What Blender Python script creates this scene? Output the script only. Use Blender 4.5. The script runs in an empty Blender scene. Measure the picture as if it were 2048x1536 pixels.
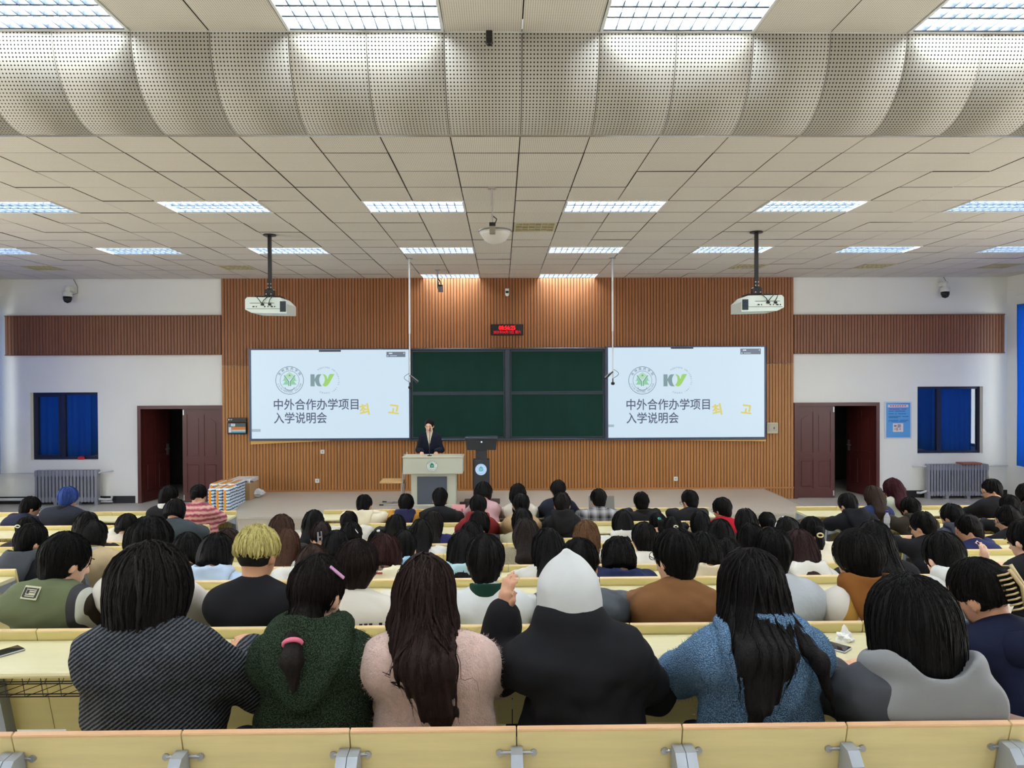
import bpy, math, random
import numpy as np
from mathutils import Vector, Matrix

# ------------------------------------------------------------------ camera, light, exposure
scene = bpy.context.scene
COL = scene.collection
CAMZ, FPX = 2.60, 1412.0
YAW, PITCH, ROLL = math.radians(-0.852), math.radians(90 - 0.609), math.radians(-0.26)
cam_data = bpy.data.cameras.new('camera')
cam_data.sensor_width = 36.0
cam_data.lens = FPX * 36.0 / 2048.0
cam_data.clip_start = 0.05
cam = bpy.data.objects.new('camera', cam_data)
COL.objects.link(cam)
CAMR = Matrix.Rotation(YAW, 4, 'Z') @ Matrix.Rotation(PITCH, 4, 'X') @ Matrix.Rotation(ROLL, 4, 'Z')
cam.matrix_world = Matrix.Translation((0, 0, CAMZ)) @ CAMR
scene.camera = cam

world = bpy.data.worlds.new('world')
scene.world = world
world.use_nodes = True
wb = world.node_tree.nodes['Background']
wb.inputs[0].default_value = (0.9, 0.95, 1.0, 1)
wb.inputs[1].default_value = 0.6

vs = scene.view_settings
vs.view_transform = 'Standard'
vs.look = 'None'
vs.exposure = 0.40
vs.gamma = 1.0
vs.use_curve_mapping = False
LAMP = 12.0            # radiance of the fluorescent ceiling fittings
DAY = 200.0           # sky light at the curtained windows, added fill at the unseen ones, watts

CROT = np.array(CAMR.to_3x3())
def at(px, py, Y):
    """point of the room seen at photo pixel (px, py) at distance Y from the camera plane"""
    v = CROT @ np.array([(px - 1024) / FPX, -(py - 768) / FPX, -1.0])
    v = v * (Y / v[1])
    return Vector((v[0], v[1], v[2] + CAMZ))
def X(px, Y, py=768): return at(px, py, Y).x
def Z(py, Y, px=1024): return at(px, py, Y).z

# ------------------------------------------------------------------ helpers
def lin(c):
    r = []
    for v in c[:3]:
        v = v / 255.0
        r.append(v / 12.92 if v <= 0.04045 else ((v + 0.055) / 1.055) ** 2.4)
    return (r[0], r[1], r[2], 1.0)

MATS = {}
def mat(name, rgb, rough=0.6, metal=0.0, var=None, bump=None, emit=0.0, spec=0.5, rnd=0.0, stretch=(1, 1, 1), sheen=0.0, alpha=None, coat=0.0):
    """principled material; var=(scale, amount) colour noise; bump=(scale, strength); rnd=per-object tone change"""
    if name in MATS: return MATS[name]
    m = bpy.data.materials.new(name)
    m.use_nodes = True
    nt = m.node_tree; N = nt.nodes; L = nt.links
    b = N['Principled BSDF']
    c = lin(rgb)
    b.inputs['Base Color'].default_value = c
    b.inputs['Roughness'].default_value = rough
    b.inputs['Metallic'].default_value = metal
    b.inputs['Specular IOR Level'].default_value = spec
    if sheen: b.inputs['Sheen Weight'].default_value = sheen
    if coat: b.inputs['Coat Weight'].default_value = coat
    tc = None
    def coords():
        nonlocal tc
        if tc is None:
            t = N.new('ShaderNodeTexCoord'); mp = N.new('ShaderNodeMapping')
            mp.inputs['Scale'].default_value = stretch
            L.new(t.outputs['Object'], mp.inputs['Vector']); tc = mp
        return tc.outputs['Vector']
    src = None
    if var:
        n = N.new('ShaderNodeTexNoise'); n.inputs['Scale'].default_value = var[0]; n.inputs['Detail'].default_value = 3
        L.new(coords(), n.inputs['Vector'])
        r = N.new('ShaderNodeMapRange'); r.inputs[1].default_value = 0.25; r.inputs[2].default_value = 0.75
        r.inputs[3].default_value = 1 - var[1]; r.inputs[4].default_value = 1 + var[1]
        L.new(n.outputs[0], r.inputs[0])
        src = r.outputs[0]
    if rnd:
        oi = N.new('ShaderNodeObjectInfo')
        r = N.new('ShaderNodeMapRange'); r.inputs[3].default_value = 1 - rnd; r.inputs[4].default_value = 1 + rnd
        L.new(oi.outputs['Random'], r.inputs[0])
        if src is not None:
            mu = N.new('ShaderNodeMath'); mu.operation = 'MULTIPLY'
            L.new(src, mu.inputs[0]); L.new(r.outputs[0], mu.inputs[1]); src = mu.outputs[0]
        else: src = r.outputs[0]
    if src is not None:
        vm = N.new('ShaderNodeVectorMath'); vm.operation = 'SCALE'
        vm.inputs[0].default_value = c[:3]
        L.new(src, vm.inputs['Scale']); L.new(vm.outputs[0], b.inputs['Base Color'])
    if bump:
        n = N.new('ShaderNodeTexNoise'); n.inputs['Scale'].default_value = bump[0]; n.inputs['Detail'].default_value = 4
        L.new(coords(), n.inputs['Vector'])
        bp = N.new('ShaderNodeBump'); bp.inputs['Strength'].default_value = bump[1]; bp.inputs['Distance'].default_value = 0.01
        L.new(n.outputs[0], bp.inputs['Height']); L.new(bp.outputs[0], b.inputs['Normal'])
    if emit:
        b.inputs['Emission Color'].default_value = c
        b.inputs['Emission Strength'].default_value = emit
    if alpha is not None:
        b.inputs['Alpha'].default_value = alpha
    MATS[name] = m
    return m

def node_mat(name, build, rough=0.6, metal=0.0, spec=0.5):
    """material whose colour (and bump height) comes from build(N, L, coords) -> (colour socket, height socket or None, bump strength)"""
    if name in MATS: return MATS[name]
    m = bpy.data.materials.new(name); m.use_nodes = True
    N = m.node_tree.nodes; L = m.node_tree.links
    b = N['Principled BSDF']
    b.inputs['Roughness'].default_value = rough; b.inputs['Metallic'].default_value = metal
    b.inputs['Specular IOR Level'].default_value = spec
    t = N.new('ShaderNodeTexCoord')
    c, h, s = build(N, L, t)
    if c is not None: L.new(c, b.inputs['Base Color'])
    if h is not None:
        bp = N.new('ShaderNodeBump'); bp.inputs['Strength'].default_value = s; bp.inputs['Distance'].default_value = 0.01
        L.new(h, bp.inputs['Height']); L.new(bp.outputs[0], b.inputs['Normal'])
    MATS[name] = m
    return m

def tag(o, label=None, cat=None, group=None, kind=None):
    if label: o['label'] = label
    if cat: o['category'] = cat
    if group: o['group'] = group
    if kind: o['kind'] = kind
    return o
def empty(name, loc=(0, 0, 0), label=None, cat=None, group=None, rz=0.0):
    o = bpy.data.objects.new(name, None)
    o.empty_display_size = 0.1
    COL.objects.link(o); o.location = loc; o.rotation_euler = (0, 0, rz)
    return tag(o, label, cat, group)
def put(name, me, mt=None, parent=None, loc=None, rot=None, scale=None):
    o = bpy.data.objects.new(name, me)
    COL.objects.link(o)
    if parent: o.parent = parent
    if loc is not None: o.location = loc
    if rot is not None: o.rotation_euler = rot
    if scale is not None: o.scale = scale
    if mt is not None:
        if len(me.materials) == 0: me.materials.append(mt)
        elif me.materials[0] is not mt:
            o.material_slots[0].link = 'OBJECT'; o.material_slots[0].material = mt
    return o
def copy_tree(o, parent=None):
    c = o.copy(); COL.objects.link(c)
    if parent is not None: c.parent = parent
    for ch in list(o.children): copy_tree(ch, c)
    return c

class MB:
    def __init__(s): s.v = []; s.f = []
    def add(s, vs_, fs):
        n = len(s.v); s.v += [tuple(p) for p in vs_]; s.f += [tuple(i + n for i in f) for f in fs]
        return s
    def box(s, x0, x1, y0, y1, z0, z1, b=0.0):
        if x1 < x0: x0, x1 = x1, x0
        if y1 < y0: y0, y1 = y1, y0
        if z1 < z0: z0, z1 = z1, z0
        if b <= 0:
            return s.add([(x0,y0,z0),(x1,y0,z0),(x1,y1,z0),(x0,y1,z0),(x0,y0,z1),(x1,y0,z1),(x1,y1,z1),(x0,y1,z1)],
                  [(0,3,2,1),(4,5,6,7),(0,1,5,4),(1,2,6,5),(2,3,7,6),(3,0,4,7)])
        b = min(b, (x1-x0)/2.01, (y1-y0)/2.01, (z1-z0)/2.01)
        vs_ = []
        for sz in (0, 1):
            for sy in (0, 1):
                for sx in (0, 1):
                    x = (x0, x1)[sx]; y = (y0, y1)[sy]; z = (z0, z1)[sz]
                    dx = (b, -b)[sx]; dy = (b, -b)[sy]; dz = (b, -b)[sz]
                    vs_ += [(x, y+dy, z+dz), (x+dx, y, z+dz), (x+dx, y+dy, z)]
        def I(sx, sy, sz, k): return (sz*4 + sy*2 + sx)*3 + k
        fs = []
        for sx in (0, 1):
            q = [I(sx,0,0,0), I(sx,1,0,0), I(sx,1,1,0), I(sx,0,1,0)]; fs.append(tuple(q if sx else q[::-1]))
        for sy in (0, 1):
            q = [I(0,sy,0,1), I(1,sy,0,1), I(1,sy,1,1), I(0,sy,1,1)]; fs.append(tuple(q[::-1] if sy else q))
        for sz in (0, 1):
            q = [I(0,0,sz,2), I(1,0,sz,2), I(1,1,sz,2), I(0,1,sz,2)]; fs.append(tuple(q if sz else q[::-1]))
        for sy in (0, 1):
            for sz in (0, 1):
                q = [I(0,sy,sz,1), I(1,sy,sz,1), I(1,sy,sz,2), I(0,sy,sz,2)]; fs.append(tuple(q if (sy == sz) == (sz == 0) else q[::-1]) if False else tuple(q))
        for sx in (0, 1):
            for sz in (0, 1): fs.append((I(sx,0,sz,0), I(sx,1,sz,0), I(sx,1,sz,2), I(sx,0,sz,2)))
        for sx in (0, 1):
            for sy in (0, 1): fs.append((I(sx,sy,0,0), I(sx,sy,1,0), I(sx,sy,1,1), I(sx,sy,0,1)))
        for sx in (0, 1):
            for sy in (0, 1):
                for sz in (0, 1): fs.append((I(sx,sy,sz,0), I(sx,sy,sz,1), I(sx,sy,sz,2)))
        return s.add(vs_, fs)
    def tube(s, path, r, n=8, caps=True):
        path = [Vector(p) for p in path]
        rs = r if isinstance(r, (list, tuple)) else [r] * len(path)
        base = len(s.v); prev = None
        for i, p in enumerate(path):
            d = (path[min(i+1, len(path)-1)] - path[max(i-1, 0)]).normalized()
            if prev is None:
                u = d.orthogonal().normalized()
            else:
                u = (prev - d * prev.dot(d)); u = u.normalized() if u.length > 1e-6 else d.orthogonal().normalized()
            prev = u; w = d.cross(u)
            for k in range(n):
                a = 2 * math.pi * k / n
                s.v.append(tuple(p + (u * math.cos(a) + w * math.sin(a)) * rs[i]))
        for i in range(len(path) - 1):
            for k in range(n):
                a = base + i*n + k; b_ = base + i*n + (k+1) % n
                s.f.append((a, b_, b_ + n, a + n))
        if caps:
            s.f.append(tuple(base + k for k in range(n))[::-1])
            s.f.append(tuple(base + (len(path)-1)*n + k for k in range(n)))
        return s
    def lathe(s, prof, c=(0, 0, 0), n=16, axis='z'):
        base = len(s.v)
        for (r, h) in prof:
            for k in range(n):
                a = 2*math.pi*k/n
                p = (r*math.cos(a), r*math.sin(a), h)
                if axis == 'y': p = (p[0], p[2], p[1])
                if axis == 'x': p = (p[2], p[0], p[1])
                s.v.append((p[0]+c[0], p[1]+c[1], p[2]+c[2]))
        for i in range(len(prof)-1):
            for k in range(n):
                a = base+i*n+k; b_ = base+i*n+(k+1) % n
                s.f.append((a, b_, b_+n, a+n))
        s.f.append(tuple(base+k for k in range(n))[::-1]); s.f.append(tuple(base+(len(prof)-1)*n+k for k in range(n)))
        return s
    def prism(s, pts, a0, a1, plane='xz'):
        """extrude a polygon: plane 'xz' along y, 'yz' along x, 'xy' along z"""
        n = len(pts); vs_ = []
        for a in (a0, a1):
            for (p, q) in pts:
                vs_.append({'xz': (p, a, q), 'yz': (a, p, q), 'xy': (p, q, a)}[plane])
        fs = [tuple(range(n))[::-1], tuple(range(n, 2*n))]
        for k in range(n): fs.append((k, (k+1) % n, n+(k+1) % n, n+k))
        return s.add(vs_, fs)
    def disc(s, c, r, n=32, r0=0.0, y=0.0, a0=0, a1=2*math.pi):
        """flat disc or ring in the xz plane facing -y"""
        base = len(s.v); full = abs(a1 - a0 - 2*math.pi) < 1e-6
        m = n if full else n+1
        for k in range(m):
            a = a0 + (a1-a0)*k/n
            s.v.append((c[0]+r*math.cos(a), y, c[1]+r*math.sin(a)))
            if r0 > 0: s.v.append((c[0]+r0*math.cos(a), y, c[1]+r0*math.sin(a)))
        if r0 > 0:
            for k in range(n):
                a = base+2*k; b_ = base+2*((k+1) % m); s.f.append((a, b_, b_+1, a+1))
        else: s.f.append(tuple(range(base, base+m)))
        return s
    def mesh(s, name, smooth=False):
        me = bpy.data.meshes.new(name)
        me.from_pydata(s.v, [], s.f); me.update()
        if smooth: me.polygons.foreach_set('use_smooth', [True]*len(me.polygons))
        return me
    def build(s, name, mt, parent=None, smooth=False, loc=None, rot=None):
        me = s.mesh(name, smooth)
        import bmesh
        bm = bmesh.new(); bm.from_mesh(me); bmesh.ops.recalc_face_normals(bm, faces=bm.faces); bm.to_mesh(me); bm.free()
        return put(name, me, mt, parent, loc, rot)
def rel(loc, parent): return loc
def struct(name, mb, mt, **k):
    return tag(mb.build(name, mt, **k), kind='structure')

_tx = {}
def text_geo(s, size, align='CENTER', bold=0.0):
    """flat letter shapes of a string in the xy plane (verts, faces)"""
    key = (s, align, bold)
    if key not in _tx:
        cu = bpy.data.curves.new('letters', 'FONT'); cu.body = s; cu.size = 1.0; cu.align_x = align; cu.align_y = 'CENTER'
        cu.resolution_u = 3; cu.offset = bold
        o = bpy.data.objects.new('letters', cu); COL.objects.link(o)
        me = o.to_mesh()
        v = [tuple(p.co) for p in me.vertices]; f = [tuple(p.vertices) for p in me.polygons]
        o.to_mesh_clear(); bpy.data.objects.remove(o); bpy.data.curves.remove(cu)
        _tx[key] = (v, f)
    v, f = _tx[key]
    return [(p[0]*size, p[1]*size) for p in v], f
def add_text(mb, s, x, z, size, y, align='CENTER', bold=0.0, rot=0.0, sx=1.0, width=None):
    v, f = text_geo(s, size, align, 0.0)
    if bold:
        n0 = len(v); bv = []; bf = []
        for k, (du, dv) in enumerate(((0, 0), (1, 0), (-1, 0), (0, 1), (0, -1), (0.7, 0.7), (-0.7, -0.7), (0.7, -0.7), (-0.7, 0.7))):
            bv += [(p[0]+du*bold*size, p[1]+dv*bold*size) for p in v]; bf += [tuple(i+k*n0 for i in q) for q in f]
        v, f = bv, bf
    if width and v:
        w = max(p[0] for p in v) - min(p[0] for p in v)
        if w > 0: sx = width / w
    c, sn = math.cos(rot), math.sin(rot)
    mb.add([(x + p[0]*sx*c - p[1]*sn, y, z + p[0]*sx*sn + p[1]*c) for p in v], f)
    return mb
def arc_text(mb, s, cx, cz, r, size, a0, a1, y, inside=False, bold=0.0):
    """letters along an arc from angle a0 to a1 (degrees, anticlockwise from +x)"""
    n = len(s)
    for i, ch in enumerate(s):
        if ch == ' ': continue
        a = math.radians(a0 + (a1-a0) * (i + 0.5) / n)
        rot = a - math.pi/2 if not inside else a + math.pi/2
        add_text(mb, ch, cx + r*math.cos(a), cz + r*math.sin(a), size, y, rot=rot, bold=bold)

# ------------------------------------------------------------------ materials of the room
white_wall = mat('white_plaster', (236, 236, 230), 0.85, var=(1.3, 0.02), bump=(180, 0.04))
floor_mat = mat('grey_terrazzo', (186, 180, 170), 0.35, var=(60, 0.06))
stage_mat = mat('stage_vinyl', (178, 168, 154), 0.4, var=(5, 0.09), stretch=(0.5, 9, 1))
wood_up = mat('slat_wood_upper', (148, 94, 54), 0.5, var=(6, 0.05), rnd=0.05, stretch=(8, 8, 0.6))
wood_lo = mat('slat_wood_lower', (172, 118, 66), 0.5, var=(6, 0.05), rnd=0.06, stretch=(8, 8, 0.6))
wood_band = mat('slat_wood_band', (132, 84, 54), 0.5, var=(6, 0.05), rnd=0.05, stretch=(8, 8, 0.6))
groove = mat('groove_brown', (62, 34, 18), 0.8)
door_wood = mat('door_mahogany', (82, 34, 32), 0.35, var=(4, 0.08), stretch=(6, 6, 0.5))
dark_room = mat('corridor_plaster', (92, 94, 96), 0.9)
black_skirt = mat('black_skirting', (28, 28, 30), 0.4)
frame_blue = mat('window_aluminium', (38, 42, 62), 0.4, metal=0.3)
steel = mat('brushed_steel', (175, 176, 178), 0.35, metal=0.8)
grey_metal = mat('grey_painted_metal', (150, 154, 160), 0.4, metal=0.2)
rad_mat = mat('radiator_paint', (150, 152, 160), 0.45, metal=0.3)
white_pl = mat('white_plastic', (228, 230, 226), 0.4)
black_pl = mat('black_plastic', (22, 22, 24), 0.35)
dark_pl = mat('charcoal_plastic', (52, 54, 60), 0.4)
red_pl = mat('red_plastic', (190, 30, 40), 0.4)
board_green = mat('chalkboard_green', (14, 52, 44), 0.7, var=(2.2, 0.14), stretch=(1, 1, 0.4), spec=0.2)
board_frame = mat('board_aluminium', (72, 80, 92), 0.35, metal=0.6)
desk_wood = mat('desk_laminate', (216, 208, 170), 0.3, var=(3, 0.035), stretch=(0.7, 10, 10))
ledge_wood = mat('ledge_laminate', (222, 208, 142), 0.35, var=(3, 0.04), stretch=(0.7, 8, 8))
back_wood = mat('backrest_laminate', (230, 212, 152), 0.35, var=(3.2, 0.07), stretch=(0.9, 12, 11))
edge_wood = mat('beech_edge', (206, 160, 116), 0.4); ledge_edge = mat('ledge_edge', (216, 188, 138), 0.4)
cardboard = mat('cardboard', (168, 136, 98), 0.8)
glass_dark = mat('window_glass', (40, 60, 110), 0.05, spec=0.6)

def blue_cloth(name, c):
    m = bpy.data.materials.new(name); m.use_nodes = True
    N = m.node_tree.nodes; L = m.node_tree.links
    N.remove(N['Principled BSDF'])
    d = N.new('ShaderNodeBsdfDiffuse'); t = N.new('ShaderNodeBsdfTranslucent'); mx = N.new('ShaderNodeMixShader')
    d.inputs[0].default_value = lin(c); t.inputs[0].default_value = lin(c)
    mx.inputs[0].default_value = 0.45
    L.new(d.outputs[0], mx.inputs[1]); L.new(t.outputs[0], mx.inputs[2]); L.new(mx.outputs[0], N['Material Output'].inputs[0])
    return m
curtain_mat = blue_cloth('blue_curtain', (52, 138, 226))

def perforated(name, rgb, pitch, dot, hole, coord='Object', tone=0.03):
    def b(N, L, t):
        sep = N.new('ShaderNodeSeparateXYZ')
        L.new(t.outputs[coord], sep.inputs[0])
        ds = []
        for i in (0, 1):
            m1 = N.new('ShaderNodeMath'); m1.operation = 'DIVIDE'; m1.inputs[1].default_value = pitch[i]
            L.new(sep.outputs[i], m1.inputs[0])
            m2 = N.new('ShaderNodeMath'); m2.operation = 'FLOORED_MODULO'; m2.inputs[1].default_value = 1.0
            L.new(m1.outputs[0], m2.inputs[0])
            m3 = N.new('ShaderNodeMath'); m3.operation = 'SUBTRACT'; m3.inputs[1].default_value = 0.5
            L.new(m2.outputs[0], m3.inputs[0])
            m4 = N.new('ShaderNodeMath'); m4.operation = 'MULTIPLY'; m4.inputs[1].default_value = pitch[i]
            L.new(m3.outputs[0], m4.inputs[0])
            m5 = N.new('ShaderNodeMath'); m5.operation = 'POWER'; m5.inputs[1].default_value = 2
            L.new(m4.outputs[0], m5.inputs[0]); ds.append(m5)
        a = N.new('ShaderNodeMath'); a.operation = 'ADD'; L.new(ds[0].outputs[0], a.inputs[0]); L.new(ds[1].outputs[0], a.inputs[1])
        r = N.new('ShaderNodeMath'); r.operation = 'SQRT'; L.new(a.outputs[0], r.inputs[0])
        lt = N.new('ShaderNodeMath'); lt.operation = 'LESS_THAN'; lt.inputs[1].default_value = dot; L.new(r.outputs[0], lt.inputs[0])
        oi = N.new('ShaderNodeObjectInfo')
        mr = N.new('ShaderNodeMapRange'); mr.inputs[3].default_value = 1-tone; mr.inputs[4].default_value = 1+tone
        L.new(oi.outputs['Random'], mr.inputs[0])
        vm = N.new('ShaderNodeVectorMath'); vm.operation = 'SCALE'; vm.inputs[0].default_value = lin(rgb)[:3]
        L.new(mr.outputs[0], vm.inputs['Scale'])
        mx = N.new('ShaderNodeMix'); mx.data_type = 'RGBA'
        L.new(lt.outputs[0], mx.inputs[0]); L.new(vm.outputs[0], mx.inputs[6]); mx.inputs[7].default_value = lin(hole)
        return mx.outputs[2], None, 0
    return node_mat(name, b, 0.7, spec=0.3)
tile_mat = perforated('perforated_tile', (224, 217, 205), (0.0172, 0.0172), 0.0034, (120, 112, 100))
gap_shade = mat('tile_gap_shade', (74, 66, 56), 0.9)  # shade of the gaps between tiles, painted dark on the tile sides
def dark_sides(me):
    me.materials.append(gap_shade)
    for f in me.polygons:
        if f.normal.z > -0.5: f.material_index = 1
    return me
tile_plain = mat('plain_tile_far', (214, 207, 195), 0.7)
bulk_mat = perforated('perforated_bulkhead', (186, 180, 168), (0.0272, 0.0285), 0.0062, (16, 15, 14), 'UV', 0.02)
plenum = mat('plenum_dark', (58, 52, 46), 0.9)
lamp_plate = mat('lamp_reflector', (236, 247, 255), 0.4, emit=LAMP)
lamp_tube = mat('lamp_tube', (248, 252, 255), 0.4, emit=LAMP*2.2)
louver_mat = mat('louver_metal', (74, 84, 98), 0.35, metal=0.2)
lamp_rim = mat('lamp_rim', (225, 226, 224), 0.4)

# ------------------------------------------------------------------ room measures
YW = 14.80                       # front wall
ZC, ZU = CAMZ + 2.057, CAMZ + 2.66
XL, XR = -10.46, X(2014, YW)
LED = [3.17, 4.15, 5.00, 5.85, 6.65, 7.45, 8.28, 9.13]           # distance of each desk ledge, nearest row first
LEDH = [1.125, 1.195, 1.345, 1.475, 1.580, 1.720, 1.720, 1.720]  # drop of ledge top below the camera
LZ = [CAMZ - h for h in LEDH]
FLO = [max(0.0, z - 0.87) for z in LZ]
SEAT0 = 2.14
def XS(k): return 0.171 + 0.6*k
def YR(n): return 6.52 + 0.59*n

# floor and tiers
b = MB(); b.box(XL-1, XR+1, 7.0, YW+4, -0.1, 0.0)
struct('floor', b, floor_mat)
prev = SEAT0
for r in range(5):
    b = MB(); y0 = (-4.0 if r == 0 else LED[r-1]+0.10); y1 = LED[r]+0.10
    if r == 0: y0 = SEAT0 + 0.10
    b.box(XL, XR, y0, y1, -0.1, FLO[r]); struct('floor', b, floor_mat)
b = MB(); b.box(XL, XR, LED[4]+0.10, 7.0, -0.1, 0.0); struct('floor', b, floor_mat)
b = MB(); b.box(XL, XR, -4.0, SEAT0+0.10, -0.1, 0.75); struct('floor', b, floor_mat)
SX0, SX1, SY0, SH = -4.98, 5.48, 12.1, 0.22
b = MB(); b.box(SX0, SX1, SY0, YW-0.03, 0.0, SH, 0.006); struct('floor_stage', b, stage_mat)
b = MB(); b.box(SX0-0.012, SX0, SY0-0.012, YW-0.05, SH-0.03, SH+0.004); b.box(SX1, SX1+0.012, SY0-0.012, YW-0.05, SH-0.03, SH+0.004); b.box(SX0-0.012, SX1+0.012, SY0-0.012, SY0, SH-0.03, SH+0.004)
struct('trim_9', b, mat('stage_edge_strip', (190, 186, 176), 0.4, metal=0.3))

# front wall with openings
def wall_grid(x0, x1, z0, z1, holes, y0, y1):
    xs = sorted({x0, x1} | {h[0] for h in holes} | {h[1] for h in holes}); zs = sorted({z0, z1} | {h[2] for h in holes} | {h[3] for h in holes})
    b = MB()
    for i in range(len(xs)-1):
        for j in range(len(zs)-1):
            cx, cz = (xs[i]+xs[i+1])/2, (zs[j]+zs[j+1])/2
            if any(h[0] < cx < h[1] and h[2] < cz < h[3] for h in holes): continue
            b.box(xs[i], xs[i+1], y0, y1, zs[j], zs[j+1])
    return b
DL = (X(276, YW), X(447, YW), -0.02, Z(811, YW, 360))
DR = (X(1587, YW), X(1757, YW), -0.02, Z(805, YW, 1670))
WL = (X(60, YW), X(195, YW), Z(920, YW, 127), Z(785, YW, 127))
WR = (X(1835, YW), X(1966, YW), Z(907, YW, 1900), Z(773, YW, 1900))
struct('wall_front', wall_grid(XL-0.3, XR+0.3, 0, 5.6, [DL, DR, WL, WR], YW, YW+0.24), white_wall)
# side walls with curtained front windows and unseen added fill windows, back wall
SWS = [(10.4, 14.25, 0.95, 3.95), (5.2, 9.05, 0.95, 3.95), (0.0, 3.85, 0.95, 3.95)]  # entries after the first are unseen windows, added to brighten the ceiling
SW = SWS[0]
for nm, xa, xb in (('wall_left', XL-0.3, XL), ('wall_right', XR, XR+0.3)):
    g = wall_grid(-4, YW+0.24, 0, 5.6, SWS, xa, xb)
    g.v = [(p[1], p[0], p[2]) for p in g.v]
    struct(nm, g, white_wall)
b = MB(); b.box(XL-0.3, XR+0.3, -4.2, -4.0, 0, 5.6); struct('wall_back', b, white_wall)
n = 1
for xa, s in ((XL, 1), (XR, -1)):
  for wi, W_ in enumerate(SWS):
    xo = xa - s*0.12
    f = MB()
    for yy in (W_[0], (W_[0]+W_[1])/2-0.03, W_[1]-0.06): f.box(xo-0.03, xo+0.03, yy, yy+0.06, W_[2], W_[3])
    for zz in (W_[2], W_[3]-0.06): f.box(xo-0.03, xo+0.03, W_[0], W_[1], zz, zz+0.06)
    w = struct('window_%d' % (n if wi == 0 else n+3+wi+(1 if s < 0 else 0)), f, frame_blue)
    b = MB(); b.box(xa - s*0.3, xa + s*0.06, W_[0]-0.1, W_[1]+0.1, W_[2]-0.05, W_[2]); b.build('window_sill', white_wall, w)
    ld = bpy.data.lights.new('day_and_fill', 'AREA'); ld.shape = 'RECTANGLE'; ld.size = W_[3]-W_[2]; ld.size_y = W_[1]-W_[0]
    ld.energy = DAY*(0.5 if wi == 0 else 1.0); ld.color = (0.82, 0.91, 1.0) if wi == 0 else (1.0, 0.985, 0.95)
    lo = bpy.data.objects.new('day_and_fill', ld); COL.objects.link(lo)
    lo.location = (xa - s*0.5, (W_[0]+W_[1])/2, (W_[2]+W_[3])/2)
    lo.rotation_euler = (0, math.radians(-90 if s > 0 else 90), 0)
  n += 1
# beam and pelmet boxes above the curtains
b = MB(); b.box(XR-0.16, XR, 9.5, 14.35, Z(622, 14.3, 2030), Z(590, 14.3, 2030), 0.01); tag(b.build('curtain_box', white_wall), 'white plaster curtain box on the right side wall', 'curtain box')
b = MB(); b.box(XL, XL+0.16, 9.5, 14.5, 3.98, 4.3, 0.01); tag(b.build('curtain_box', white_wall), 'white plaster curtain box on the left side wall', 'curtain box')
def curtain(name, x, y0, y1, z0, z1, label, amp=0.055):
    m = 90; vs_ = []; fs = []
    for j, z in enumerate((z0, z0+0.4, (z0+z1)/2, z1-0.4, z1)):
        for side in (0, 1):
            for i in range(m+1):
                t = i/m; y = y0+(y1-y0)*t
                k = 1.0 if j < 3 else 0.7
                xx = x + amp*k*math.sin(t*26+j*0.15) + 0.02*math.sin(t*61) + side*0.006
                vs_.append((xx, y, z))
    W = 2*(m+1)
    for j in range(4):
        for i in range(m):
            a = j*W+i; fs.append((a, a+1, a+1+W, a+W))
            a = j*W+(m+1)+i; fs.append((a+1, a, a+W, a+1+W))
        for e in (0, m):
            a = j*W+e; c = j*W+(m+1)+e; fs.append((a, c, c+W, a+W))
    mb = MB(); mb.add(vs_, fs)
    o = mb.build(name, curtain_mat, smooth=True)
    return tag(o, label, 'curtain', 'blue window curtains')
curtain('curtain', XL+0.21, 10.0, 14.52, 0.66, 3.98, 'blue curtain at the left edge of the room beside the radiator')
curtain('curtain', XR-0.24, 10.0, 14.22, 0.74, 4.02, 'blue curtain at the right edge of the room')

# skirting
for nm, xa, xb in (('baseboard_left', XL, DL[0]-0.08), ('baseboard_right', DR[1]+0.08, XR)):
    b = MB(); b.box(xa, xb, YW-0.015, YW, 0, 0.15); struct(nm, b, black_skirt)

# slatted cladding
SLW, SLP = 0.054, 0.0641
cx0, cx1 = X(445.5, YW), X(1585.5, YW)
ZSPL = Z(729, YW)
def cladding(name, x0, x1, z0, z1, m):
    base = MB(); base.box(x0, x1, YW-0.028, YW-0.001, z0, z1)
    base = struct(name, base, groove)
    nn = int(round((x1-x0)/SLP)); p = (x1-x0)/nn
    s = MB(); s.box(-SLW/2, SLW/2, -0.024, 0, 0, z1-z0, 0.004); me = s.mesh('slat')
    me.materials.append(m)
    for i in range(nn):
        put('slat', me, None, base, (x0+p*(i+0.5), YW-0.028, z0))
    return base
cladding('trim_1', cx0, cx1, ZSPL+0.004, ZC+0.02, wood_up)
cladding('trim_2', cx0, cx1, 0.0, ZSPL-0.004, wood_lo)
zb0, zb1 = Z(709, YW, 230), Z(633, YW, 230)
cladding('trim_3', X(14, YW), cx0-0.01, zb0, zb1, wood_band)
cladding('trim_4', cx1+0.01, X(2006, YW), zb0-0.03, zb1-0.03, wood_band)
b = MB(); b.box(cx0, cx1, YW-0.07, YW-0.052, SH, SH+0.035); struct('baseboard_front', b, wood_lo)
for nm, xa, xb, dz in (('trim_7', X(14, YW), cx0-0.01, 0), ('trim_8', cx1+0.01, X(2006, YW), -0.03)):
    b = MB(); b.box(xa, xb, YW-0.06, YW-0.002, zb1+dz, zb1+dz+0.018); b.box(xa, xb, YW-0.06, YW-0.002, zb0+dz-0.018, zb0+dz)
    struct(nm, b, mat('band_edge', (120, 70, 48), 0.5))

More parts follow.
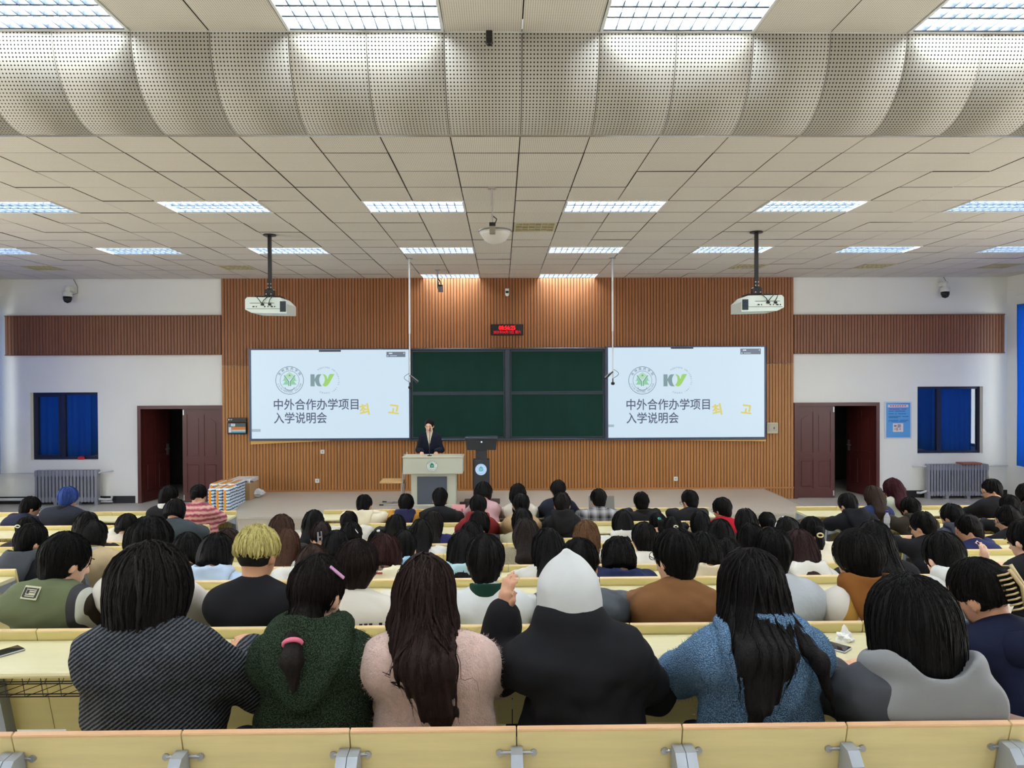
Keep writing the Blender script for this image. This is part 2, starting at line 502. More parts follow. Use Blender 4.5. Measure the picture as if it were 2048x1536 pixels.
# ------------------------------------------------------------------ ceiling
b = MB(); b.box(XL-0.3, XR+0.3, 6.06, YW+0.1, ZC+0.11, ZC+0.2); low = struct('ceiling', b, plenum)
b = MB(); b.box(XL-0.3, XR+0.3, -4.2, 5.50, ZU+0.11, ZU+0.2); up = struct('ceiling_rear', b, plenum)
lampcols = [k for k in range(-19, 18) if (k+3) % 4 == 0]     # left seam of every fitting
lampcells = set()
for n_ in (3, 8):
    for k in lampcols: lampcells |= {(k, n_), (k+1, n_)}
for k in (-3, 1): lampcells |= {(k, 13), (k+1, 13)}
vents = [(0, 5), (-9, 11), (-15, 11), (7, 11), (11, 11), (15, 11)]
rng = random.Random(4)
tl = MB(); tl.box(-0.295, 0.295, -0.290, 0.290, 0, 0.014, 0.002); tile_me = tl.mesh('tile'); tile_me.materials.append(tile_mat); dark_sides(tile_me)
cells = []
def project(p):
    q = CROT.T @ (np.array(p) - np.array([0, 0, CAMZ]))
    return 1024 + FPX*q[0]/-q[2], 768 - FPX*q[1]/-q[2]
for n_ in range(0, 14):
    for k in range(-18, 18):
        if (k, n_) in lampcells or (k, n_) in vents: continue
        c = (XS(k)+0.3, YR(n_)+0.295, ZC)
        if c[0] < XL or c[0] > XR: continue
        x_, y_ = project(c)
        cells.append((0 if -30 < x_ < 2078 else 1, c[1]**2 + c[0]**2, c))
cells.sort()
rest = MB()
for i, (o_, d_, c) in enumerate(cells):
    if i < 282 and o_ == 0:
        put('tile', tile_me, None, low, (c[0], c[1], ZC + rng.uniform(-0.0015, 0.0035)), (rng.gauss(0, 0.0025), rng.gauss(0, 0.002), 0))
    else:
        rest.box(c[0]-0.2965, c[0]+0.2965, c[1]-0.2915, c[1]+0.2915, ZC, ZC+0.014)
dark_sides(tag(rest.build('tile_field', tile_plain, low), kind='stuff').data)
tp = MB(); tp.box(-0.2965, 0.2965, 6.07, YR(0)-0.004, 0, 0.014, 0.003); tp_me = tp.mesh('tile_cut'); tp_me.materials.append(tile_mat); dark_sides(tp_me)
rest = MB()
for k in range(-18, 18):
    x = XS(k)+0.3
    if abs(x) < 5.0: put('tile', tp_me, None, low, (x, 0, ZC))
    else: rest.box(x-0.2965, x+0.2965, 6.07, YR(0)-0.004, ZC, ZC+0.014)
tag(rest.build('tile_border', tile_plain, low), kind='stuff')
# raised rear ceiling
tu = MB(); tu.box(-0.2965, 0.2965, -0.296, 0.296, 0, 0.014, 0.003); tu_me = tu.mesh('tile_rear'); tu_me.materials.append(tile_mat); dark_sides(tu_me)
rest = MB(); uplamps = []
for m_ in range(0, 16):
    y1 = 5.48 - 0.6*m_; y0 = y1 - 0.6
    for k in range(-18, 18):
        x = XS(k)+0.3
        islamp = m_ in (0, 5, 10) and any(k in (q, q+1) for q in lampcols)
        if islamp:
            if k in lampcols: uplamps.append((XS(k)+0.6, (y0+y1)/2))
            continue
        if m_ == 0 and abs(x) < 5.0: put('tile', tu_me, None, up, (x, (y0+y1)/2, ZU))
        else: rest.box(x-0.2965, x+0.2965, y0+0.004, y1-0.004, ZU, ZU+0.014)
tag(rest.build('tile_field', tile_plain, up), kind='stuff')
# curved perforated bulkhead between the two levels
seg = 14
me = MB(); uvl = []
for i in range(seg+1):
    a = math.pi/2*i/seg
    y = 6.05 - 0.57*math.cos(a); z = ZU - 0.603*math.sin(a)
    me.v += [(-0.297, y, z), (0.297, y, z), (-0.297, y+0.012, z+0.012), (0.297, y+0.012, z+0.012)]; uvl.append(0.585*a)
for i in range(seg):
    a = 4*i
    me.f += [(a, a+1, a+5, a+4), (a+3, a+2, a+6, a+7), (a+2, a, a+4, a+6), (a+1, a+3, a+7, a+5)]
pan = me.mesh('panel', True)
uv = pan.uv_layers.new(name='UVMap')
for lp in pan.loops:
    v = pan.vertices[lp.vertex_index].co
    uv.data[lp.index].uv = (v.x + 0.3, uvl[lp.vertex_index//4])
pan.materials.append(bulk_mat)
b = MB()
for i in range(seg):
    for (a, c) in ((i, i+1),):
        a0 = math.pi/2*a/seg; a1 = math.pi/2*c/seg
        p = lambda t, o: (6.05-(0.57-o)*math.cos(t), ZU-(0.603-o)*math.sin(t))
        q = [p(a0, 0.02), p(a1, 0.02), p(a1, 0.05), p(a0, 0.05)]
        b.prism(q, XL, XR, 'yz')
bulk = struct('trim_5', b, plenum)
for k in range(-18, 18):
    put('panel', pan, None, bulk, (XS(k)+0.3, 0, 0))
b = MB(); b.box(XL, XR, 6.03, 6.068, ZC-0.006, ZC+0.004); struct('trim_6', b, mat('bulkhead_strip', (214, 210, 200), 0.25, metal=0.7))
b = MB(); b.box(XL, XR, 5.474, 5.49, ZU-0.004, ZU+0.02); struct('trim_10', b, lamp_rim)

# ceiling fittings
def lamp_meshes(dep):
    h = dep/2
    f = MB()
    for a in ((-0.598, 0.598, -h, -h+0.022), (-0.598, 0.598, h-0.022, h), (-0.598, -0.576, -h+0.022, h-0.022), (0.576, 0.598, -h+0.022, h-0.022)):
        f.box(a[0], a[1], a[2], a[3], -0.006, 0.10)
    r = MB(); r.box(-0.576, 0.576, -h+0.022, h-0.022, 0.085, 0.095)
    t = MB()
    for yy in (-h*0.5, 0.0, h*0.5): t.tube([(-0.56, yy, 0.055), (0.56, yy, 0.055)], 0.015, 8)
    l = MB()
    for i in range(1, 12):
        x = -0.576 + 1.152*i/12; l.box(x-0.004, x+0.004, -h+0.022, h-0.022, 0.0, 0.040)
    for yy in (-h*0.25, h*0.25): l.box(-0.576, 0.576, yy-0.012, yy+0.012, 0.0, 0.034)
    for yy in (-h+0.03, h-0.03): l.box(-0.576, 0.576, yy-0.012, yy+0.012, 0.0, 0.03)
    return [('frame', f.mesh('frame'), lamp_rim), ('reflector', r.mesh('reflector'), lamp_plate), ('tube_set', t.mesh('tube_set', True), lamp_tube), ('louver', l.mesh('louver'), louver_mat)]
LM = {0.59: lamp_meshes(0.586), 0.6: lamp_meshes(0.596)}
ordn = ['first', 'second', 'third', 'fourth', 'fifth', 'sixth', 'seventh', 'eighth', 'ninth']
def lamp(x, y, z, dep, label, group):
    e = empty('ceiling_light', (x, y, z), label, 'ceiling light', group)
    for nm, me_, mt_ in LM[dep]: put(nm, me_, mt_, e)
def lampset(lst, z, dep, where, group):
    lst = sorted(lst)
    for i, (x, y) in enumerate(lst):
        lamp(x, y, z, dep, 'louvred fluorescent ceiling light, %s from the left %s' % (ordn[i], where), group)
okx = lambda x: XL+0.5 < x < XR-0.5
lampset([(x, y) for x, y in uplamps if y > 4.5 and okx(x)], ZU, 0.6, 'in the large row above the curved bulkhead', 'lights of the raised ceiling')
lampset([(x, y) for x, y in uplamps if 1 < y < 4 and okx(x)], ZU, 0.6, 'in the row over the camera', 'lights over the camera')
lampset([(x, y) for x, y in uplamps if y < 1 and okx(x)], ZU, 0.6, 'in the row behind the camera', 'lights behind the camera')
lampset([(XS(k)+0.6, YR(3)+0.295) for k in lampcols if okx(XS(k)+0.6)], ZC, 0.59, 'in the middle row of the low ceiling', 'middle row of lights')
lampset([(XS(k)+0.6, YR(8)+0.295) for k in lampcols if okx(XS(k)+0.6)], ZC, 0.59, 'in the row behind the projector poles', 'far row of lights')
lampset([(XS(k)+0.6, YR(13)+0.295) for k in (-3, 1)], ZC, 0.59, 'of the two tight against the slatted wall', 'wall washing lights')
# unlit panels
vent_m = mat('unlit_panel', (176, 164, 130), 0.5); vent_l = mat('unlit_panel_ribs', (198, 190, 160), 0.5)
vf = MB()
for a in ((-0.29, 0.29, -0.288, -0.26), (-0.29, 0.29, 0.26, 0.288), (-0.29, -0.262, -0.26, 0.26), (0.262, 0.29, -0.26, 0.26)): vf.box(*a, -0.004, 0.03)
vb = MB(); vb.box(-0.262, 0.262, -0.26, 0.26, 0.02, 0.03)
vl = MB()
for i in range(1, 6): vl.box(-0.262+0.0873*i-0.004, -0.262+0.0873*i+0.004, -0.26, 0.26, 0.0, 0.02)
for yy in (-0.087, 0.087): vl.box(-0.262, 0.262, yy-0.004, yy+0.004, 0.0, 0.02)
vm = [('frame', vf.mesh('frame'), vent_l), ('back_plate', vb.mesh('back_plate'), vent_m), ('rib_grid', vl.mesh('rib_grid'), vent_l)]
vlab = {(0, 5): 'beige unlit ceiling panel right of the hanging dome in the middle', (-9, 11): 'beige unlit ceiling panel left of the left projector pole', (-15, 11): 'beige unlit ceiling panel above the left wall camera',
        (7, 11): 'beige unlit ceiling panel just left of the right projector pole', (11, 11): 'beige unlit ceiling panel above the right door', (15, 11): 'beige unlit ceiling panel above the right wall camera'}
for (k, n_) in vents:
    e = empty('ceiling_panel', (XS(k)+0.3, YR(n_)+0.295, ZC), vlab[(k, n_)], 'ceiling panel', 'unlit ceiling panels')
    for nm, me_, mt_ in vm: put(nm, me_, mt_, e)

# ------------------------------------------------------------------ doors and front windows
def rect(a, b_, c, d, Y):
    mx, my = (a+b_)/2, (c+d)/2
    return at(a, my, Y).x, at(b_, my, Y).x, at(mx, d, Y).z, at(mx, c, Y).z

def door_leaf(parent, x0, x1, z1, hinge_left, angle, name):
    """panelled leaf hung at one jamb; swings away from the hall"""
    w = x1-x0
    e = empty(name, (x0 if hinge_left else x1, YW+0.06, 0.0)); e.parent = parent
    e.rotation_euler = (0, 0, math.radians(angle if hinge_left else -angle))
    s = 1 if hinge_left else -1
    def bx(m, a, b_, y0, y1, z0, z1_, bv=0): m.box(min(s*a, s*b_), max(s*a, s*b_), y0, y1, z0, z1_, bv)
    m = MB(); bx(m, 0, w, 0.012, 0.04, 0.01, z1)
    for a, b_ in ((0, 0.09), (w/2-0.045, w/2+0.045), (w-0.09, w)): bx(m, a, b_, 0, 0.05, 0.01, z1)
    for z0, z1_ in ((0.01, 0.2), (z1*0.42, z1*0.42+0.14), (z1-0.12, z1)): bx(m, 0.0005, w-0.0005, 0.001, 0.049, z0, z1_)
    o = m.build('leaf_body', door_wood, e)
    for a in (0.12, w/2+0.075):
        b_ = a + w/2-0.195
        m = MB(); bx(m, a, b_, 0.004, 0.016, 0.24, z1*0.42-0.04, 0.006); m.build('panel', door_wood, e)
        zt = z1-0.17; zl = z1*0.42+0.18
        pts = [(s*a, zl), (s*b_, zl), (s*b_, zt-0.03 if a < w/2 else zt-0.12)]
        tops = [(s*b_, zt-0.02), (s*(a+b_)/2, zt-0.03), (s*a, zt-0.12)] if a < w/2 else [(s*b_, zt-0.12), (s*(a+b_)/2, zt-0.03), (s*a, zt-0.02)]
        pts = [(s*a, zl), (s*b_, zl)] + tops
        m = MB(); m.prism(pts, 0.004, 0.016, 'xz'); m.build('panel', door_wood, e)
    return e
def door(idx, D, closed_right, ang):
    x0, x1, _, z1 = D
    f = MB()
    f.box(x0-0.0, x0+0.07, YW-0.05, YW+0.26, 0, z1); f.box(x1-0.07, x1, YW-0.05, YW+0.26, 0, z1); f.box(x0+0.07, x1-0.07, YW-0.048, YW+0.258, z1-0.07, z1)
    d = struct('door_%d' % idx, f, door_wood)
    mid = (x0+x1)/2; zz = z1-0.075
    e1 = door_leaf(d, x0+0.075, mid, zz, True, 0 if not closed_right else ang, 'door_leaf')
    e2 = door_leaf(d, mid, x1-0.075, zz, False, 0 if closed_right else ang, 'door_leaf')
    op = e1 if closed_right else e2
    s = 1 if closed_right else -1; w = mid - x0 - 0.075
    h = MB(); h.box(s*(w-0.10), s*(w-0.04), -0.012, 0.0, 0.92, 1.16); h.tube([(s*(w-0.07), -0.005, 1.05), (s*(w-0.07), -0.05, 1.05), (s*(w-0.19), -0.05, 1.05)], 0.011, 8); h.build('handle', steel, op)
    cl = e2 if closed_right else e1; s2 = -s
    h = MB()
    for zc in (0.04, zz-0.13): h.box(s2*(w-0.035), s2*(w-0.012), -0.008, 0.001, zc, zc+0.11)
    h.build('bolt', steel, cl)
    return d
door(1, DL, True, 78)
door(2, DR, False, 78)
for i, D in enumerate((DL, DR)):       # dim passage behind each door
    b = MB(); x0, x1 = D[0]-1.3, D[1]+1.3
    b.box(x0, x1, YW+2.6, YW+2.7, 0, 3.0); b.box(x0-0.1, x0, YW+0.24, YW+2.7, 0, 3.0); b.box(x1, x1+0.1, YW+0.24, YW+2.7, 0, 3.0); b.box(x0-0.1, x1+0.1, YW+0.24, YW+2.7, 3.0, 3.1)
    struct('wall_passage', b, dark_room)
def front_window(idx, W, curtain_side):
    x0, x1, z0, z1 = W; yf = YW+0.10
    f = MB(); t = 0.055
    f.box(x0, x1, yf, yf+0.06, z0, z0+t); f.box(x0, x1, yf, yf+0.06, z1-t, z1); f.box(x0, x0+t, yf, yf+0.06, z0+t, z1-t); f.box(x1-t, x1, yf, yf+0.06, z0+t, z1-t)
    mid = x0 + (x1-x0)*0.44 if curtain_side == 'all' else x0 + (x1-x0)*0.37
    f.box(mid-0.045, mid+0.045, yf-0.005, yf+0.065, z0, z1)
    w = struct('window_%d' % idx, f, frame_blue)
    for a, c in ((x0+t, mid-0.045), (mid+0.045, x1-t)):
        p = MB(); p.box(a, c, yf+0.025, yf+0.031, z0+t, z1-t)
        p.build('pane', glass_m, w)
    s = MB(); s.box(x0, x1, YW-0.01, yf, z0-0.012, z0+0.002); s.build('window_sill', white_wall, w)
    if curtain_side == 'all':
        sa = MB(); a, c = x0+t, mid-0.045
        sa.box(a+0.0, a+0.04, yf-0.012, yf+0.02, z0+t, z1-t); sa.box(c-0.04, c, yf-0.012, yf+0.02, z0+t, z1-t); sa.box(a+0.04, c-0.04, yf-0.012, yf+0.02, z0+t, z0+t+0.04); sa.box(a+0.04, c-0.04, yf-0.012, yf+0.02, z1-t-0.04, z1-t); sa.build('sash', frame_blue, w)
    return w
glass_m = bpy.data.materials.new('clear_pane'); glass_m.use_nodes = True
_N = glass_m.node_tree.nodes; _L = glass_m.node_tree.links
_N.remove(_N['Principled BSDF'])
_t = _N.new('ShaderNodeBsdfTransparent'); _t.inputs[0].default_value = (0.75, 0.8, 0.85, 1); _g = _N.new('ShaderNodeBsdfGlossy'); _g.inputs['Roughness'].default_value = 0.03
_m = _N.new('ShaderNodeMixShader'); _m.inputs[0].default_value = 0.12
_L.new(_t.outputs[0], _m.inputs[1]); _L.new(_g.outputs[0], _m.inputs[2]); _L.new(_m.outputs[0], _N['Material Output'].inputs[0])
front_window(3, WL, 'all'); front_window(4, WR, 'right')
wc_m = mat('navy_blue_cloth', (44, 84, 156), 0.8)
for (W, a, c, lab) in ((WL, 0.0, 0.8, 'blue curtain behind the left front window'), (WR, 0.36, 1.0, 'blue curtain behind the right front window')):
    x0, x1, z0, z1 = W; m = MB(); nn = 40; vs_ = []; fs = []
    for i in range(nn+1):
        x = x0 + (x1-x0)*(a+(c-a)*i/nn); y = YW+0.21+0.015*math.sin(i*1.3)
        vs_ += [(x, y, z0+0.0), (x, y, z1), (x, y+0.006, z0), (x, y+0.006, z1)]
    for i in range(nn):
        k = 4*i; fs += [(k, k+4, k+5, k+1), (k+2, k+3, k+7, k+6)]
    m.add(vs_, fs); tag(m.build('curtain', wc_m, smooth=True), lab, 'curtain', 'blue window curtains')
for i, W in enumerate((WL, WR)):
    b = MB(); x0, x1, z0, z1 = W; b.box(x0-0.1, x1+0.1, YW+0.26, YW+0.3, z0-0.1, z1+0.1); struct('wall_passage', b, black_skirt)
r = rect(155, 166, 914, 920, YW)
b = MB(); b.box(r[0], r[1], YW+0.0, YW+0.07, r[2], r[3], 0.01); b.box(r[0]+0.02, r[1]-0.02, YW+0.0, YW+0.06, r[3], r[3]+0.01)
tag(b.build('red_box', red_pl), 'small red box on the sill of the left front window', 'box')

# ------------------------------------------------------------------ radiators
def radiator(px0, px1, py0, py1, n, label, cap=False):
    Y = YW-0.16
    x0, x1, z0, z1 = rect(px0, px1, py0, py1, Y); z0 = 0.06
    e = empty('radiator', ((x0+x1)/2, Y, 0), label, 'radiator', 'cast iron radiators')
    w = (x1-x0)/n
    s = MB(); hw = w*0.44
    pts = [(-hw, z0+0.03), (-hw*0.6, z0), (hw*0.6, z0), (hw, z0+0.03), (hw, z0+0.09), (hw*0.7, z0+0.11), (hw*0.7, z1-0.14), (hw, z1-0.11), (hw, z1-0.03), (hw*0.6, z1), (-hw*0.6, z1), (-hw, z1-0.03), (-hw, z1-0.11), (-hw*0.7, z1-0.14), (-hw*0.7, z0+0.11), (-hw, z0+0.09)]
    s.prism(pts, -0.06, 0.06, 'xz')
    me_ = s.mesh('section'); me_.materials.append(rad_mat)
    for i in range(n):
        put('section', me_, None, e, (x0+w*(i+0.5)-(x0+x1)/2, 0, 0))
    h = (x1-x0)/2
    p = MB()
    for zz in (z0+0.06, z1-0.07): p.tube([(-h, 0, zz), (h, 0, zz)], 0.03, 8)
    p.build('header_pipe', rad_mat, e)
    for i, xx in enumerate((-h+w*0.5, -h*0.35, h*0.35, h-w*0.5)):
        f = MB(); f.box(xx-0.035, xx+0.035, -0.05, 0.05, 0, z0+0.05); f.build('foot', rad_mat, e)
    return e, x0, x1, z0, z1
white_pipe = mat('white_pipe', (206, 208, 210), 0.4)
e, x0, x1, z0, z1 = radiator(72, 198, 940, 1003, 18, 'grey cast iron radiator below the left front window')
b = MB(); b.tube([(XL+0.02, YW-0.05, Z(946, YW, 40)), (x0+0.02, YW-0.10, Z(946, YW, 40)), (x0+0.04, YW-0.16, z1-0.08)], 0.014, 8)
tag(b.build('pipe', white_pipe), 'thin heating pipe running to the left curtain', 'pipe')
b = MB(); b.tube([(x1-0.02, YW-0.16, z1-0.07), (x1+0.06, YW-0.14, z1-0.04), (X(222, YW), YW-0.06, z1-0.04), (X(224, YW), YW-0.005, z1-0.04)], 0.02, 8)
tag(b.build('pipe', white_pipe), 'short upper pipe stub right of the left radiator', 'pipe')
b = MB(); b.tube([(x1-0.02, YW-0.16, z0+0.06), (x1+0.1, YW-0.14, 0.10), (X(226, YW), YW-0.10, 0.10), (X(227, YW), YW-0.10, 0.17)], 0.025, 8); b.tube([(X(205, YW), YW-0.10, 0.05), (X(228, YW), YW-0.10, 0.05)], 0.02, 8)
tag(b.build('pipe', white_pipe), 'lower valve pipe right of the left radiator', 'pipe')
b = MB(); b.tube([(x0-0.02, YW-0.12, z0+0.05), (XL+0.02, YW-0.12, z0+0.05)], 0.03, 8)
tag(b.build('pipe', white_pipe), 'thick low pipe left of the left radiator', 'pipe')
e, x0, x1, z0, z1 = radiator(1852, 1974, 928, 1000, 21, 'grey cast iron radiator below the right front window')
b = MB(); b.tube([(x1-0.02, YW-0.16, z1-0.05), (x1+0.3, YW-0.06, z1-0.05), (XR-0.02, YW-0.06, z1-0.05)], 0.014, 8)
tag(b.build('pipe', white_pipe), 'thin heating pipe running to the right side wall', 'pipe')
b = MB(); b.tube([(x0+0.02, YW-0.16, z1-0.05), (x0-0.15, YW-0.06, z1-0.05), (x0-0.2, YW-0.005, z1-0.05)], 0.016, 8)
tag(b.build('pipe', white_pipe), 'short upper pipe stub left of the right radiator', 'pipe')
b = MB(); b.tube([(x0+0.02, YW-0.16, z0+0.1), (x0-0.1, YW-0.14, 0.12), (X(1828, YW), YW-0.1, 0.12)], 0.024, 8)
tag(b.build('pipe', white_pipe), 'lower valve pipe left of the right radiator', 'pipe')
r = rect(1918, 1958, 924, 928, YW-0.16)
b = MB(); b.box(r[0], r[1], YW-0.27, YW-0.05, z1+0.002, z1+0.032, 0.004); tag(b.build('wooden_board', mat('reddish_board', (160, 88, 66), 0.6)), 'thin reddish board lying on the right radiator', 'board')
b = MB(); b.tube([(X(1984, YW-0.4), YW-0.5, 0.0), (X(1981, YW-0.2), YW-0.03, Z(940, YW))], 0.022, 8); tag(b.build('wooden_stick', mat('pale_stick', (190, 150, 100), 0.6)), 'pale wooden stick leaning beside the right radiator', 'stick')

# ------------------------------------------------------------------ chalkboard and screens
YB = YW-0.16
def board():
    e = empty('chalkboard', (X(1015, YB), YB, 0), 'green sliding chalkboard of four panels between the two screens', 'chalkboard')
    ox = e.location.x
    x0, x1, z0, z1 = rect(820, 1213, 696, 879, YB)
    b = MB(); b.box(x0-ox, x1-ox, 0.06, 0.105, z0, z1); b.build('back_frame', board_frame, e)
    zm = Z(786, YB)
    for (a, c) in ((823, 1009), (1021, 1208)):
        xa, xc = X(a, YB)-ox, X(c, YB)-ox
        for (za, zc, yy) in ((zm+0.012, z1-0.05, 0.03), (z0+0.035, zm-0.012, 0.015)):
            p = MB(); p.box(xa+0.02, xc-0.02, yy+0.008, yy+0.02, za+0.02, zc-0.02); pn = p.build('board_panel', board_green, e)
            f = MB(); t = 0.022
            f.box(xa, xc, yy, yy+0.03, za, za+t); f.box(xa, xc, yy, yy+0.03, zc-t, zc); f.box(xa, xa+t, yy, yy+0.03, za+t, zc-t); f.box(xc-t, xc, yy, yy+0.03, za+t, zc-t); f.build('panel_frame', board_frame, pn)
    p = MB(); p.box(X(1010, YB)-ox, X(1020, YB)-ox, -0.005, 0.06, z0, z1, 0.006); p.build('centre_post', board_frame, e)
    for a in (820.5, 1210.5):
        p = MB(); p.box(X(a-1.5, YB)-ox, X(a+1.5, YB)-ox, -0.005, 0.06, z0, z1, 0.004); p.build('side_rail', board_frame, e)
    p = MB(); p.box(x0-ox, x1-ox, -0.02, 0.06, z0-0.02, z0+0.02, 0.005); p.build('chalk_tray', board_frame, e)
    p = MB(); p.box(x0-ox, x1-ox, -0.01, 0.06, z1-0.035, z1, 0.005); p.build('top_rail', board_frame, e)
board()

scr_mat = mat('screen_glow', (214, 236, 252), 0.3, emit=0.67); scr_mat.node_tree.nodes['Principled BSDF'].inputs['Base Color'].default_value = (0.02, 0.02, 0.02, 1)
def ink(name, c):
    m = mat(name, c, 0.4, emit=0.69); m.node_tree.nodes['Principled BSDF'].inputs['Base Color'].default_value = (0.01, 0.01, 0.01, 1); return m
ink_title = ink('ink_title', (96, 102, 128)); ink_grey = ink('ink_grey', (104, 122, 140)); ink_green = ink('ink_green', (140, 210, 165)); ink_green2 = ink('ink_green_dark', (96, 160, 118)); ink_white = ink('ink_white', (214, 236, 252))
ink_teal = ink('ink_teal', (128, 158, 164)); ink_lime = ink('ink_lime', (160, 216, 110)); ink_yellow = ink('ink_yellow', (226, 214, 122)); ink_panel = ink('ink_toolbar', (112, 122, 140)); ink_mid = ink('ink_label', (168, 186, 200)); ink_black = ink('ink_black', (40, 44, 56)); ink_green0 = ink('ink_green_pale', (178, 222, 190))
bezel = mat('screen_bezel', (78, 88, 112), 0.35, metal=0.4)
def emblem(parent, cx, cz, R, y, ring, leaf, leaf2, paper, top='吉林医药学院', bottom='JILIN MEDICAL COLLEGE', full=True):
    if paper is not None:
        m = MB(); m.disc((cx, cz), R, 40, y=y+0.0015); m.build('seal_disc', paper, parent)
    m = MB(); m.disc((cx, cz), R, 56, R*0.965, y); m.disc((cx, cz), R*0.69, 48, R*0.665, y)
    arc_text(m, top, cx, cz, R*0.83, R*0.21, 158, 22, y, bold=0.01)
    arc_text(m, bottom, cx, cz, R*0.83, R*0.17, 194, 346, y, inside=True)
    m.disc((cx, cz-R*0.40), R*0.36, 24, R*0.325, y, math.radians(195), math.radians(345))
    m.build('seal_ring', ring, parent)
    m = MB()
    P = lambda pts: [(cx+a*R, cz+c*R) for a, c in pts]
    m.add([(p[0], y, p[1]) for p in P([(0, 0.60), (0.32, 0.36), (0, 0.02), (-0.32, 0.36)])], [(0, 1, 2, 3)])
    m.build('seal_crown', leaf if not full else ink_green0, parent)
    m = MB()
    for s in (-1, 1):
        m.add([(p[0], y, p[1]) for p in P([(s*0.12, -0.10), (s*0.38, 0.26), (s*0.42, 0.04), (s*0.54, -0.02), (s*0.30, -0.04), (s*0.40, -0.20), (s*0.52, -0.30), (s*0.12, -0.30)])], [tuple(range(8))])
    m.build('seal_tree', leaf, parent)
    m = MB()
    for s in (-1, 1):
        m.add([(p[0], y-0.0012, p[1]) for p in P([(s*0.03, -0.40), (s*0.03, -0.07), (s*0.34, 0.36), (s*0.42, 0.36), (s*0.10, -0.10), (s*0.10, -0.40)])], [tuple(range(6))])
    star = [(math.sin(i*math.pi/5)*(0.10 if i % 2 == 0 else 0.04), 0.36+math.cos(i*math.pi/5)*(0.10 if i % 2 == 0 else 0.04)) for i in range(10)]
    m.add([(p[0], y-0.0012, p[1]) for p in P(star)], [tuple(range(10))])
    m.build('seal_mark', leaf2, parent)
def ky_logo(parent, x, z, s, y):
    """two letters, dark K stroke and lime Y, with the ring of small lettering"""
    P = lambda pts: [(x+a*s, y, z+c*s) for a, c in pts]
    def quad(cx_, r, a0, a1, n=10): return [(cx_ + r*math.cos(math.radians(a0+(a1-a0)*i/n)), r*math.sin(math.radians(a0+(a1-a0)*i/n))) for i in range(n+1)]
    m = MB(); m.add(P([(-1, -0.5), (-0.66, -0.5), (-0.66, 0.5), (-1, 0.5)]), [(0, 1, 2, 3)])
    left = [(-0.66, 0.10), (-0.50, 0.42), (-0.36, 0.5), (-0.08, 0.5)]; inner = [(-0.2, 0.36), (-0.27, 0.18), (-0.28, 0.0), (-0.25, -0.2), (-0.15, -0.4), (-0.04, -0.5)]; bot = [(-0.34, -0.5), (-0.48, -0.42), (-0.58, -0.2), (-0.66, -0.02)]
    pts = left+inner+bot; m.add(P(pts), [tuple(range(len(pts)))]); m.build('letter_k', ink_teal, parent)
    pts = [(-0.02, 0.52), (0.18, 0.48), (0.32, 0.36), (0.42, 0.08), (0.52, 0.40), (0.62, 0.52), (0.98, 0.52), (0.56, -0.24), (0.40, -0.44), (0.22, -0.52), (0.08, -0.48), (-0.02, -0.38), (0.10, -0.24), (0.18, 0.0), (0.16, 0.24), (0.08, 0.40)]
    m = MB(); m.add(P(pts), [tuple(range(len(pts)))]); m.build('letter_y', ink_lime, parent)
    m = MB(); arc_text(m, 'KONYANG UNIVERSITY 1991', x+0.25*s, z-0.02*s, 1.08*s, 0.17*s, 128, -62, y)
    arc_text(m, '건양대학교', x+0.25*s, z-0.02*s, 1.06*s, 0.15*s, 240, 290, y, inside=True); m.build('ring_lettering', ink_grey, parent)
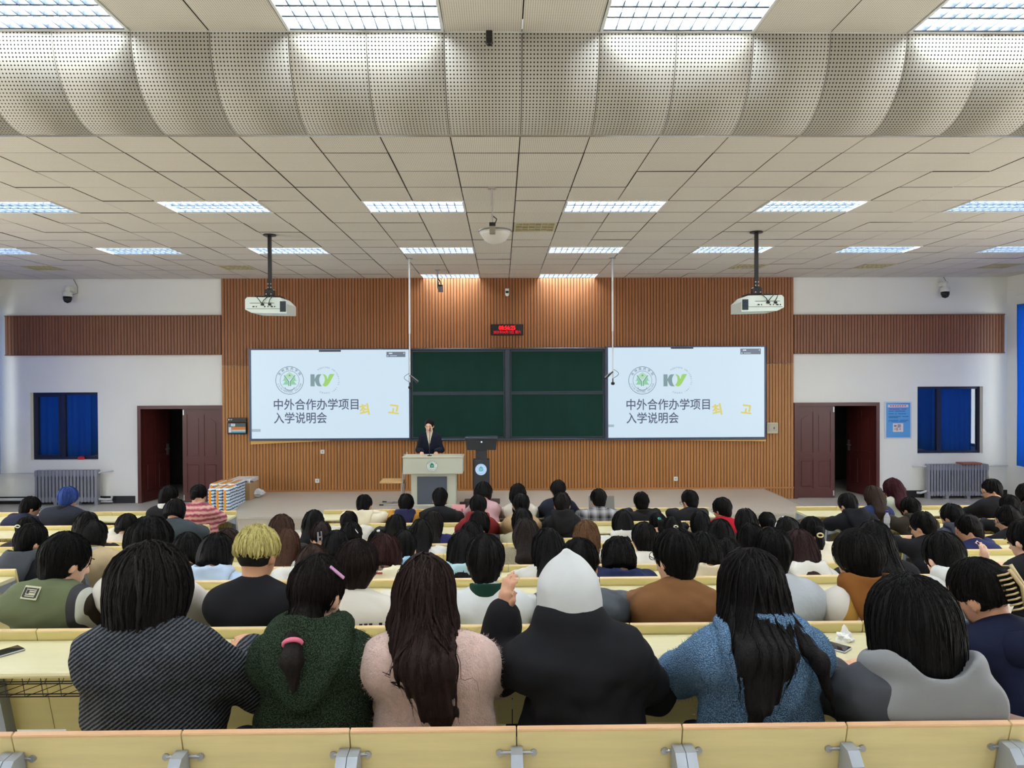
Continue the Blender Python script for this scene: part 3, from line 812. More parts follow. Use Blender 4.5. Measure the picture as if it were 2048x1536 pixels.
def screen(px0, px1, py0, py1, label, tx, bar, toolbar, tl):
    x0, x1, z0, z1 = rect(px0, px1, py0, py1, YB)
    ox = (x0+x1)/2
    e = empty('display_screen', (ox, YB, 0), label, 'screen', 'wall display screens')
    f = MB(); t = 0.045
    f.box(x0-ox, x1-ox, 0.02, 0.10, z0, z1, 0.006); f.build('housing', bezel, e)
    f = MB()
    for a in ((x0-ox, x1-ox, z0, z0+t), (x0-ox, x1-ox, z1-t*0.6, z1), (x0-ox, x0-ox+t, z0+t, z1-t*0.6), (x1-ox-t*0.7, x1-ox, z0+t, z1-t*0.6)): f.box(a[0], a[1], 0.0, 0.02, a[2], a[3])
    f.build('bezel', bezel, e)
    d = MB(); d.box(x0-ox+t, x1-ox-t*0.7, 0.012, 0.02, z0+t, z1-t*0.6); dp = d.build('display', scr_mat, e)
    y = 0.009
    k = 14.64/FPX
    def PX(p): return X(p, YB)-ox
    def PZ(p): return Z(p, YB, tx)
    m = MB()
    add_text(m, '中外合作办学项目', PX(tx), PZ(811), 0.245, y, 'LEFT', 0.012, width=None)
    m.build('title_line', ink_title, dp)
    xs = [v[0] for v in m.v]; w0 = max(xs)-min(xs); sc = (168*k)/w0
    me_ = bpy.context.scene.objects
    o = [c for c in dp.children][-1]
    mn = min(xs)
    for v in o.data.vertices: v.co.x = PX(tx) + (v.co.x-mn)*sc
    m = MB(); add_text(m, '入学说明会', PX(tx), PZ(838), 0.245, y, 'LEFT', 0.012)
    xs = [v[0] for v in m.v]; mn = min(xs); sc2 = (105*k)/(max(xs)-mn)
    m.v = [(PX(tx)+(v[0]-mn)*sc2, v[1], v[2]) for v in m.v]; m.build('title_line', ink_title, dp)
    emblem(dp, PX(tx+32), PZ(761), 28*k, y, ink_grey, ink_green, ink_green2, None)
    ky_logo(dp, PX(tx+98), PZ(761), 24*k, y)
    for ch, pp, rr in (('최', tx+182, 0.18), ('고', tx+240, -0.12)):
        m = MB(); add_text(m, ch, PX(pp), PZ(822), 0.25, y, bold=0.035, rot=rr); m.build('yellow_lettering', ink_yellow, dp)
    a, c, b0, b1 = toolbar
    m = MB(); m.box(PX(a), PX(c), y, y+0.002, PZ(b1), PZ(b0)); tb = m.build('toolbar', ink_panel, dp)
    m = MB()
    m.box(PX(a+5), PX(a+12), y-0.002, y-0.001, PZ(b0+4.4), PZ(b0+2)); m.box(PX(c-4), PX(c-2), y-0.002, y-0.001, PZ(b0+4), PZ(b0+2)); m.box(PX(a+2), PX(a+4), y-0.002, y-0.001, PZ(b1-1.5), PZ(b1-3.5)); m.box(PX(a+7), PX(a+21), y-0.002, y-0.001, PZ(b1-2), PZ(b1-3)); m.build('toolbar_mark', ink_white, dp)
    a, c, b0, b1 = bar; m = MB(); m.box(PX(a), PX(c), y, y+0.002, PZ(b1), PZ(b0)); m.build('name_bar', ink_mid, dp)
    a, c, b0, b1 = tl; m = MB(); m.box(PX(a), PX(c), y-0.001, y+0.001, PZ(b1), PZ(b0)); m.build('menu_bar', ink_black, dp)
    return e
screen(498, 821, 697, 881, 'bright wall display screen left of the chalkboard showing a title slide', 547, (501, 520, 858, 863.5), (773, 811, 704.5, 715), (638, 682, 700.5, 704))
screen(1212, 1532, 692, 879, 'bright wall display screen right of the chalkboard showing a title slide', 1253, (1213, 1228, 849, 854), (1481, 1522, 698, 709.5), (1342, 1387, 694.5, 698))
for (a, c, y0_, y1_, s, lab) in ((499, 655, 882, 888.5, 1, 'tapered pale timber strip under the left screen'), (1345, 1533, 880, 882.5, -1, 'tapered pale timber strip under the right screen')):
    xa, xc = X(a, YB), X(c, YB); z = Z(881.5 if s > 0 else 879.5, YB, (a+c)/2)
    b = MB(); pts = [(xa, z), (xc, z), (xc, z-(0.01 if s > 0 else 0.04)), (xa, z-(0.075 if s > 0 else 0.005))]
    b.prism(pts, YB+0.03, YB+0.10, 'xz'); tag(b.build('timber_strip', mat('pale_timber', (222, 176, 92), 0.5)), lab, 'timber strip')

# LED clock
r = rect(982, 1046.5, 648.5, 670.5, YW-0.12)
b = MB(); e = empty('led_clock', ((r[0]+r[1])/2, YW-0.12, 0), 'black LED wall clock with red digits above the chalkboard', 'clock')
ox = e.location.x; b.box(r[0]-ox, r[1]-ox, 0, 0.068, r[2], r[3], 0.006); b.build('housing', black_pl, e)
led = mat('led_red', (255, 30, 40), 0.4, emit=1.2); led2 = mat('led_red_dim', (190, 16, 40), 0.4, emit=0.9)
m = MB(); add_text(m, '08:56:25', 0, r[2]+(r[3]-r[2])*0.66, 0.115, -0.002, bold=0.006, width=0.34); m.build('time_digits', led, e)
m = MB(); add_text(m, '2025年04月12日 周六', 0, r[2]+(r[3]-r[2])*0.27, 0.075, -0.002, bold=0.004, width=0.57); m.build('date_digits', led2, e)
# PIR sensor
r = rect(1010.5, 1018, 577, 592, YW-0.1); ox = (r[0]+r[1])/2
e = empty('motion_sensor', (ox, YW-0.1, 0), 'small white motion sensor high on the slatted wall', 'sensor')
b = MB(); h = (r[3]-r[2]); w = (r[1]-r[0])/2
b.prism([(-w, r[2]+0.03), (-w*0.5, r[2]), (w*0.5, r[2]), (w, r[2]+0.03), (w, r[3]), (-w, r[3])], 0.0, 0.05, 'xz'); b.build('housing', white_pl, e)
b = MB(); b.box(-w*0.8, w*0.8, -0.006, 0.0, r[2]+h*0.38, r[2]+h*0.68); b.build('window', black_pl, e)
# wall switches
for (px, py, lab) in ((645, 903.5, 'upper white wall socket plate under the left screen'), (634.5, 961.5, 'lower white wall socket plate left of the lectern'), (1351.5, 957.5, 'white wall socket plate under the right screen')):
    p = at(px, py, YW-0.06); e = empty('wall_socket', (p.x, YW-0.065, p.z), lab, 'socket')
    b = MB(); b.box(-0.043, 0.043, 0, 0.014, -0.043, 0.043, 0.004); b.build('plate', white_pl, e)
    b = MB(); b.box(-0.014, 0.014, -0.002, 0.002, -0.018, 0.018); b.build('slot', mat('socket_grey', (170, 176, 180), 0.5), e)
# grey control box right of the right screen
r = rect(1534, 1556.5, 845, 867, YW-0.1); ox = (r[0]+r[1])/2
e = empty('control_box', (ox, YW-0.1, 0), 'beige wall control box beside the right screen', 'control box')
w = (r[1]-r[0])/2; b = MB(); b.box(-w, w, 0, 0.045, r[2], r[3], 0.005); b.build('housing', mat('beige_plastic', (190, 184, 160), 0.5), e)
b = MB(); b.box(-w*0.7, w*0.75, -0.006, 0, r[2]+0.05, r[3]-0.03, 0.002); b.build('lid', mat('beige_plastic_lid', (176, 170, 150), 0.5), e)
b = MB(); b.box(0.02, 0.04, -0.009, -0.006, (r[2]+r[3])/2-0.02, (r[2]+r[3])/2+0.02); b.build('latch', black_pl, e)
# wall tablet and speaker bar
r = rect(454.5, 493, 844.5, 868.5, YW-0.1); ox = (r[0]+r[1])/2; w = (r[1]-r[0])/2
e = empty('wall_tablet', (ox, YW-0.1, 0), 'black wall tablet with a lit picture beside the left door', 'tablet')
b = MB(); b.box(-w, w, 0, 0.045, r[2], r[3], 0.01); b.build('housing', black_pl, e)
z0, z1 = r[2]+0.035, r[3]-0.025; ww = w-0.02
def cell(a, c, p, q, mm, nm): b = MB(); b.box(-ww+2*ww*a, -ww+2*ww*c, -0.003, 0.0, z0+(z1-z0)*p, z0+(z1-z0)*q); b.build(nm, mm, e)
cell(0.2, 1, 0.62, 1, ink('tab_green', (50, 74, 72)), 'picture_area'); cell(0.2, 1, 0.30, 0.62, ink('tab_orange', (190, 104, 40)), 'picture_area'); cell(0.2, 1, 0.16, 0.30, ink('tab_beige', (190, 188, 150)), 'picture_area'); cell(0.2, 1, 0, 0.16, ink('tab_blue', (70, 160, 200)), 'picture_area')
cell(0.17, 0.4, 0.68, 0.99, ink_white, 'picture_area'); cell(0, 0.17, 0.62, 1, ink('tab_dark', (90, 94, 110)), 'picture_area'); cell(0.02, 0.18, 0, 0.60, ink('tab_pale', (190, 200, 205)), 'picture_area')
r2 = rect(454.5, 493, 835.5, 843, YW-0.1)
b = MB(); pts = []
hh = (r2[3]-r2[2])/2; zc = (r2[2]+r2[3])/2
for i in range(9): a = -math.pi/2+math.pi*i/8; pts.append((w-hh+hh*math.cos(a), zc+hh*math.sin(a)))
for i in range(9): a = math.pi/2+math.pi*i/8; pts.append((-w+hh+hh*math.cos(a), zc+hh*math.sin(a)))
e = empty('sensor_bar', (ox, YW-0.1, 0), 'rounded black bar with two lights above the wall tablet', 'sensor bar'); b.prism(pts, 0, 0.045, 'xz'); b.build('housing', black_pl, e)
b = MB(); b.disc((-w+0.035, zc), 0.016, 12, y=-0.001); b.build('lens', white_pl, e)
b = MB(); b.box(-w+0.065, -w+0.105, -0.002, 0, zc-0.012, zc+0.012); b.build('lamp', ink('bar_grey', (150, 150, 150)), e)

# poster
r = rect(1769, 1823, 803, 877.5, YW-0.01); ox = (r[0]+r[1])/2; w = (r[1]-r[0])/2; H_ = r[3]-r[2]; z0 = r[2]
e = empty('safety_poster', (ox, YW-0.012, 0), 'blue notice poster on the white wall between right door and window', 'poster')
b = MB(); b.box(-w, w, 0, 0.008, r[2], r[3]); b.build('sheet', mat('poster_border', (196, 208, 228), 0.4), e)
def pbox(a, c, p, q, mm, nm, y=-0.0005): b = MB(); b.box(-w+2*w*a, -w+2*w*c, y-0.0005, y, z0+H_*(1-q), z0+H_*(1-p)); b.build(nm, mm, e)
pb = mat('poster_blue', (84, 156, 218), 0.4); pbox(0.06, 0.955, 0.035, 0.965, pb, 'blue_field')
pbox(0.12, 0.88, 0.085, 0.155, mat('poster_title_bg', (220, 210, 226), 0.4), 'title_strip', -0.001)
for i in range(7): pbox(0.20+0.088*i, 0.20+0.088*i+0.062, 0.10, 0.135, mat('poster_red', (206, 96, 110), 0.5), 'title_mark', -0.002)
for i in range(13):
    if i != 8: pbox(0.17+0.05*i, 0.17+0.05*i+0.036, 0.187, 0.213, mat('poster_purple', (130, 66, 150), 0.5), 'subtitle_mark', -0.002)
pd = mat('poster_ink', (10, 96, 168), 0.5)
for (a, c, q) in ((0.15, 0.34, 0.26), (0.39, 0.77, 0.26), (0.15, 0.34, 0.33), (0.38, 0.45, 0.33), (0.50, 0.80, 0.33), (0.15, 0.60, 0.40), (0.65, 0.88, 0.40), (0.15, 0.50, 0.435), (0.15, 0.52, 0.505), (0.56, 0.88, 0.505), (0.15, 0.18, 0.54), (0.23, 0.50, 0.54), (0.53, 0.80, 0.54)): pbox(a, c, q-0.009, q+0.009, pd, 'text_line', -0.001)
pbox(0.31, 0.69, 0.585, 0.815, mat('poster_white', (222, 218, 224), 0.5), 'inset_picture', -0.001)
for (a, c, p, q, cc) in ((0.35, 0.44, 0.63, 0.68, (150, 110, 110)), (0.48, 0.60, 0.61, 0.70, (150, 150, 165)), (0.36, 0.40, 0.72, 0.76, (170, 140, 130)), (0.42, 0.50, 0.70, 0.78, (190, 160, 150)), (0.55, 0.60, 0.72, 0.76, (180, 130, 120))): pbox(a, c, p, q, mat('poster_bit_%d' % int(a*100), cc, 0.5), 'inset_mark', -0.002)

# wall mounted dome cameras
def ptz(px, py0, py1, label, cable_dir):
    p0 = at(px, py0, YW-0.12); p1 = at(px, py1, YW-0.12); h = p0.z-p1.z; R_ = 0.09
    e = empty('dome_camera', (p0.x, YW-0.16, p1.z), label, 'camera', 'wall dome cameras')
    b = MB(); b.lathe([(0.001, h), (R_*0.55, h-0.005), (R_*0.62, h*0.78), (R_*0.5, h*0.7), (R_*0.95, h*0.62), (R_*1.0, h*0.42), (R_*0.98, h*0.38), (0.001, h*0.38)], n=20); b.build('housing', white_pl, e, smooth=True)
    b = MB(); b.lathe([(R_*0.92, h*0.39), (R_*0.9, h*0.22), (R_*0.65, h*0.07), (0.001, 0.0)], n=20); b.build('dome', black_pl, e, smooth=True)
    b = MB(); b.box(-0.05, 0.05, 0.0, 0.16, h*0.72, h*0.98, 0.01); b.build('bracket', white_pl, e)
    b = MB(); b.tube([(0.03*cable_dir, 0.1, h*0.5), (0.13*cable_dir, 0.13, h*0.62), (0.12*cable_dir, 0.15, h), (0.0, 0.15, h+0.22)], 0.007, 6); b.build('cable', grey_metal, e)
ptz(137, 572, 607, 'white dome camera with black globe high on the left white wall', 1)
ptz(1888, 563, 597, 'white dome camera with black globe high on the right white wall', 1)

# ------------------------------------------------------------------ ceiling hung things
def projector(px, ptop, pyt, pyb, w0, w1, Y, label, flip):
    pt = at(px, ptop, Y); zt = at(px, pyt, Y).z; zb = at(px, pyb, Y).z
    xa, xb = at(w0, pyt, Y).x, at(w1, pyt, Y).x; cx = pt.x
    e = empty('projector', (cx, Y, zb), label, 'projector', 'ceiling projectors')
    h = zt-zb; a, c = xa-cx, xb-cx
    s = -1 if flip else 1
    L_, R_ = (a, c)
    # outline seen from the back: chamfered slab
    if not flip: pts = [(L_, h*0.25), (L_+0.16*(R_-L_), h*0.04), (R_, 0.0), (R_, h*0.58), (R_-0.16*(R_-L_), h*0.97), (L_+0.05*(R_-L_), h), (L_, h*0.86)]
    else: pts = [(R_, h*0.25), (R_-0.16*(R_-L_), h*0.04), (L_, 0.0), (L_, h*0.58), (L_+0.16*(R_-L_), h*0.97), (R_-0.05*(R_-L_), h), (R_, h*0.86)]
    b = MB(); b.prism(pts, 0.0, 0.46, 'xz'); b.build('housing', mat('projector_shell', (206, 216, 208), 0.4), e)
    b = MB(); b.prism([(L_+0.02, h*0.27), (R_-0.02, h*0.27), (R_-0.02, h*0.30), (L_+0.02, h*0.30)], -0.003, 0.0, 'xz'); b.build('seam', mat('projector_seam', (120, 126, 122), 0.5), e)
    v0, v1 = (R_-0.16*(R_-L_), R_-0.01) if not flip else (L_+0.01, L_+0.16*(R_-L_))
    g = MB()
    for i in range(7):
        z = h*(0.14+0.085*i)
        g.box(v0+0.004, v1-0.004, -0.012, -0.004, z, z+h*0.035)
    g.build('vent_slats', mat('vent_blue_grey', (58, 72, 92), 0.5), e)
    g = MB(); g.box(v0, v1, -0.004, 0.0, h*0.10, h*0.74); g.build('vent_recess', black_pl, e)
    q = MB(); w = R_-L_; u0 = L_+0.1*w if not flip else L_+0.30*w
    q.box(u0+0.02*w, u0+0.60*w, -0.004, 0, h*0.62, h*0.645)
    for t, ww in ((0.08, 0.045), (0.16, 0.02), (0.36, 0.03), (0.44, 0.02), (0.52, 0.05), (0.60, 0.025)):
        q.box(u0+t*w, u0+(t+ww)*w, -0.006, 0, h*0.38, h*0.45)
    q.build('port_row', black_pl, e)
    cb = MB()
    for t, d in ((0.28, 0.22), (0.34, -0.2), (0.46, 0.12)):
        x = u0+t*w; cb.tube([(x, -0.005, h*0.5), (x+d*0.4*w, -0.03, h*0.8), (x+d*w*0.8, -0.01, h*1.02), (0, 0.2, h*1.15)], 0.006, 6)
    for t in (0.30, 0.47): cb.box(u0+t*w, u0+(t+0.06)*w, -0.02, 0.0, h*0.48, h*0.6, 0.004)
    cb.build('cable', black_pl, e)
    m_ = MB(); m_.box(-0.17, 0.17, 0.1, 0.36, h+0.004, h+0.03); m_.box(-0.06, 0.06, 0.16, 0.28, h+0.03, h+0.13, 0.01); m_.build('mount_plate', black_pl, e)
    p = MB(); p.box(-0.024, 0.024, 0.196, 0.244, h+0.12, ZC-zb-0.02, 0.004); p.lathe([(0.09, ZC-zb-0.02), (0.09, ZC-zb-0.003)], (0, 0.22, 0), 16); p.build('pole', black_pl, e)
    sc = MB()
    for x in (-0.035, 0.035):
        for z in (0.06, 0.16, 0.21): sc.lathe([(0.009, 0.150 if z < 0.1 else 0.188), (0.009, 0.156 if z < 0.1 else 0.196)], (x if z < 0.1 else x*0.6, 0, h+z), 8, 'y')
    sc.build('screw', steel, e)
projector(529, 470, 594, 627, 490, 573, 10.0, 'white ceiling projector on a black pole, the left one', False)
projector(1524, 462, 590, 623, 1483, 1568, 9.85, 'white ceiling projector on a black pole, the right one', True)

def hanging_mic(px, py, pyb, d, label):
    t = at(px, py, d); zb = at(px, pyb, d).z
    e = empty('hanging_microphone', (t.x, d, zb), label, 'microphone', 'hanging microphones')
    H = ZC-zb
    b = MB(); b.tube([(0, 0, 0.10), (0, 0, H*0.42)], 0.011, 10); b.tube([(0, 0, H*0.42), (0, 0, H-0.005)], 0.017, 10); b.build('pole', mat('pole_white_steel', (206, 206, 206), 0.35, metal=0.4), e)
    b = MB(); b.lathe([(0.06, H-0.014), (0.06, H-0.003)], n=16); b.build('ceiling_plate', grey_metal, e)
    s = 1 if px < 1000 else -1
    b = MB(); b.tube([(0, -0.01, 0.22), (s*0.06, -0.02, 0.17), (s*0.14, -0.03, 0.10)], [0.012, 0.02, 0.028], 10); b.build('microphone_head', black_pl, e)
    b = MB(); b.tube([(0, 0, 0.10), (0, 0, 0.02)], 0.011, 8); b.lathe([(0.001, 0.0), (0.028, 0.01), (0.034, 0.03), (0.026, 0.05), (0.001, 0.06)], (0, 0, -0.02), 12); b.build('weight', black_pl, e)
    b = MB(); b.tube([(0, 0, 0.26)] + [(-s*0.10*math.sin(math.pi*i/8), -0.01, 0.26-0.16*i/8) for i in range(1, 8)] + [(0, 0, 0.10)], 0.004, 6); b.build('cable', black_pl, e)
hanging_mic(818.5, 519, 776, 12.3, 'ceiling hung microphone on a white rod left of the chalkboard')
hanging_mic(1225, 519, 768, 12.3, 'ceiling hung microphone on a white rod over the right screen')

# small camera on a ceiling rod in front of the slatted wall
d = 13.6; t = at(875, 541, d); zb = at(881, 583, d).z
e = empty('ceiling_camera', (t.x, d, zb), 'small grey box camera on a short ceiling rod left of the sensor', 'camera')
H = ZC-zb
b = MB(); b.tube([(0, 0, 0.06), (0, 0, H-0.004)], 0.013, 8); b.lathe([(0.05, H-0.012), (0.05, H-0.003)], n=14); b.build('rod', grey_metal, e)
b = MB(); b.box(0.01, 0.10, -0.05, 0.12, 0.0, 0.10, 0.008); b.build('housing', mat('camera_grey', (112, 112, 118), 0.4), e)
b = MB(); b.tube([(0.03, -0.04, 0.10), (0.02, -0.04, 0.16), (0.05, -0.03, 0.2), (0.0, 0, 0.26)], 0.008, 6); b.tube([(0.07, -0.04, 0.10), (0.06, -0.04, 0.18), (0.0, 0, 0.24)], 0.008, 6); b.box(0.012, 0.098, -0.045, 0.06, 0.1, 0.125); b.build('cable', black_pl, e)

# rod with camera and wide saucer in the middle of the ceiling
d = 7.72; t = at(984, 376, d)
e = empty('ceiling_dish', (t.x, d, ZC), 'ceiling rod with small camera and white saucer in the middle of the hall', 'ceiling dish')
k = d/FPX
b = MB(); b.lathe([(0.05, -0.012), (0.05, -0.002)], n=16); b.tube([(0, 0, -0.01), (0, 0, -0.19)], 0.013, 10); b.tube([(0.003, 0, -0.19), (0.003, 0, -0.44)], 0.008, 8); b.build('rod', mat('rod_pale', (180, 172, 166), 0.4, metal=0.3), e)
b = MB(); b.box(-0.03, 0.035, -0.05, 0.05, -0.50, -0.40, 0.006); b.build('camera_box', mat('camera_beige', (150, 142, 128), 0.5), e)
b = MB(); b.box(-0.031, 0.036, -0.054, -0.04, -0.425, -0.385); b.tube([(0.0, 0, -0.30), (0.05, 0, -0.34), (0.03, -0.03, -0.40)], 0.006, 6); b.build('cable', black_pl, e)
prof = [(0.001, -0.62), (0.07, -0.605), (0.125, -0.57), (0.16, -0.52), (0.185, -0.47)]
b = MB(); n = 28
prof2 = prof + [(0.178, -0.47), (0.152, -0.515), (0.12, -0.56), (0.066, -0.595), (0.001, -0.61)]
b.lathe(prof2, (0.03, 0.30, 0.06), n); b.build('saucer', mat('saucer_white', (214, 210, 204), 0.3), e, smooth=True)
b = MB(); b.tube([(0.03+0.182*math.cos(2*math.pi*i/28), 0.30+0.182*math.sin(2*math.pi*i/28), -0.41) for i in range(29)], 0.009, 6); b.tube([(0.003, 0.0, -0.44), (0.003, 0.10, -0.43), (0.03, 0.118, -0.42)], 0.008, 6); b.build('rim', mat('rim_grey', (128, 126, 122), 0.4), e)

# black camera on the edge of the raised ceiling
d = 5.40; t = at(978.5, 64, d); zb = at(978.5, 90, d).z
e = empty('box_camera', (t.x, d, t.z), 'black box camera hanging at the top of the curved bulkhead', 'camera')
b = MB(); b.box(-0.025, 0.025, -0.035, 0.035, -0.075, 0.0, 0.005); b.build('bracket', black_pl, e)
b = MB(); b.lathe([(0.001, -0.104), (0.02, -0.10), (0.03, -0.085), (0.028, -0.07), (0.001, -0.066)], n=12); b.box(-0.024, 0.026, -0.06, -0.02, -0.098, -0.06, 0.006); b.build('camera_head', black_pl, e)

# ------------------------------------------------------------------ lectern, kiosk, chair, boxes
lect = mat('lectern_grey', (186, 188, 172), 0.45); lect2 = mat('lectern_top', (206, 202, 180), 0.4)
Y = 12.95; cx = X(865, Y)
e = empty('lectern', (cx, Y, SH), 'grey-beige lectern with round green seal on the stage', 'lectern')
r = rect(805.5, 925.5, 915, 948.5, Y); rb = rect(821, 911.5, 948, 1012, Y); z = lambda v: v-SH
b = MB(); b.box(r[0]-cx, r[1]-cx, 0, 0.44, z(r[2]), z(r[3]), 0.012); b.build('desk_box', lect, e)
b = MB(); b.prism([(-0.01, z(r[3])), (0.46, z(r[3])), (0.46, z(r[3])+0.014), (-0.01, z(r[3])+0.014)], r[0]-cx-0.01, r[1]-cx+0.01, 'yz'); b.build('top_board', lect2, e)
b = MB(); b.box(rb[0]-cx, rb[1]-cx, 0.08, 0.40, 0.0, z(r[2])+0.01, 0.008); b.build('body', lect, e)
rp = rect(834.5, 894, 953, 1010.5, Y+0.08); b = MB(); b.box(rp[0]-cx, rp[1]-cx, 0.066, 0.082, 0.03, z(rp[3]), 0.004); b.build('front_panel', mat('lectern_dark', (78, 84, 98), 0.4), e)
b = MB(); b.box(rb[0]-cx-0.02, rb[1]-cx+0.02, 0.05, 0.42, 0.0, 0.03, 0.005); b.build('plinth', lect, e)
pc = at(864, 932, Y)
holder = empty('seal', (pc.x-cx, -0.004, pc.z-SH)); holder.parent = e
seal_w = mat('seal_white', (224, 230, 226), 0.4); seal_g = mat('seal_green', (0, 148, 116), 0.4); seal_d = mat('seal_dark_green', (0, 92, 80), 0.4); seal_k = mat('seal_ring_grey', (60, 110, 110), 0.4)
emblem(holder, 0, 0, 0.098, 0.0, seal_k, seal_g, seal_d, seal_w, full=False)
# gooseneck microphone on the lectern
pm = at(858.5, 862, Y+0.1)
m = empty('gooseneck_microphone', (pm.x, Y+0.12, r[3]+0.016), 'thin black gooseneck microphone standing on the lectern', 'microphone')
hz = pm.z - (r[3]+0.016)
b = MB(); b.tube([(0, 0, 0.0), (0, 0, hz*0.6), (0.004, 0.03, hz*0.9), (0.004, 0.06, hz)], 0.006, 6); b.lathe([(0.04, 0), (0.04, 0.015)], n=12); b.build('neck', black_pl, m)
b = MB(); b.tube([(0.004, 0.06, hz-0.01), (0.004, 0.085, hz+0.05)], 0.013, 8); b.build('capsule', black_pl, m)

Y = 13.25; cx = X(962.5, Y)
e = empty('presentation_kiosk', (cx, Y, SH), 'black presentation kiosk with glowing round seal beside the lectern', 'kiosk')
r = rect(946.5, 979, 920, 1005, Y); b = MB(); b.box(r[0]-cx, r[1]-cx, 0, 0.28, 0.03, r[3]-SH, 0.006); b.build('lower_column', dark_pl, e)
r2 = rect(951, 974, 890, 921, Y); b = MB(); b.box(r2[0]-cx, r2[1]-cx, 0.05, 0.2, r[3]-SH-0.02, r2[3]-SH, 0.006); b.build('upper_column', dark_pl, e)
r3 = rect(930, 995, 874, 900, Y); zt, zb = r3[3]-SH, r3[2]-SH
b = MB(); w0, w1 = r3[0]-cx, r3[1]-cx
b.prism([(w0+0.03, zb), (w1-0.03, zb), (w1-0.01, zt-0.05), (w0+0.01, zt-0.05)], 0.0, 0.18, 'xz'); b.build('monitor_back', mat('kiosk_black', (36, 38, 42), 0.45), e)
b = MB(); b.box(w0-0.005, w1+0.005, -0.01, 0.30, zt-0.05, zt, 0.012); b.build('monitor_rim', mat('kiosk_rim', (66, 70, 80), 0.35, metal=0.3), e)
b = MB(); b.disc((0, (zt+zb)/2+0.03), 0.017, 14, y=-0.013); b.build('indicator', ink_white, e)
b = MB(); b.box(-0.34, 0.34, -0.1, 0.35, 0.0, 0.03, 0.008); b.build('base_plate', dark_pl, e)
pc = at(962, 939, Y); holder = empty('seal', (pc.x-cx, -0.004, pc.z-SH)); holder.parent = e
emblem(holder, 0, 0, 0.108, 0.0, ink('glow_ring', (120, 170, 210)), ink('glow_teal', (90, 180, 190)), ink('glow_teal_dark', (60, 140, 160)), ink('glow_disc', (196, 222, 250)), full=False)
# monitor box lying on the stage floor behind the first desk
r = rect(917, 950, 1003, 1018, 12.3); cx = (r[0]+r[1])/2
e = empty('stage_monitor', (cx, 12.3, SH), 'low black box with sloping top on the stage right of the lectern', 'box')
b = MB(); w = (r[1]-r[0])/2; b.prism([(0, 0), (0.4, 0), (0.4, 0.13), (0.0, 0.07)], -w, w, 'yz'); b.build('housing', black_pl, e)

# chair at the lectern
Y = 13.1; cx = X(793, Y)
e = empty('stage_chair', (cx, Y, SH), 'steel tube chair with wooden seat left of the lectern', 'chair')
zs = Z(967, Y, 790)-SH
ply = mat('chair_plywood', (206, 164, 104), 0.45)
b = MB(); b.prism([(-0.02, zs), (0.36, zs+0.01), (0.38, zs+0.03), (0.36, zs+0.045), (-0.04, zs+0.035), (-0.06, zs+0.02)], -0.32, 0.10, 'yz'); b.build('seat', ply, e)
b = MB(); b.prism([(0.12, 0.66), (0.14, 0.92), (0.155, 0.92), (0.135, 0.66)], -0.06, 0.30, 'xz'); 
for i, yy in enumerate((0.0, 0.34)):
    t = MB(); t.tube([(-0.30, yy, 0.012), (0.02, yy, 0.012), (0.06, yy, 0.05), (0.14, yy, 0.95)], 0.016, 8); t.build('leg_frame', steel, e)
    f = MB(); f.box(-0.33, -0.25, yy-0.02, yy+0.02, 0.0, 0.022); f.build('foot_cap', black_pl, e)
b = MB(); b.prism([(0.00, 0.62), (0.34, 0.62), (0.34, 0.92), (0.0, 0.92)], 0.13, 0.145, 'yz'); b.build('backrest', ply, e)
t = MB(); t.tube([(-0.12, 0.0, 0.012), (-0.12, 0.34, 0.012)], 0.014, 8); t.tube([(0.10, 0.0, zs-0.01), (0.10, 0.34, zs-0.01)], 0.014, 8); t.build('crossbar', steel, e)

# wrapped cartons left of the stage
wrapm = node_mat('printed_wrap', lambda N, L, t: wrap_nodes(N, L, t), 0.25) if False else None
def wrap_nodes(N, L, t):
    sep = N.new('ShaderNodeSeparateXYZ'); L.new(t.outputs['Object'], sep.inputs[0])
    w = N.new('ShaderNodeTexWave'); w.wave_type = 'BANDS'; w.bands_direction = 'Z'; w.inputs['Scale'].default_value = 5.5; w.inputs['Distortion'].default_value = 2.5; w.inputs['Detail Scale'].default_value = 3
    L.new(t.outputs['Object'], w.inputs[0])
    cr = N.new('ShaderNodeValToRGB'); cr.color_ramp.interpolation = 'CONSTANT'
    cr.color_ramp.elements[0].color = lin((206, 222, 232)); cr.color_ramp.elements[0].position = 0
    e1 = cr.color_ramp.elements.new(0.62); e1.color = lin((120, 160, 205)); cr.color_ramp.elements[-1].color = lin((60, 84, 130)); cr.color_ramp.elements[-1].position = 0.8
    L.new(w.outputs[0], cr.inputs[0])
    return cr.outputs[0], None, 0
wrapm = node_mat('printed_wrap', wrap_nodes, 0.25)
orange = mat('orange_print', (236, 150, 24), 0.3)
def carton(px0, px1, py0, Y, dep, label, stripes):
    x0, x1 = X(px0, Y, 990), X(px1, Y, 990); z1 = Z(py0, Y, (px0+px1)/2)
    cx = (x0+x1)/2; w = (x1-x0)/2
    e = empty('wrapped_carton', (cx, Y, 0), label, 'carton', 'wrapped cartons beside the stage')
    nc = 3; cw = 2*w/nc
    for i in range(nc):
        b = MB(); b.box(-w+cw*i+0.006, -w+cw*(i+1)-0.006, 0, dep, 0.0, z1-0.004*(i % 2), 0.025); o = b.build('pack', wrapm, e)
        b = MB(); xx = -w+cw*i+0.03; b.box(xx, xx+cw*0.3, -0.004, 0.01, 0.02, z1-0.03); b.box(xx, xx+cw*0.55, 0.03, dep-0.03, z1-0.002, z1+0.004); b.build('orange_stripe', orange, o)
    return e
carton(414, 459, 977, 12.55, 0.42, 'shrink-wrapped carton pack printed orange and blue, front of the pile', 3)
carton(417, 470, 968, 13.1, 0.55, 'shrink-wrapped carton pack printed orange and blue, behind the front pack', 3)
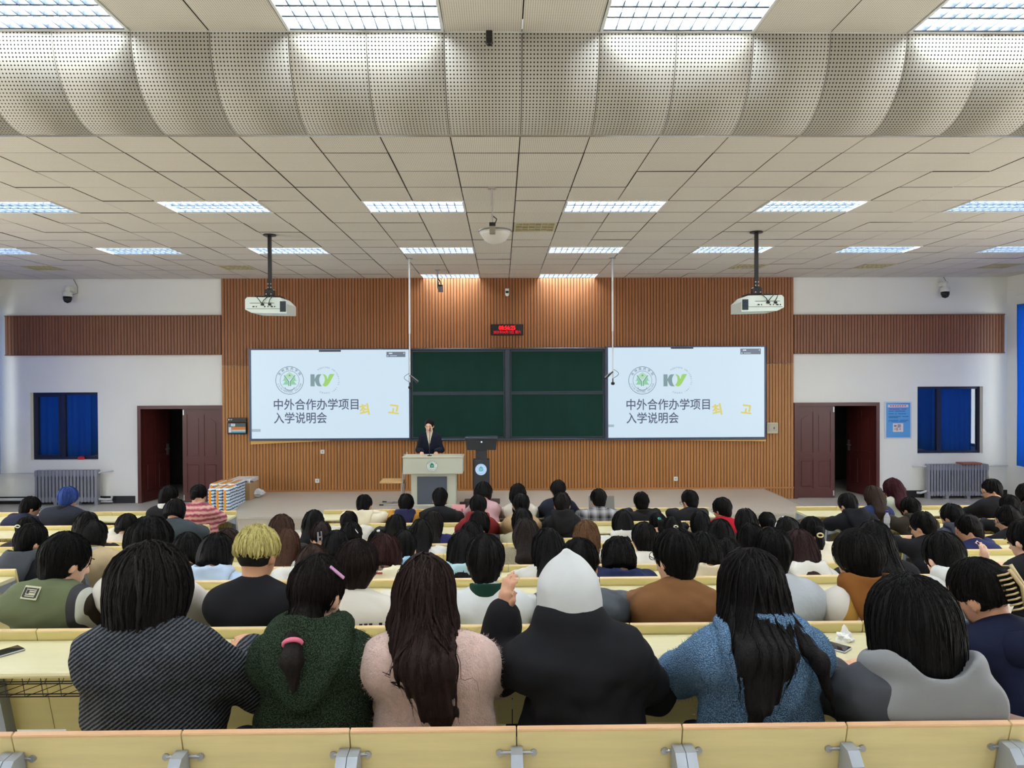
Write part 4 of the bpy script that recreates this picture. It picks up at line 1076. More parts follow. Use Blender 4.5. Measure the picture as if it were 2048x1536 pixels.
r = rect(468, 500, 967, 1003, 13.75); cx = (r[0]+r[1])/2; w = (r[1]-r[0])/2
e = empty('cardboard_box', (cx, 13.75, 0), 'brown cardboard box behind the wrapped cartons', 'box')
b = MB(); b.box(-w-0.1, w, 0, 0.5, 0, r[3], 0.006); b.build('carton', cardboard, e)
b = MB(); b.box(-w-0.1, w, 0.0, 0.5, r[3], r[3]+0.075, 0.01); b.build('white_lid_pack', mat('white_print', (206, 204, 206), 0.4), e)
b = MB()
for i in range(4): b.box(-w-0.05+i*0.12, -w+0.02+i*0.12, -0.003, 0.0, r[3]+0.02, r[3]+0.05)
b.build('dark_print', mat('dark_print', (96, 92, 90), 0.5), e)
b = MB(); b.prism([(-w-0.1, r[3]), (-w-0.19, r[3]+0.06), (-w-0.18, r[3]+0.065), (-w-0.09, r[3]+0.01)], 0.0, 0.4, 'xz'); b.build('flap', cardboard, e)
import bmesh
p = at(514, 977, 14.1)
bm = bmesh.new(); bmesh.ops.create_icosphere(bm, subdivisions=3, radius=1.0)
rr = random.Random(8)
for v in bm.verts:
    c = v.co; k = 1+0.12*math.sin(7*c.x+3*c.y)+0.10*math.sin(9*c.z+5*c.y); v.co = Vector((c.x*0.14*k, c.y*0.12*k, c.z*0.085*k))
me_ = bpy.data.meshes.new('paper_bag'); bm.to_mesh(me_); bm.free()
o = put('paper_bag', me_, mat('white_bag', (206, 208, 212), 0.5), None, (p.x, 14.1, SH+0.085)); tag(o, 'crumpled white bag on the stage corner behind the cartons', 'bag')

# ------------------------------------------------------------------ desks and benches
leg_m = mat('desk_leg_grey', (118, 124, 134), 0.4, metal=0.3)
leg_l = mat('desk_end_grey', (158, 164, 172), 0.4, metal=0.3)
wire_m = mat('black_wire', (36, 36, 40), 0.4, metal=0.4)
TILT = 0.13/0.52
def back_panel_mesh(w, full=0.50):
    """leaning back board, top edge at z=0 and y=0, bottom further from the camera"""
    p = MB(); t = 0.018; g = 0.002
    pts = [(-t*0.5, 0.0), (t*0.2, 0.006), (t*0.6, 0.0), (t*0.6+TILT*full, -full), (-t*0.5+TILT*full, -full)]
    p.prism(pts, -w/2+g, w/2-g, 'yz'); return p
def edge_strip(w):
    p = MB(); t = 0.018
    p.prism([(-t*0.5-0.001, -0.004), (-t*0.5+0.001, 0.002), (t*0.2, 0.0085), (t*0.6+0.001, 0.002), (t*0.6+0.001, -0.004)], -w/2+0.003, w/2-0.003, 'yz'); return p
_cache = {}
def cm(key, fn):
    if key not in _cache: _cache[key] = fn()
    return _cache[key]
def desk(x0, x1, r, label, joints, ends=(True, True), wires=True):
    L_, z = LED[r], LZ[r]; fl = FLO[r+1] if r+1 < 8 else 0.0
    cx = (x0+x1)/2
    e = empty('lecture_desk', (cx, L_, 0), label, 'desk', 'rows of lecture desks')
    b = MB()   # rounded work top
    d0, d1, t = -0.35, -0.004, 0.026
    zt = z-0.044
    pts = [(d1, zt), (d0+0.012, zt), (d0+0.004, zt-0.004), (d0, zt-0.013), (d0+0.004, zt-t+0.003), (d0+0.012, zt-t), (d1, zt-t)]
    b.prism(pts, x0-cx, x1-cx, 'yz'); b.build('work_top', desk_wood, e)
    js = [x0] + [j for j in joints if x0+0.12 < j < x1-0.12] + [x1]
    for a, c in zip(js[:-1], js[1:]):
        w = round(c-a, 3)
        me_ = cm(('bp', w), lambda: back_panel_mesh(w).mesh('back_panel')); o = put('back_panel', me_, ledge_wood, e, ((a+c)/2-cx, 0, z))
        me_ = cm(('es', w), lambda: edge_strip(w).mesh('edge_strip')); put('edge_strip', me_, ledge_edge, o)
    legs = js[::2] if len(js) % 2 else js[::2]+[js[-1]]
    fz = min(fl, FLO[r])
    for i, xx in enumerate(legs):
        endp = i in (0, len(legs)-1)
        def mk():
            p = MB(); h = z-0.05
            p.prism([(-0.045, h-0.03), (0.012, h-0.02), (0.012+TILT*(h-fz-0.02), fz), (-0.06+TILT*(h-fz), fz)], -0.022, 0.022, 'yz')
            p.prism([(d0+0.05, zt-t), (0.0, zt-t), (0.03, zt-0.13), (-0.02, zt-0.12)], -0.018, 0.018, 'yz')
            p.box(-0.03, 0.03, -0.02+TILT*(h-fz)-0.08, TILT*(h-fz)+0.1, fz, fz+0.012)
            return p.mesh('leg')
        me_ = cm(('leg', r), mk)
        off = 0.024 if i == 0 else (-0.024 if i == len(legs)-1 else 0)
        put('leg', me_, leg_l if endp else leg_m, e, (xx-cx+off, 0, 0))
    if wires:
        w_ = MB(); zz = zt-t
        for (yy, dz) in ((-0.30, -0.03), (-0.28, -0.10), (-0.20, -0.125), (-0.10, -0.125)): w_.tube([(x0-cx+0.05, yy, zz+dz), (x1-cx-0.05, yy, zz+dz)], 0.0028, 4, False)
        n = int((x1-x0)/0.075)
        for i in range(n+1):
            xx = x0-cx+0.06+(x1-x0-0.12)*i/n
            w_.tube([(xx, -0.30, zz-0.002), (xx, -0.28, zz-0.10), (xx+0.03, -0.09, zz-0.127), (xx+0.03, -0.03, zz-0.06)], 0.002, 3, False)
        w_.build('wire_basket', wire_m, e)
    # tip-up seats on the far side of the board, used by the row in front
    if r+1 < 8:
        for a, c in zip(js[:-1], js[1:]):
            w = round(c-a, 3)
            if w < 0.3: continue
            def mk2():
                p = MB(); p.prism([(0.15, 0.43), (0.50, 0.445), (0.53, 0.43), (0.50, 0.42), (0.15, 0.405)], -w/2+0.03, w/2-0.03, 'yz'); return p.mesh('seat')
            put('seat', cm(('seat', w), mk2), back_wood, e, ((a+c)/2-cx, 0, fl))
    return e
J0 = [0.043+0.53*k for k in range(-6, 8)]
clab = ['nearest to the camera', 'second from the camera', 'third from the camera', 'fourth from the camera', 'fifth from the camera', 'third from the stage', 'second from the stage', 'nearest to the stage']
for r in range(8):
    desk(-2.30, 2.69, r, 'long pale wood lecture desk of the centre block, %s' % clab[r], J0)
for r in range(2, 8):
    jl = [-3.42-0.53*k for k in range(1, 12)]
    desk(-9.25, -3.42, r, 'long pale wood lecture desk of the left block, %s' % clab[r], sorted(jl))
for r in range(3, 8):
    jl = [3.83+0.53*k for k in range(1, 12)]
    desk(3.83, 9.66, r, 'long pale wood lecture desk of the right block, %s' % clab[r], jl)

# the back boards at the bottom edge of the view: bench of the nearest row
ZS0 = CAMZ-1.0745
e = empty('lecture_bench', (0, SEAT0, 0), 'pale wood bench backs with grey brackets along the bottom of the view', 'bench')
js = [0.041+0.506*k for k in range(-5, 6)]
br = MB()
def bracket():
    p = MB(); w = 0.032
    p.prism([(-0.075, -0.16), (-0.075, -0.088), (-0.045, -0.055), (0.0, -0.052), (0.02, -0.16)], 0.001, w, 'yz')
    return p.mesh('bracket')
def bracket1():
    p = MB(); w = 0.018
    p.prism([(-0.075, -0.16), (-0.075, -0.088), (-0.045, -0.055), (0.0, -0.052), (0.02, -0.16)], -w, w, 'yz'); return p.mesh('bracket')
def lug():
    p = MB(); y = -0.012+TILT*0.07
    p.tube([(0.014, y, -0.075), (0.05, y, -0.075)], 0.006, 6); p.lathe([(0.011, -0.004), (0.011, 0.004)], (0.052, y, -0.075), 10, 'y')
    return p.mesh('lug')
b2, b1, lg = bracket(), bracket1(), lug()
for a, c in zip(js[:-1], js[1:]):
    w = round(c-a, 3)
    o = put('back_panel', cm(('bpw', w), lambda: back_panel_mesh(w, 0.42).mesh('back_panel')), back_wood, e, ((a+c)/2, 0, ZS0))
    put('edge_strip', cm(('es', w), lambda: edge_strip(w).mesh('edge_strip')), edge_wood, o)
    p = cm(('seat', w), lambda: MB().prism([(0.15, 0.43), (0.50, 0.445), (0.53, 0.43), (0.50, 0.42), (0.15, 0.405)], -w/2+0.03, w/2-0.03, 'yz').mesh('seat'))
    put('seat', p, back_wood, e, ((a+c)/2, 0, FLO[0]))
for i, j in enumerate(js):
    dbl = (i % 2 == 0)
    o = put('bracket', b2 if dbl else b1, leg_l, e, (j, 0, ZS0))
    if dbl: put('bracket', b2, leg_l, e, (j, 0, ZS0), scale=(-1, 1, 1))
    put('lug', lg, steel, o, scale=(1, 1, 1)); put('lug', lg, steel, o, rot=None, scale=(-1, 1, 1))
    pl = MB(); pl.prism([(-0.04, ZS0-0.16), (0.02, ZS0-0.16), (0.14, FLO[0]), (0.06, FLO[0])], -0.02, 0.02, 'yz')
    put('leg', cm('s0leg', lambda: pl.mesh('leg')), leg_m, e, (j, 0, 0))

# small things on the desks
def desk_z(r): return LZ[r]-0.044
def phone(px, py, r, rz, label):
    z = desk_z(r); dY = (CAMZ-z)/((py-753)/FPX); p = at(px, py, dY)
    e = empty('smartphone', (p.x, p.y, z), label, 'phone', None, rz)
    b = MB(); b.box(-0.038, 0.038, -0.078, 0.078, 0.001, 0.009, 0.003); b.build('case', mat('phone_silver', (176, 178, 184), 0.3, metal=0.5), e)
    b = MB(); b.box(-0.035, 0.035, -0.075, 0.075, 0.0091, 0.0101); b.build('display', mat('phone_glass', (30, 30, 36), 0.08), e)
phone(1660, 1302, 0, math.radians(42), 'black smartphone lying on the nearest desk beside the crumpled tissue')
phone(2, 1301, 0, math.radians(-35), 'dark smartphone at the left edge of the nearest desk')
z = desk_z(0); dY = (CAMZ-z)/((1290-753)/FPX); p = at(1688, 1290, dY)
bm = bmesh.new(); bmesh.ops.create_icosphere(bm, subdivisions=3, radius=1.0)
for v in bm.verts:
    c = v.co.copy(); f = 1+0.25*math.sin(4*c.x+1)*math.sin(5*c.y)+0.18*math.sin(7*c.z+3*c.x)
    zz = max(c.z, -0.3)*0.032*f + (0.022*max(0, 1-((c.x*2)**2+(c.y*2)**2)) if c.z > 0 else 0)
    v.co = Vector((c.x*0.034*f, c.y*0.03*f, zz+0.0105))
me_ = bpy.data.meshes.new('tissue'); bm.to_mesh(me_); bm.free()
tag(put('crumpled_tissue', me_, mat('tissue_white', (236, 236, 234), 0.8), None, (p.x, p.y, z)), 'crumpled white paper tissue on the nearest desk', 'tissue')
pink_card = mat('pink_card', (236, 168, 170), 0.6); ink_k = mat('card_ink', (60, 30, 40), 0.6)
for (px, txt, lab) in ((916, '', 'pink name card on the front desk behind the black sweatshirt'), (1106, '', 'pink name card on the front desk beside the navy suit')):
    z = desk_z(7); x = X(px, 9.0)
    e = empty('name_card', (x, 9.0, z), lab, 'name card', 'pink name cards')
    b = MB(); b.prism([(-0.05, 0), (0.0, 0.135), (0.003, 0.135), (-0.045, 0)], -0.085, 0.085, 'yz'); b.prism([(0.05, 0), (0.0, 0.135), (0.003, 0.13), (0.046, 0)], -0.085, 0.085, 'yz'); b.build('card', pink_card, e)
    b = MB()
    for cxx in (-0.045, 0.045):
        for (ax, az, w, h) in ((0, 0.012, 0.03, 0.004), (0, -0.004, 0.036, 0.004), (0, 0.0, 0.005, 0.04), (0.01, -0.014, 0.014, 0.004)): b.box(cxx+ax-w/2, cxx+ax+w/2, -0.001, 0.0, az-h/2, az+h/2)
    o = b.build('brush_mark', ink_k, e, loc=(0, -0.030, 0.065)); o.rotation_euler = (math.radians(-20), 0, 0)
# laptop of the plaid shirt's neighbour
z = desk_z(7); x = X(1202, 9.05); e = empty('laptop', (x, 9.0, z), 'open grey laptop on the front desk before the plaid shirt', 'laptop')
b = MB(); b.box(-0.165, 0.165, -0.2, 0.02, 0, 0.014, 0.004); b.build('base', mat('laptop_grey', (150, 150, 146), 0.4, metal=0.4), e)
b = MB(); b.prism([(0.02, 0.012), (0.05, 0.22), (0.057, 0.22), (0.028, 0.012)], -0.165, 0.165, 'yz'); b.build('lid', mat('laptop_grey', (150, 150, 146)), e)
# water bottle on a desk of the right block
z = desk_z(6); dY = 7.98; p = at(1774, 1066, dY); e = empty('water_bottle', (p.x, dY, z), 'clear water bottle with blue cap on a right block desk', 'bottle')
b = MB(); b.lathe([(0.03, 0), (0.033, 0.01), (0.033, 0.05), (0.03, 0.06), (0.033, 0.07), (0.033, 0.14), (0.014, 0.18), (0.013, 0.195)], n=14); b.build('body', mat('bottle_plastic', (200, 206, 214), 0.15), e, smooth=True)
b = MB(); b.lathe([(0.017, 0.193), (0.017, 0.215), (0.001, 0.216)], n=12); b.build('cap', mat('blue_cap', (60, 50, 170), 0.4), e)
b = MB(); b.lathe([(0.0335, 0.075), (0.0335, 0.13)], n=14); b.build('label_band', mat('bottle_label', (230, 232, 240), 0.5), e)

# ------------------------------------------------------------------ people: blended implicit surfaces meshed with surface nets
F32 = np.float32
def V(*a): return np.array(a, dtype=np.float64)
def cap(p, a, b_, ra, rb):
    ax, ay, az = (float(v) for v in a); bx, by, bz = float(b_[0])-ax, float(b_[1])-ay, float(b_[2])-az
    iv = 1.0/max(1e-9, bx*bx+by*by+bz*bz)
    x = p[:, 0]-F32(ax); y = p[:, 1]-F32(ay); z = p[:, 2]-F32(az)
    t = np.clip((x*F32(bx)+y*F32(by)+z*F32(bz))*F32(iv), 0, 1)
    x -= t*F32(bx); y -= t*F32(by); z -= t*F32(bz)
    return np.sqrt(x*x+y*y+z*z) - (F32(ra) + F32(rb-ra)*t)
def capx(p, a, b_, ra, rb, sc):
    """capsule with cross-section stretched by sc per axis"""
    s = np.asarray(sc, F32)
    return cap(p/s, np.asarray(a)/s, np.asarray(b_)/s, ra, rb) * F32(min(sc))
def ell(p, c, r):
    x = (p[:, 0]-F32(c[0]))*F32(1/r[0]); y = (p[:, 1]-F32(c[1]))*F32(1/r[1]); z = (p[:, 2]-F32(c[2]))*F32(1/r[2])
    k0 = np.sqrt(x*x+y*y+z*z)
    x *= F32(1/r[0]); y *= F32(1/r[1]); z *= F32(1/r[2])
    return k0*(k0-1)/(np.sqrt(x*x+y*y+z*z)+F32(1e-9))
def near(p, c, r):
    return (np.abs(p[:, 0]-F32(c[0])) < r) & (np.abs(p[:, 1]-F32(c[1])) < r) & (np.abs(p[:, 2]-F32(c[2])) < r)
def smin(a, b_, k):
    h = np.clip(0.5+0.5*(b_-a)/k, 0, 1)
    return b_+(a-b_)*h - k*h*(1-h)
def smax(a, b_, k): return -smin(-a, -b_, k)
_w = np.random.RandomState(3)
_WD = _w.normal(size=(24, 3)).astype(F32); _WD /= np.linalg.norm(_WD, axis=1)[:, None]; _WP = _w.uniform(0, 6.28, 24).astype(F32)
def wob(p, f, seed, n=5):
    o = 0
    for i in range(n):
        k = (seed*7+i*5) % 24
        o = o + np.sin(p @ (_WD[k]*F32(f*(0.7+0.22*i))) + _WP[(k+seed) % 24])
    return o/n

def nets(sdf, lo, hi, cell):
    lo = np.asarray(lo, np.float64); n = np.ceil((np.asarray(hi)-lo)/cell).astype(int)+2
    B = 8; nb = (n+B-1)//B; n = nb*B
    c = [lo[i]+(np.arange(nb[i])*B+(B-1)/2)*cell for i in range(3)]
    G = np.stack(np.meshgrid(*c, indexing='ij'), -1).reshape(-1, 3).astype(F32)
    dc = sdf(G)
    act = np.abs(dc) < cell*B*1.25
    Fv = np.repeat(np.repeat(np.repeat(np.where(dc < 0, -1.0, 1.0).astype(F32).reshape(nb), B, 0), B, 1), B, 2)
    idx = np.argwhere(act.reshape(nb))
    if len(idx) == 0: return np.zeros((0, 3)), np.zeros((0, 4), int)
    off = np.stack(np.meshgrid(*[np.arange(B)]*3, indexing='ij'), -1).reshape(-1, 3)
    gi = (idx[:, None, :]*B + off[None]).reshape(-1, 3)
    out = np.empty(len(gi), F32)
    for s in range(0, len(gi), 400000):
        q = gi[s:s+400000]; out[s:s+400000] = sdf((lo + q*cell).astype(F32))
    Fv[gi[:, 0], gi[:, 1], gi[:, 2]] = out
    Fv[0] = Fv[-1] = 1; Fv[:, 0] = Fv[:, -1] = 1; Fv[:, :, 0] = Fv[:, :, -1] = 1
    S = Fv < 0
    m = (n[0]-1, n[1]-1, n[2]-1)
    acc = np.zeros(m+(3,), F32); cnt = np.zeros(m, np.int16)
    ax = [(1, 0, 0), (0, 1, 0), (0, 0, 1)]
    quads = []; cross = []
    for a in range(3):
        sl0 = [slice(None)]*3; sl1 = [slice(None)]*3
        sl0[a] = slice(0, n[a]-1); sl1[a] = slice(1, n[a])
        s0, s1 = S[tuple(sl0)], S[tuple(sl1)]
        e = np.argwhere(s0 != s1)
        f0 = Fv[tuple(sl0)][e[:, 0], e[:, 1], e[:, 2]]; f1 = Fv[tuple(sl1)][e[:, 0], e[:, 1], e[:, 2]]
        t = f0/(f0-f1)
        pos = e.astype(F32); pos[:, a] += t
        u, w = (a+1) % 3, (a+2) % 3
        ids = []
        for du, dw in ((0, 0), (-1, 0), (-1, -1), (0, -1)):
            q = e.copy(); q[:, u] += du; q[:, w] += dw
            ok = (q >= 0).all(1) & (q[:, 0] < m[0]) & (q[:, 1] < m[1]) & (q[:, 2] < m[2])
            qq = q[ok]; fl = (qq[:, 0]*m[1]+qq[:, 1])*m[2]+qq[:, 2]
            for k in range(3): np.add.at(acc.reshape(-1, 3)[:, k], fl, pos[ok][:, k])
            np.add.at(cnt.reshape(-1), fl, 1)
            qf = np.where(ok, (q[:, 0]*m[1]+q[:, 1])*m[2]+q[:, 2], -1); ids.append(qf)
        Q = np.stack(ids, 1); good = (Q >= 0).all(1)
        flip = (f0 < 0)
        Q[~flip] = Q[~flip][:, ::-1]
        quads.append(Q[good])
    Q = np.concatenate(quads)
    used = cnt.reshape(-1) > 0
    remap = np.full(used.shape, -1); remap[used] = np.arange(used.sum())
    vv = acc.reshape(-1, 3)[used]/cnt.reshape(-1)[used][:, None]
    return lo + vv.astype(np.float64)*cell, remap[Q]

def np_mesh(name, v, q, smooth=True):
    me = bpy.data.meshes.new(name)
    v = np.asarray(v, np.float32); q = np.asarray(q, np.int32); k = q.shape[1] if len(q) else 4
    me.vertices.add(len(v)); me.vertices.foreach_set('co', v.ravel())
    me.loops.add(q.size); me.loops.foreach_set('vertex_index', q.ravel())
    me.polygons.add(len(q)); me.polygons.foreach_set('loop_start', np.arange(0, q.size, k, dtype=np.int32))
    me.update(calc_edges=True)
    if smooth: me.polygons.foreach_set('use_smooth', np.ones(len(q), bool))
    return me
def sdf_obj(name, sdf, lo, hi, cell, m, parent, extra=None):
    v, q = nets(sdf, lo, hi, cell)
    if extra is not None:
        ev, eq = extra
        q = np.concatenate([q, eq+len(v)]); v = np.concatenate([v, ev])
    return put(name, np_mesh(name, v, q), m, parent)
def grad(sdf, p, h=0.004):
    g = np.stack([sdf((p+V(*d)*h).astype(F32)) - sdf((p-V(*d)*h).astype(F32)) for d in ((1, 0, 0), (0, 1, 0), (0, 0, 1))], 1)
    return g/(np.linalg.norm(g, axis=1)[:, None]+1e-9)
def tubes(paths, r0, r1, sides=3):
    """paths (N, K, 3) -> thin tapered strands"""
    N, K, _ = paths.shape
    d = np.gradient(paths, axis=1); d /= np.linalg.norm(d, axis=2)[..., None]+1e-9
    ref = np.array([0.31, 0.85, 0.42]); u = np.cross(d, ref); u /= np.linalg.norm(u, axis=2)[..., None]+1e-9
    w = np.cross(d, u)
    tt = np.linspace(0, 1, K); rr = np.where(tt < 0.6, r0, r0+(r1-r0)*(tt-0.6)/0.4)
    vs_ = []
    for k in range(sides):
        a = 2*math.pi*k/sides
        vs_.append(paths + (u*math.cos(a)+w*math.sin(a))*rr[None, :, None])
    vs_ = np.stack(vs_, 2)
    base = (np.arange(N)[:, None, None]*K + np.arange(K-1)[None, :, None])*sides
    k = np.arange(sides)[None, None, :]; k2 = (k+1) % sides
    q = np.stack([base+k, base+k2, base+sides+k2, base+sides+k], -1).reshape(-1, 4)
    return vs_.reshape(-1, 3), q
def strands(sdf, crown, n, length, step, seed, jitter=0.006, lift=0.0025, spread=0.09, radius=(0.0013, 0.0004), wave=0.0):
    """hair strands that run from the crown down over the hair surface"""
    rs = np.random.RandomState(seed)
    K = max(4, int(length/step))
    a = rs.uniform(0, 2*math.pi, n); r = np.abs(rs.normal(0, spread, n))
    p = np.stack([crown[0]+r*np.cos(a), crown[1]+r*np.sin(a)*1.1, np.full(n, crown[2]+0.05)], 1)
    out = []
    for _ in range(14):
        dd = sdf(p.astype(F32)).astype(np.float64); p = p - grad(sdf, p)*np.clip(dd, -0.03, 0.03)[:, None]*0.9
    for i in range(K):
        g = grad(sdf, p); dd = sdf(p.astype(F32)).astype(np.float64)
        dn = np.tile(V(0, 0, -1.0), (n, 1))
        hz = p - np.array(crown); hz[:, 2] = 0; hz /= np.linalg.norm(hz, axis=1)[:, None]+1e-6
        t = dn + hz*0.35
        if wave: t = t + wave*np.stack([np.sin(i*0.35+a*3), 0*a, 0*a], 1)
        on = np.abs(dd) < 0.025
        tt = t - g*(t*g).sum(1)[:, None]
        t = np.where(on[:, None], tt, t)
        t /= np.linalg.norm(t, axis=1)[:, None]+1e-6
        out.append(p + g*(lift*(0.3+(np.arange(n) % 5)/4.0))[:, None] + rs.normal(0, jitter*0.15, (n, 3)))
        p = p + t*step
        dd = sdf(p.astype(F32)).astype(np.float64)
        pull = np.where(np.abs(dd) < 0.03, dd, 0)
        p = p - grad(sdf, p)*pull[:, None]*0.9
    path = np.stack(out, 1)
    # every strand stops at its own length
    L_ = rs.uniform(0.72, 1.0, n); tt = np.linspace(0, 1, K)
    x = np.clip(tt[None, :]*L_[:, None]*(K-1), 0, K-1.001); i0 = x.astype(int); fr = (x-i0)[..., None]; r_ = np.arange(n)[:, None]
    path = path[r_, i0]*(1-fr) + path[r_, i0+1]*fr
    return tubes(path, radius[0], radius[1])

# -- materials for people
def skin(i): return mat('skin_%d' % i, [(222, 172, 140), (206, 154, 124), (232, 186, 158)][i % 3], 0.5, spec=0.4)
def hairm(rgb): return mat('hair_%d_%d_%d' % rgb, rgb, 0.55, var=(40, 0.35), bump=(60, 0.6), stretch=(4, 4, 0.35), spec=0.12)
def cloth(rgb, kind='cotton'):
    k = '%s_%d_%d_%d' % ((kind,)+tuple(rgb))
    if kind == 'cotton': return mat(k, rgb, 0.9, var=(9, 0.06), bump=(380, 0.12), spec=0.2)
    if kind == 'puffer': return mat(k, rgb, 0.45, var=(6, 0.05), bump=(26, 0.35), spec=0.35)
    if kind == 'fleece': return mat(k, rgb, 0.95, var=(70, 0.35), bump=(130, 1.0), spec=0.1, sheen=0.3)
    if kind == 'knit': return mat(k, rgb, 0.95, var=(90, 0.22), bump=(210, 0.7), spec=0.1, stretch=(1, 1, 2))
    return mat(k, rgb, 0.85)
BLK = (13, 12, 13); DBR = (28, 21, 19); BRN = (70, 46, 34); RED = (58, 26, 26); LBR = (96, 68, 46)
eye_m = mat('eye_dark', (26, 20, 20), 0.2); lip_m = mat('lip_tone', (176, 104, 96), 0.5); frame_m = mat('glasses_frame', (30, 28, 30), 0.3)

def rotm(yaw, pitch, roll):
    """head frame for someone facing +y; yaw turns to the viewer's right, pitch bows"""
    y, p, r = math.radians(-yaw), math.radians(-pitch), math.radians(roll)
    Rz = np.array([[math.cos(y), -math.sin(y), 0], [math.sin(y), math.cos(y), 0], [0, 0, 1]])
    Rx = np.array([[1, 0, 0], [0, math.cos(p), -math.sin(p)], [0, math.sin(p), math.cos(p)]])
    Ry = np.array([[math.cos(r), 0, math.sin(r)], [0, 1, 0], [-math.sin(r), 0, math.cos(r)]])
    return Rz @ Rx @ Ry

# shared lower bodies
def _tro(p):
    d = ell(p, (0, 0.02, 0.53), (0.175, 0.145, 0.12))
    for s in (-1, 1):
        d = smin(d, cap(p, (s*0.085, 0.04, 0.53), (s*0.11, 0.40, 0.51), 0.085, 0.066), 0.05)
        d = smin(d, cap(p, (s*0.11, 0.40, 0.50), (s*0.115, 0.36, 0.08), 0.066, 0.05), 0.03)
    return d + 0.003*wob(p, 38, 2)
def _shoe(p):
    d = smin(ell(p, (0, 0.05, 0.035), (0.045, 0.13, 0.045)), ell(p, (0, -0.03, 0.06), (0.042, 0.06, 0.055)), 0.03)
    return np.maximum(d, -(p[:, 2]-0.004))
_tv = nets(_tro, (-0.3, -0.2, 0.0), (0.3, 0.55, 0.7), 0.02); TRO_ME = np_mesh('trousers', *_tv); TRO_ME.materials.append(cloth((30, 30, 34)))
_tv = nets(_shoe, (-0.07, -0.12, -0.02), (0.07, 0.2, 0.13), 0.012); SHOE_ME = np_mesh('shoe', *_tv); SHOE_ME.materials.append(mat('shoe_white', (206, 206, 204), 0.6))
TROC = [cloth((30, 30, 34)), cloth((44, 54, 78)), cloth((26, 26, 30)), cloth((60, 58, 58))]
SEATS = [SEAT0] + LED[:-1]
PEOPLE = {}
_seed = 0
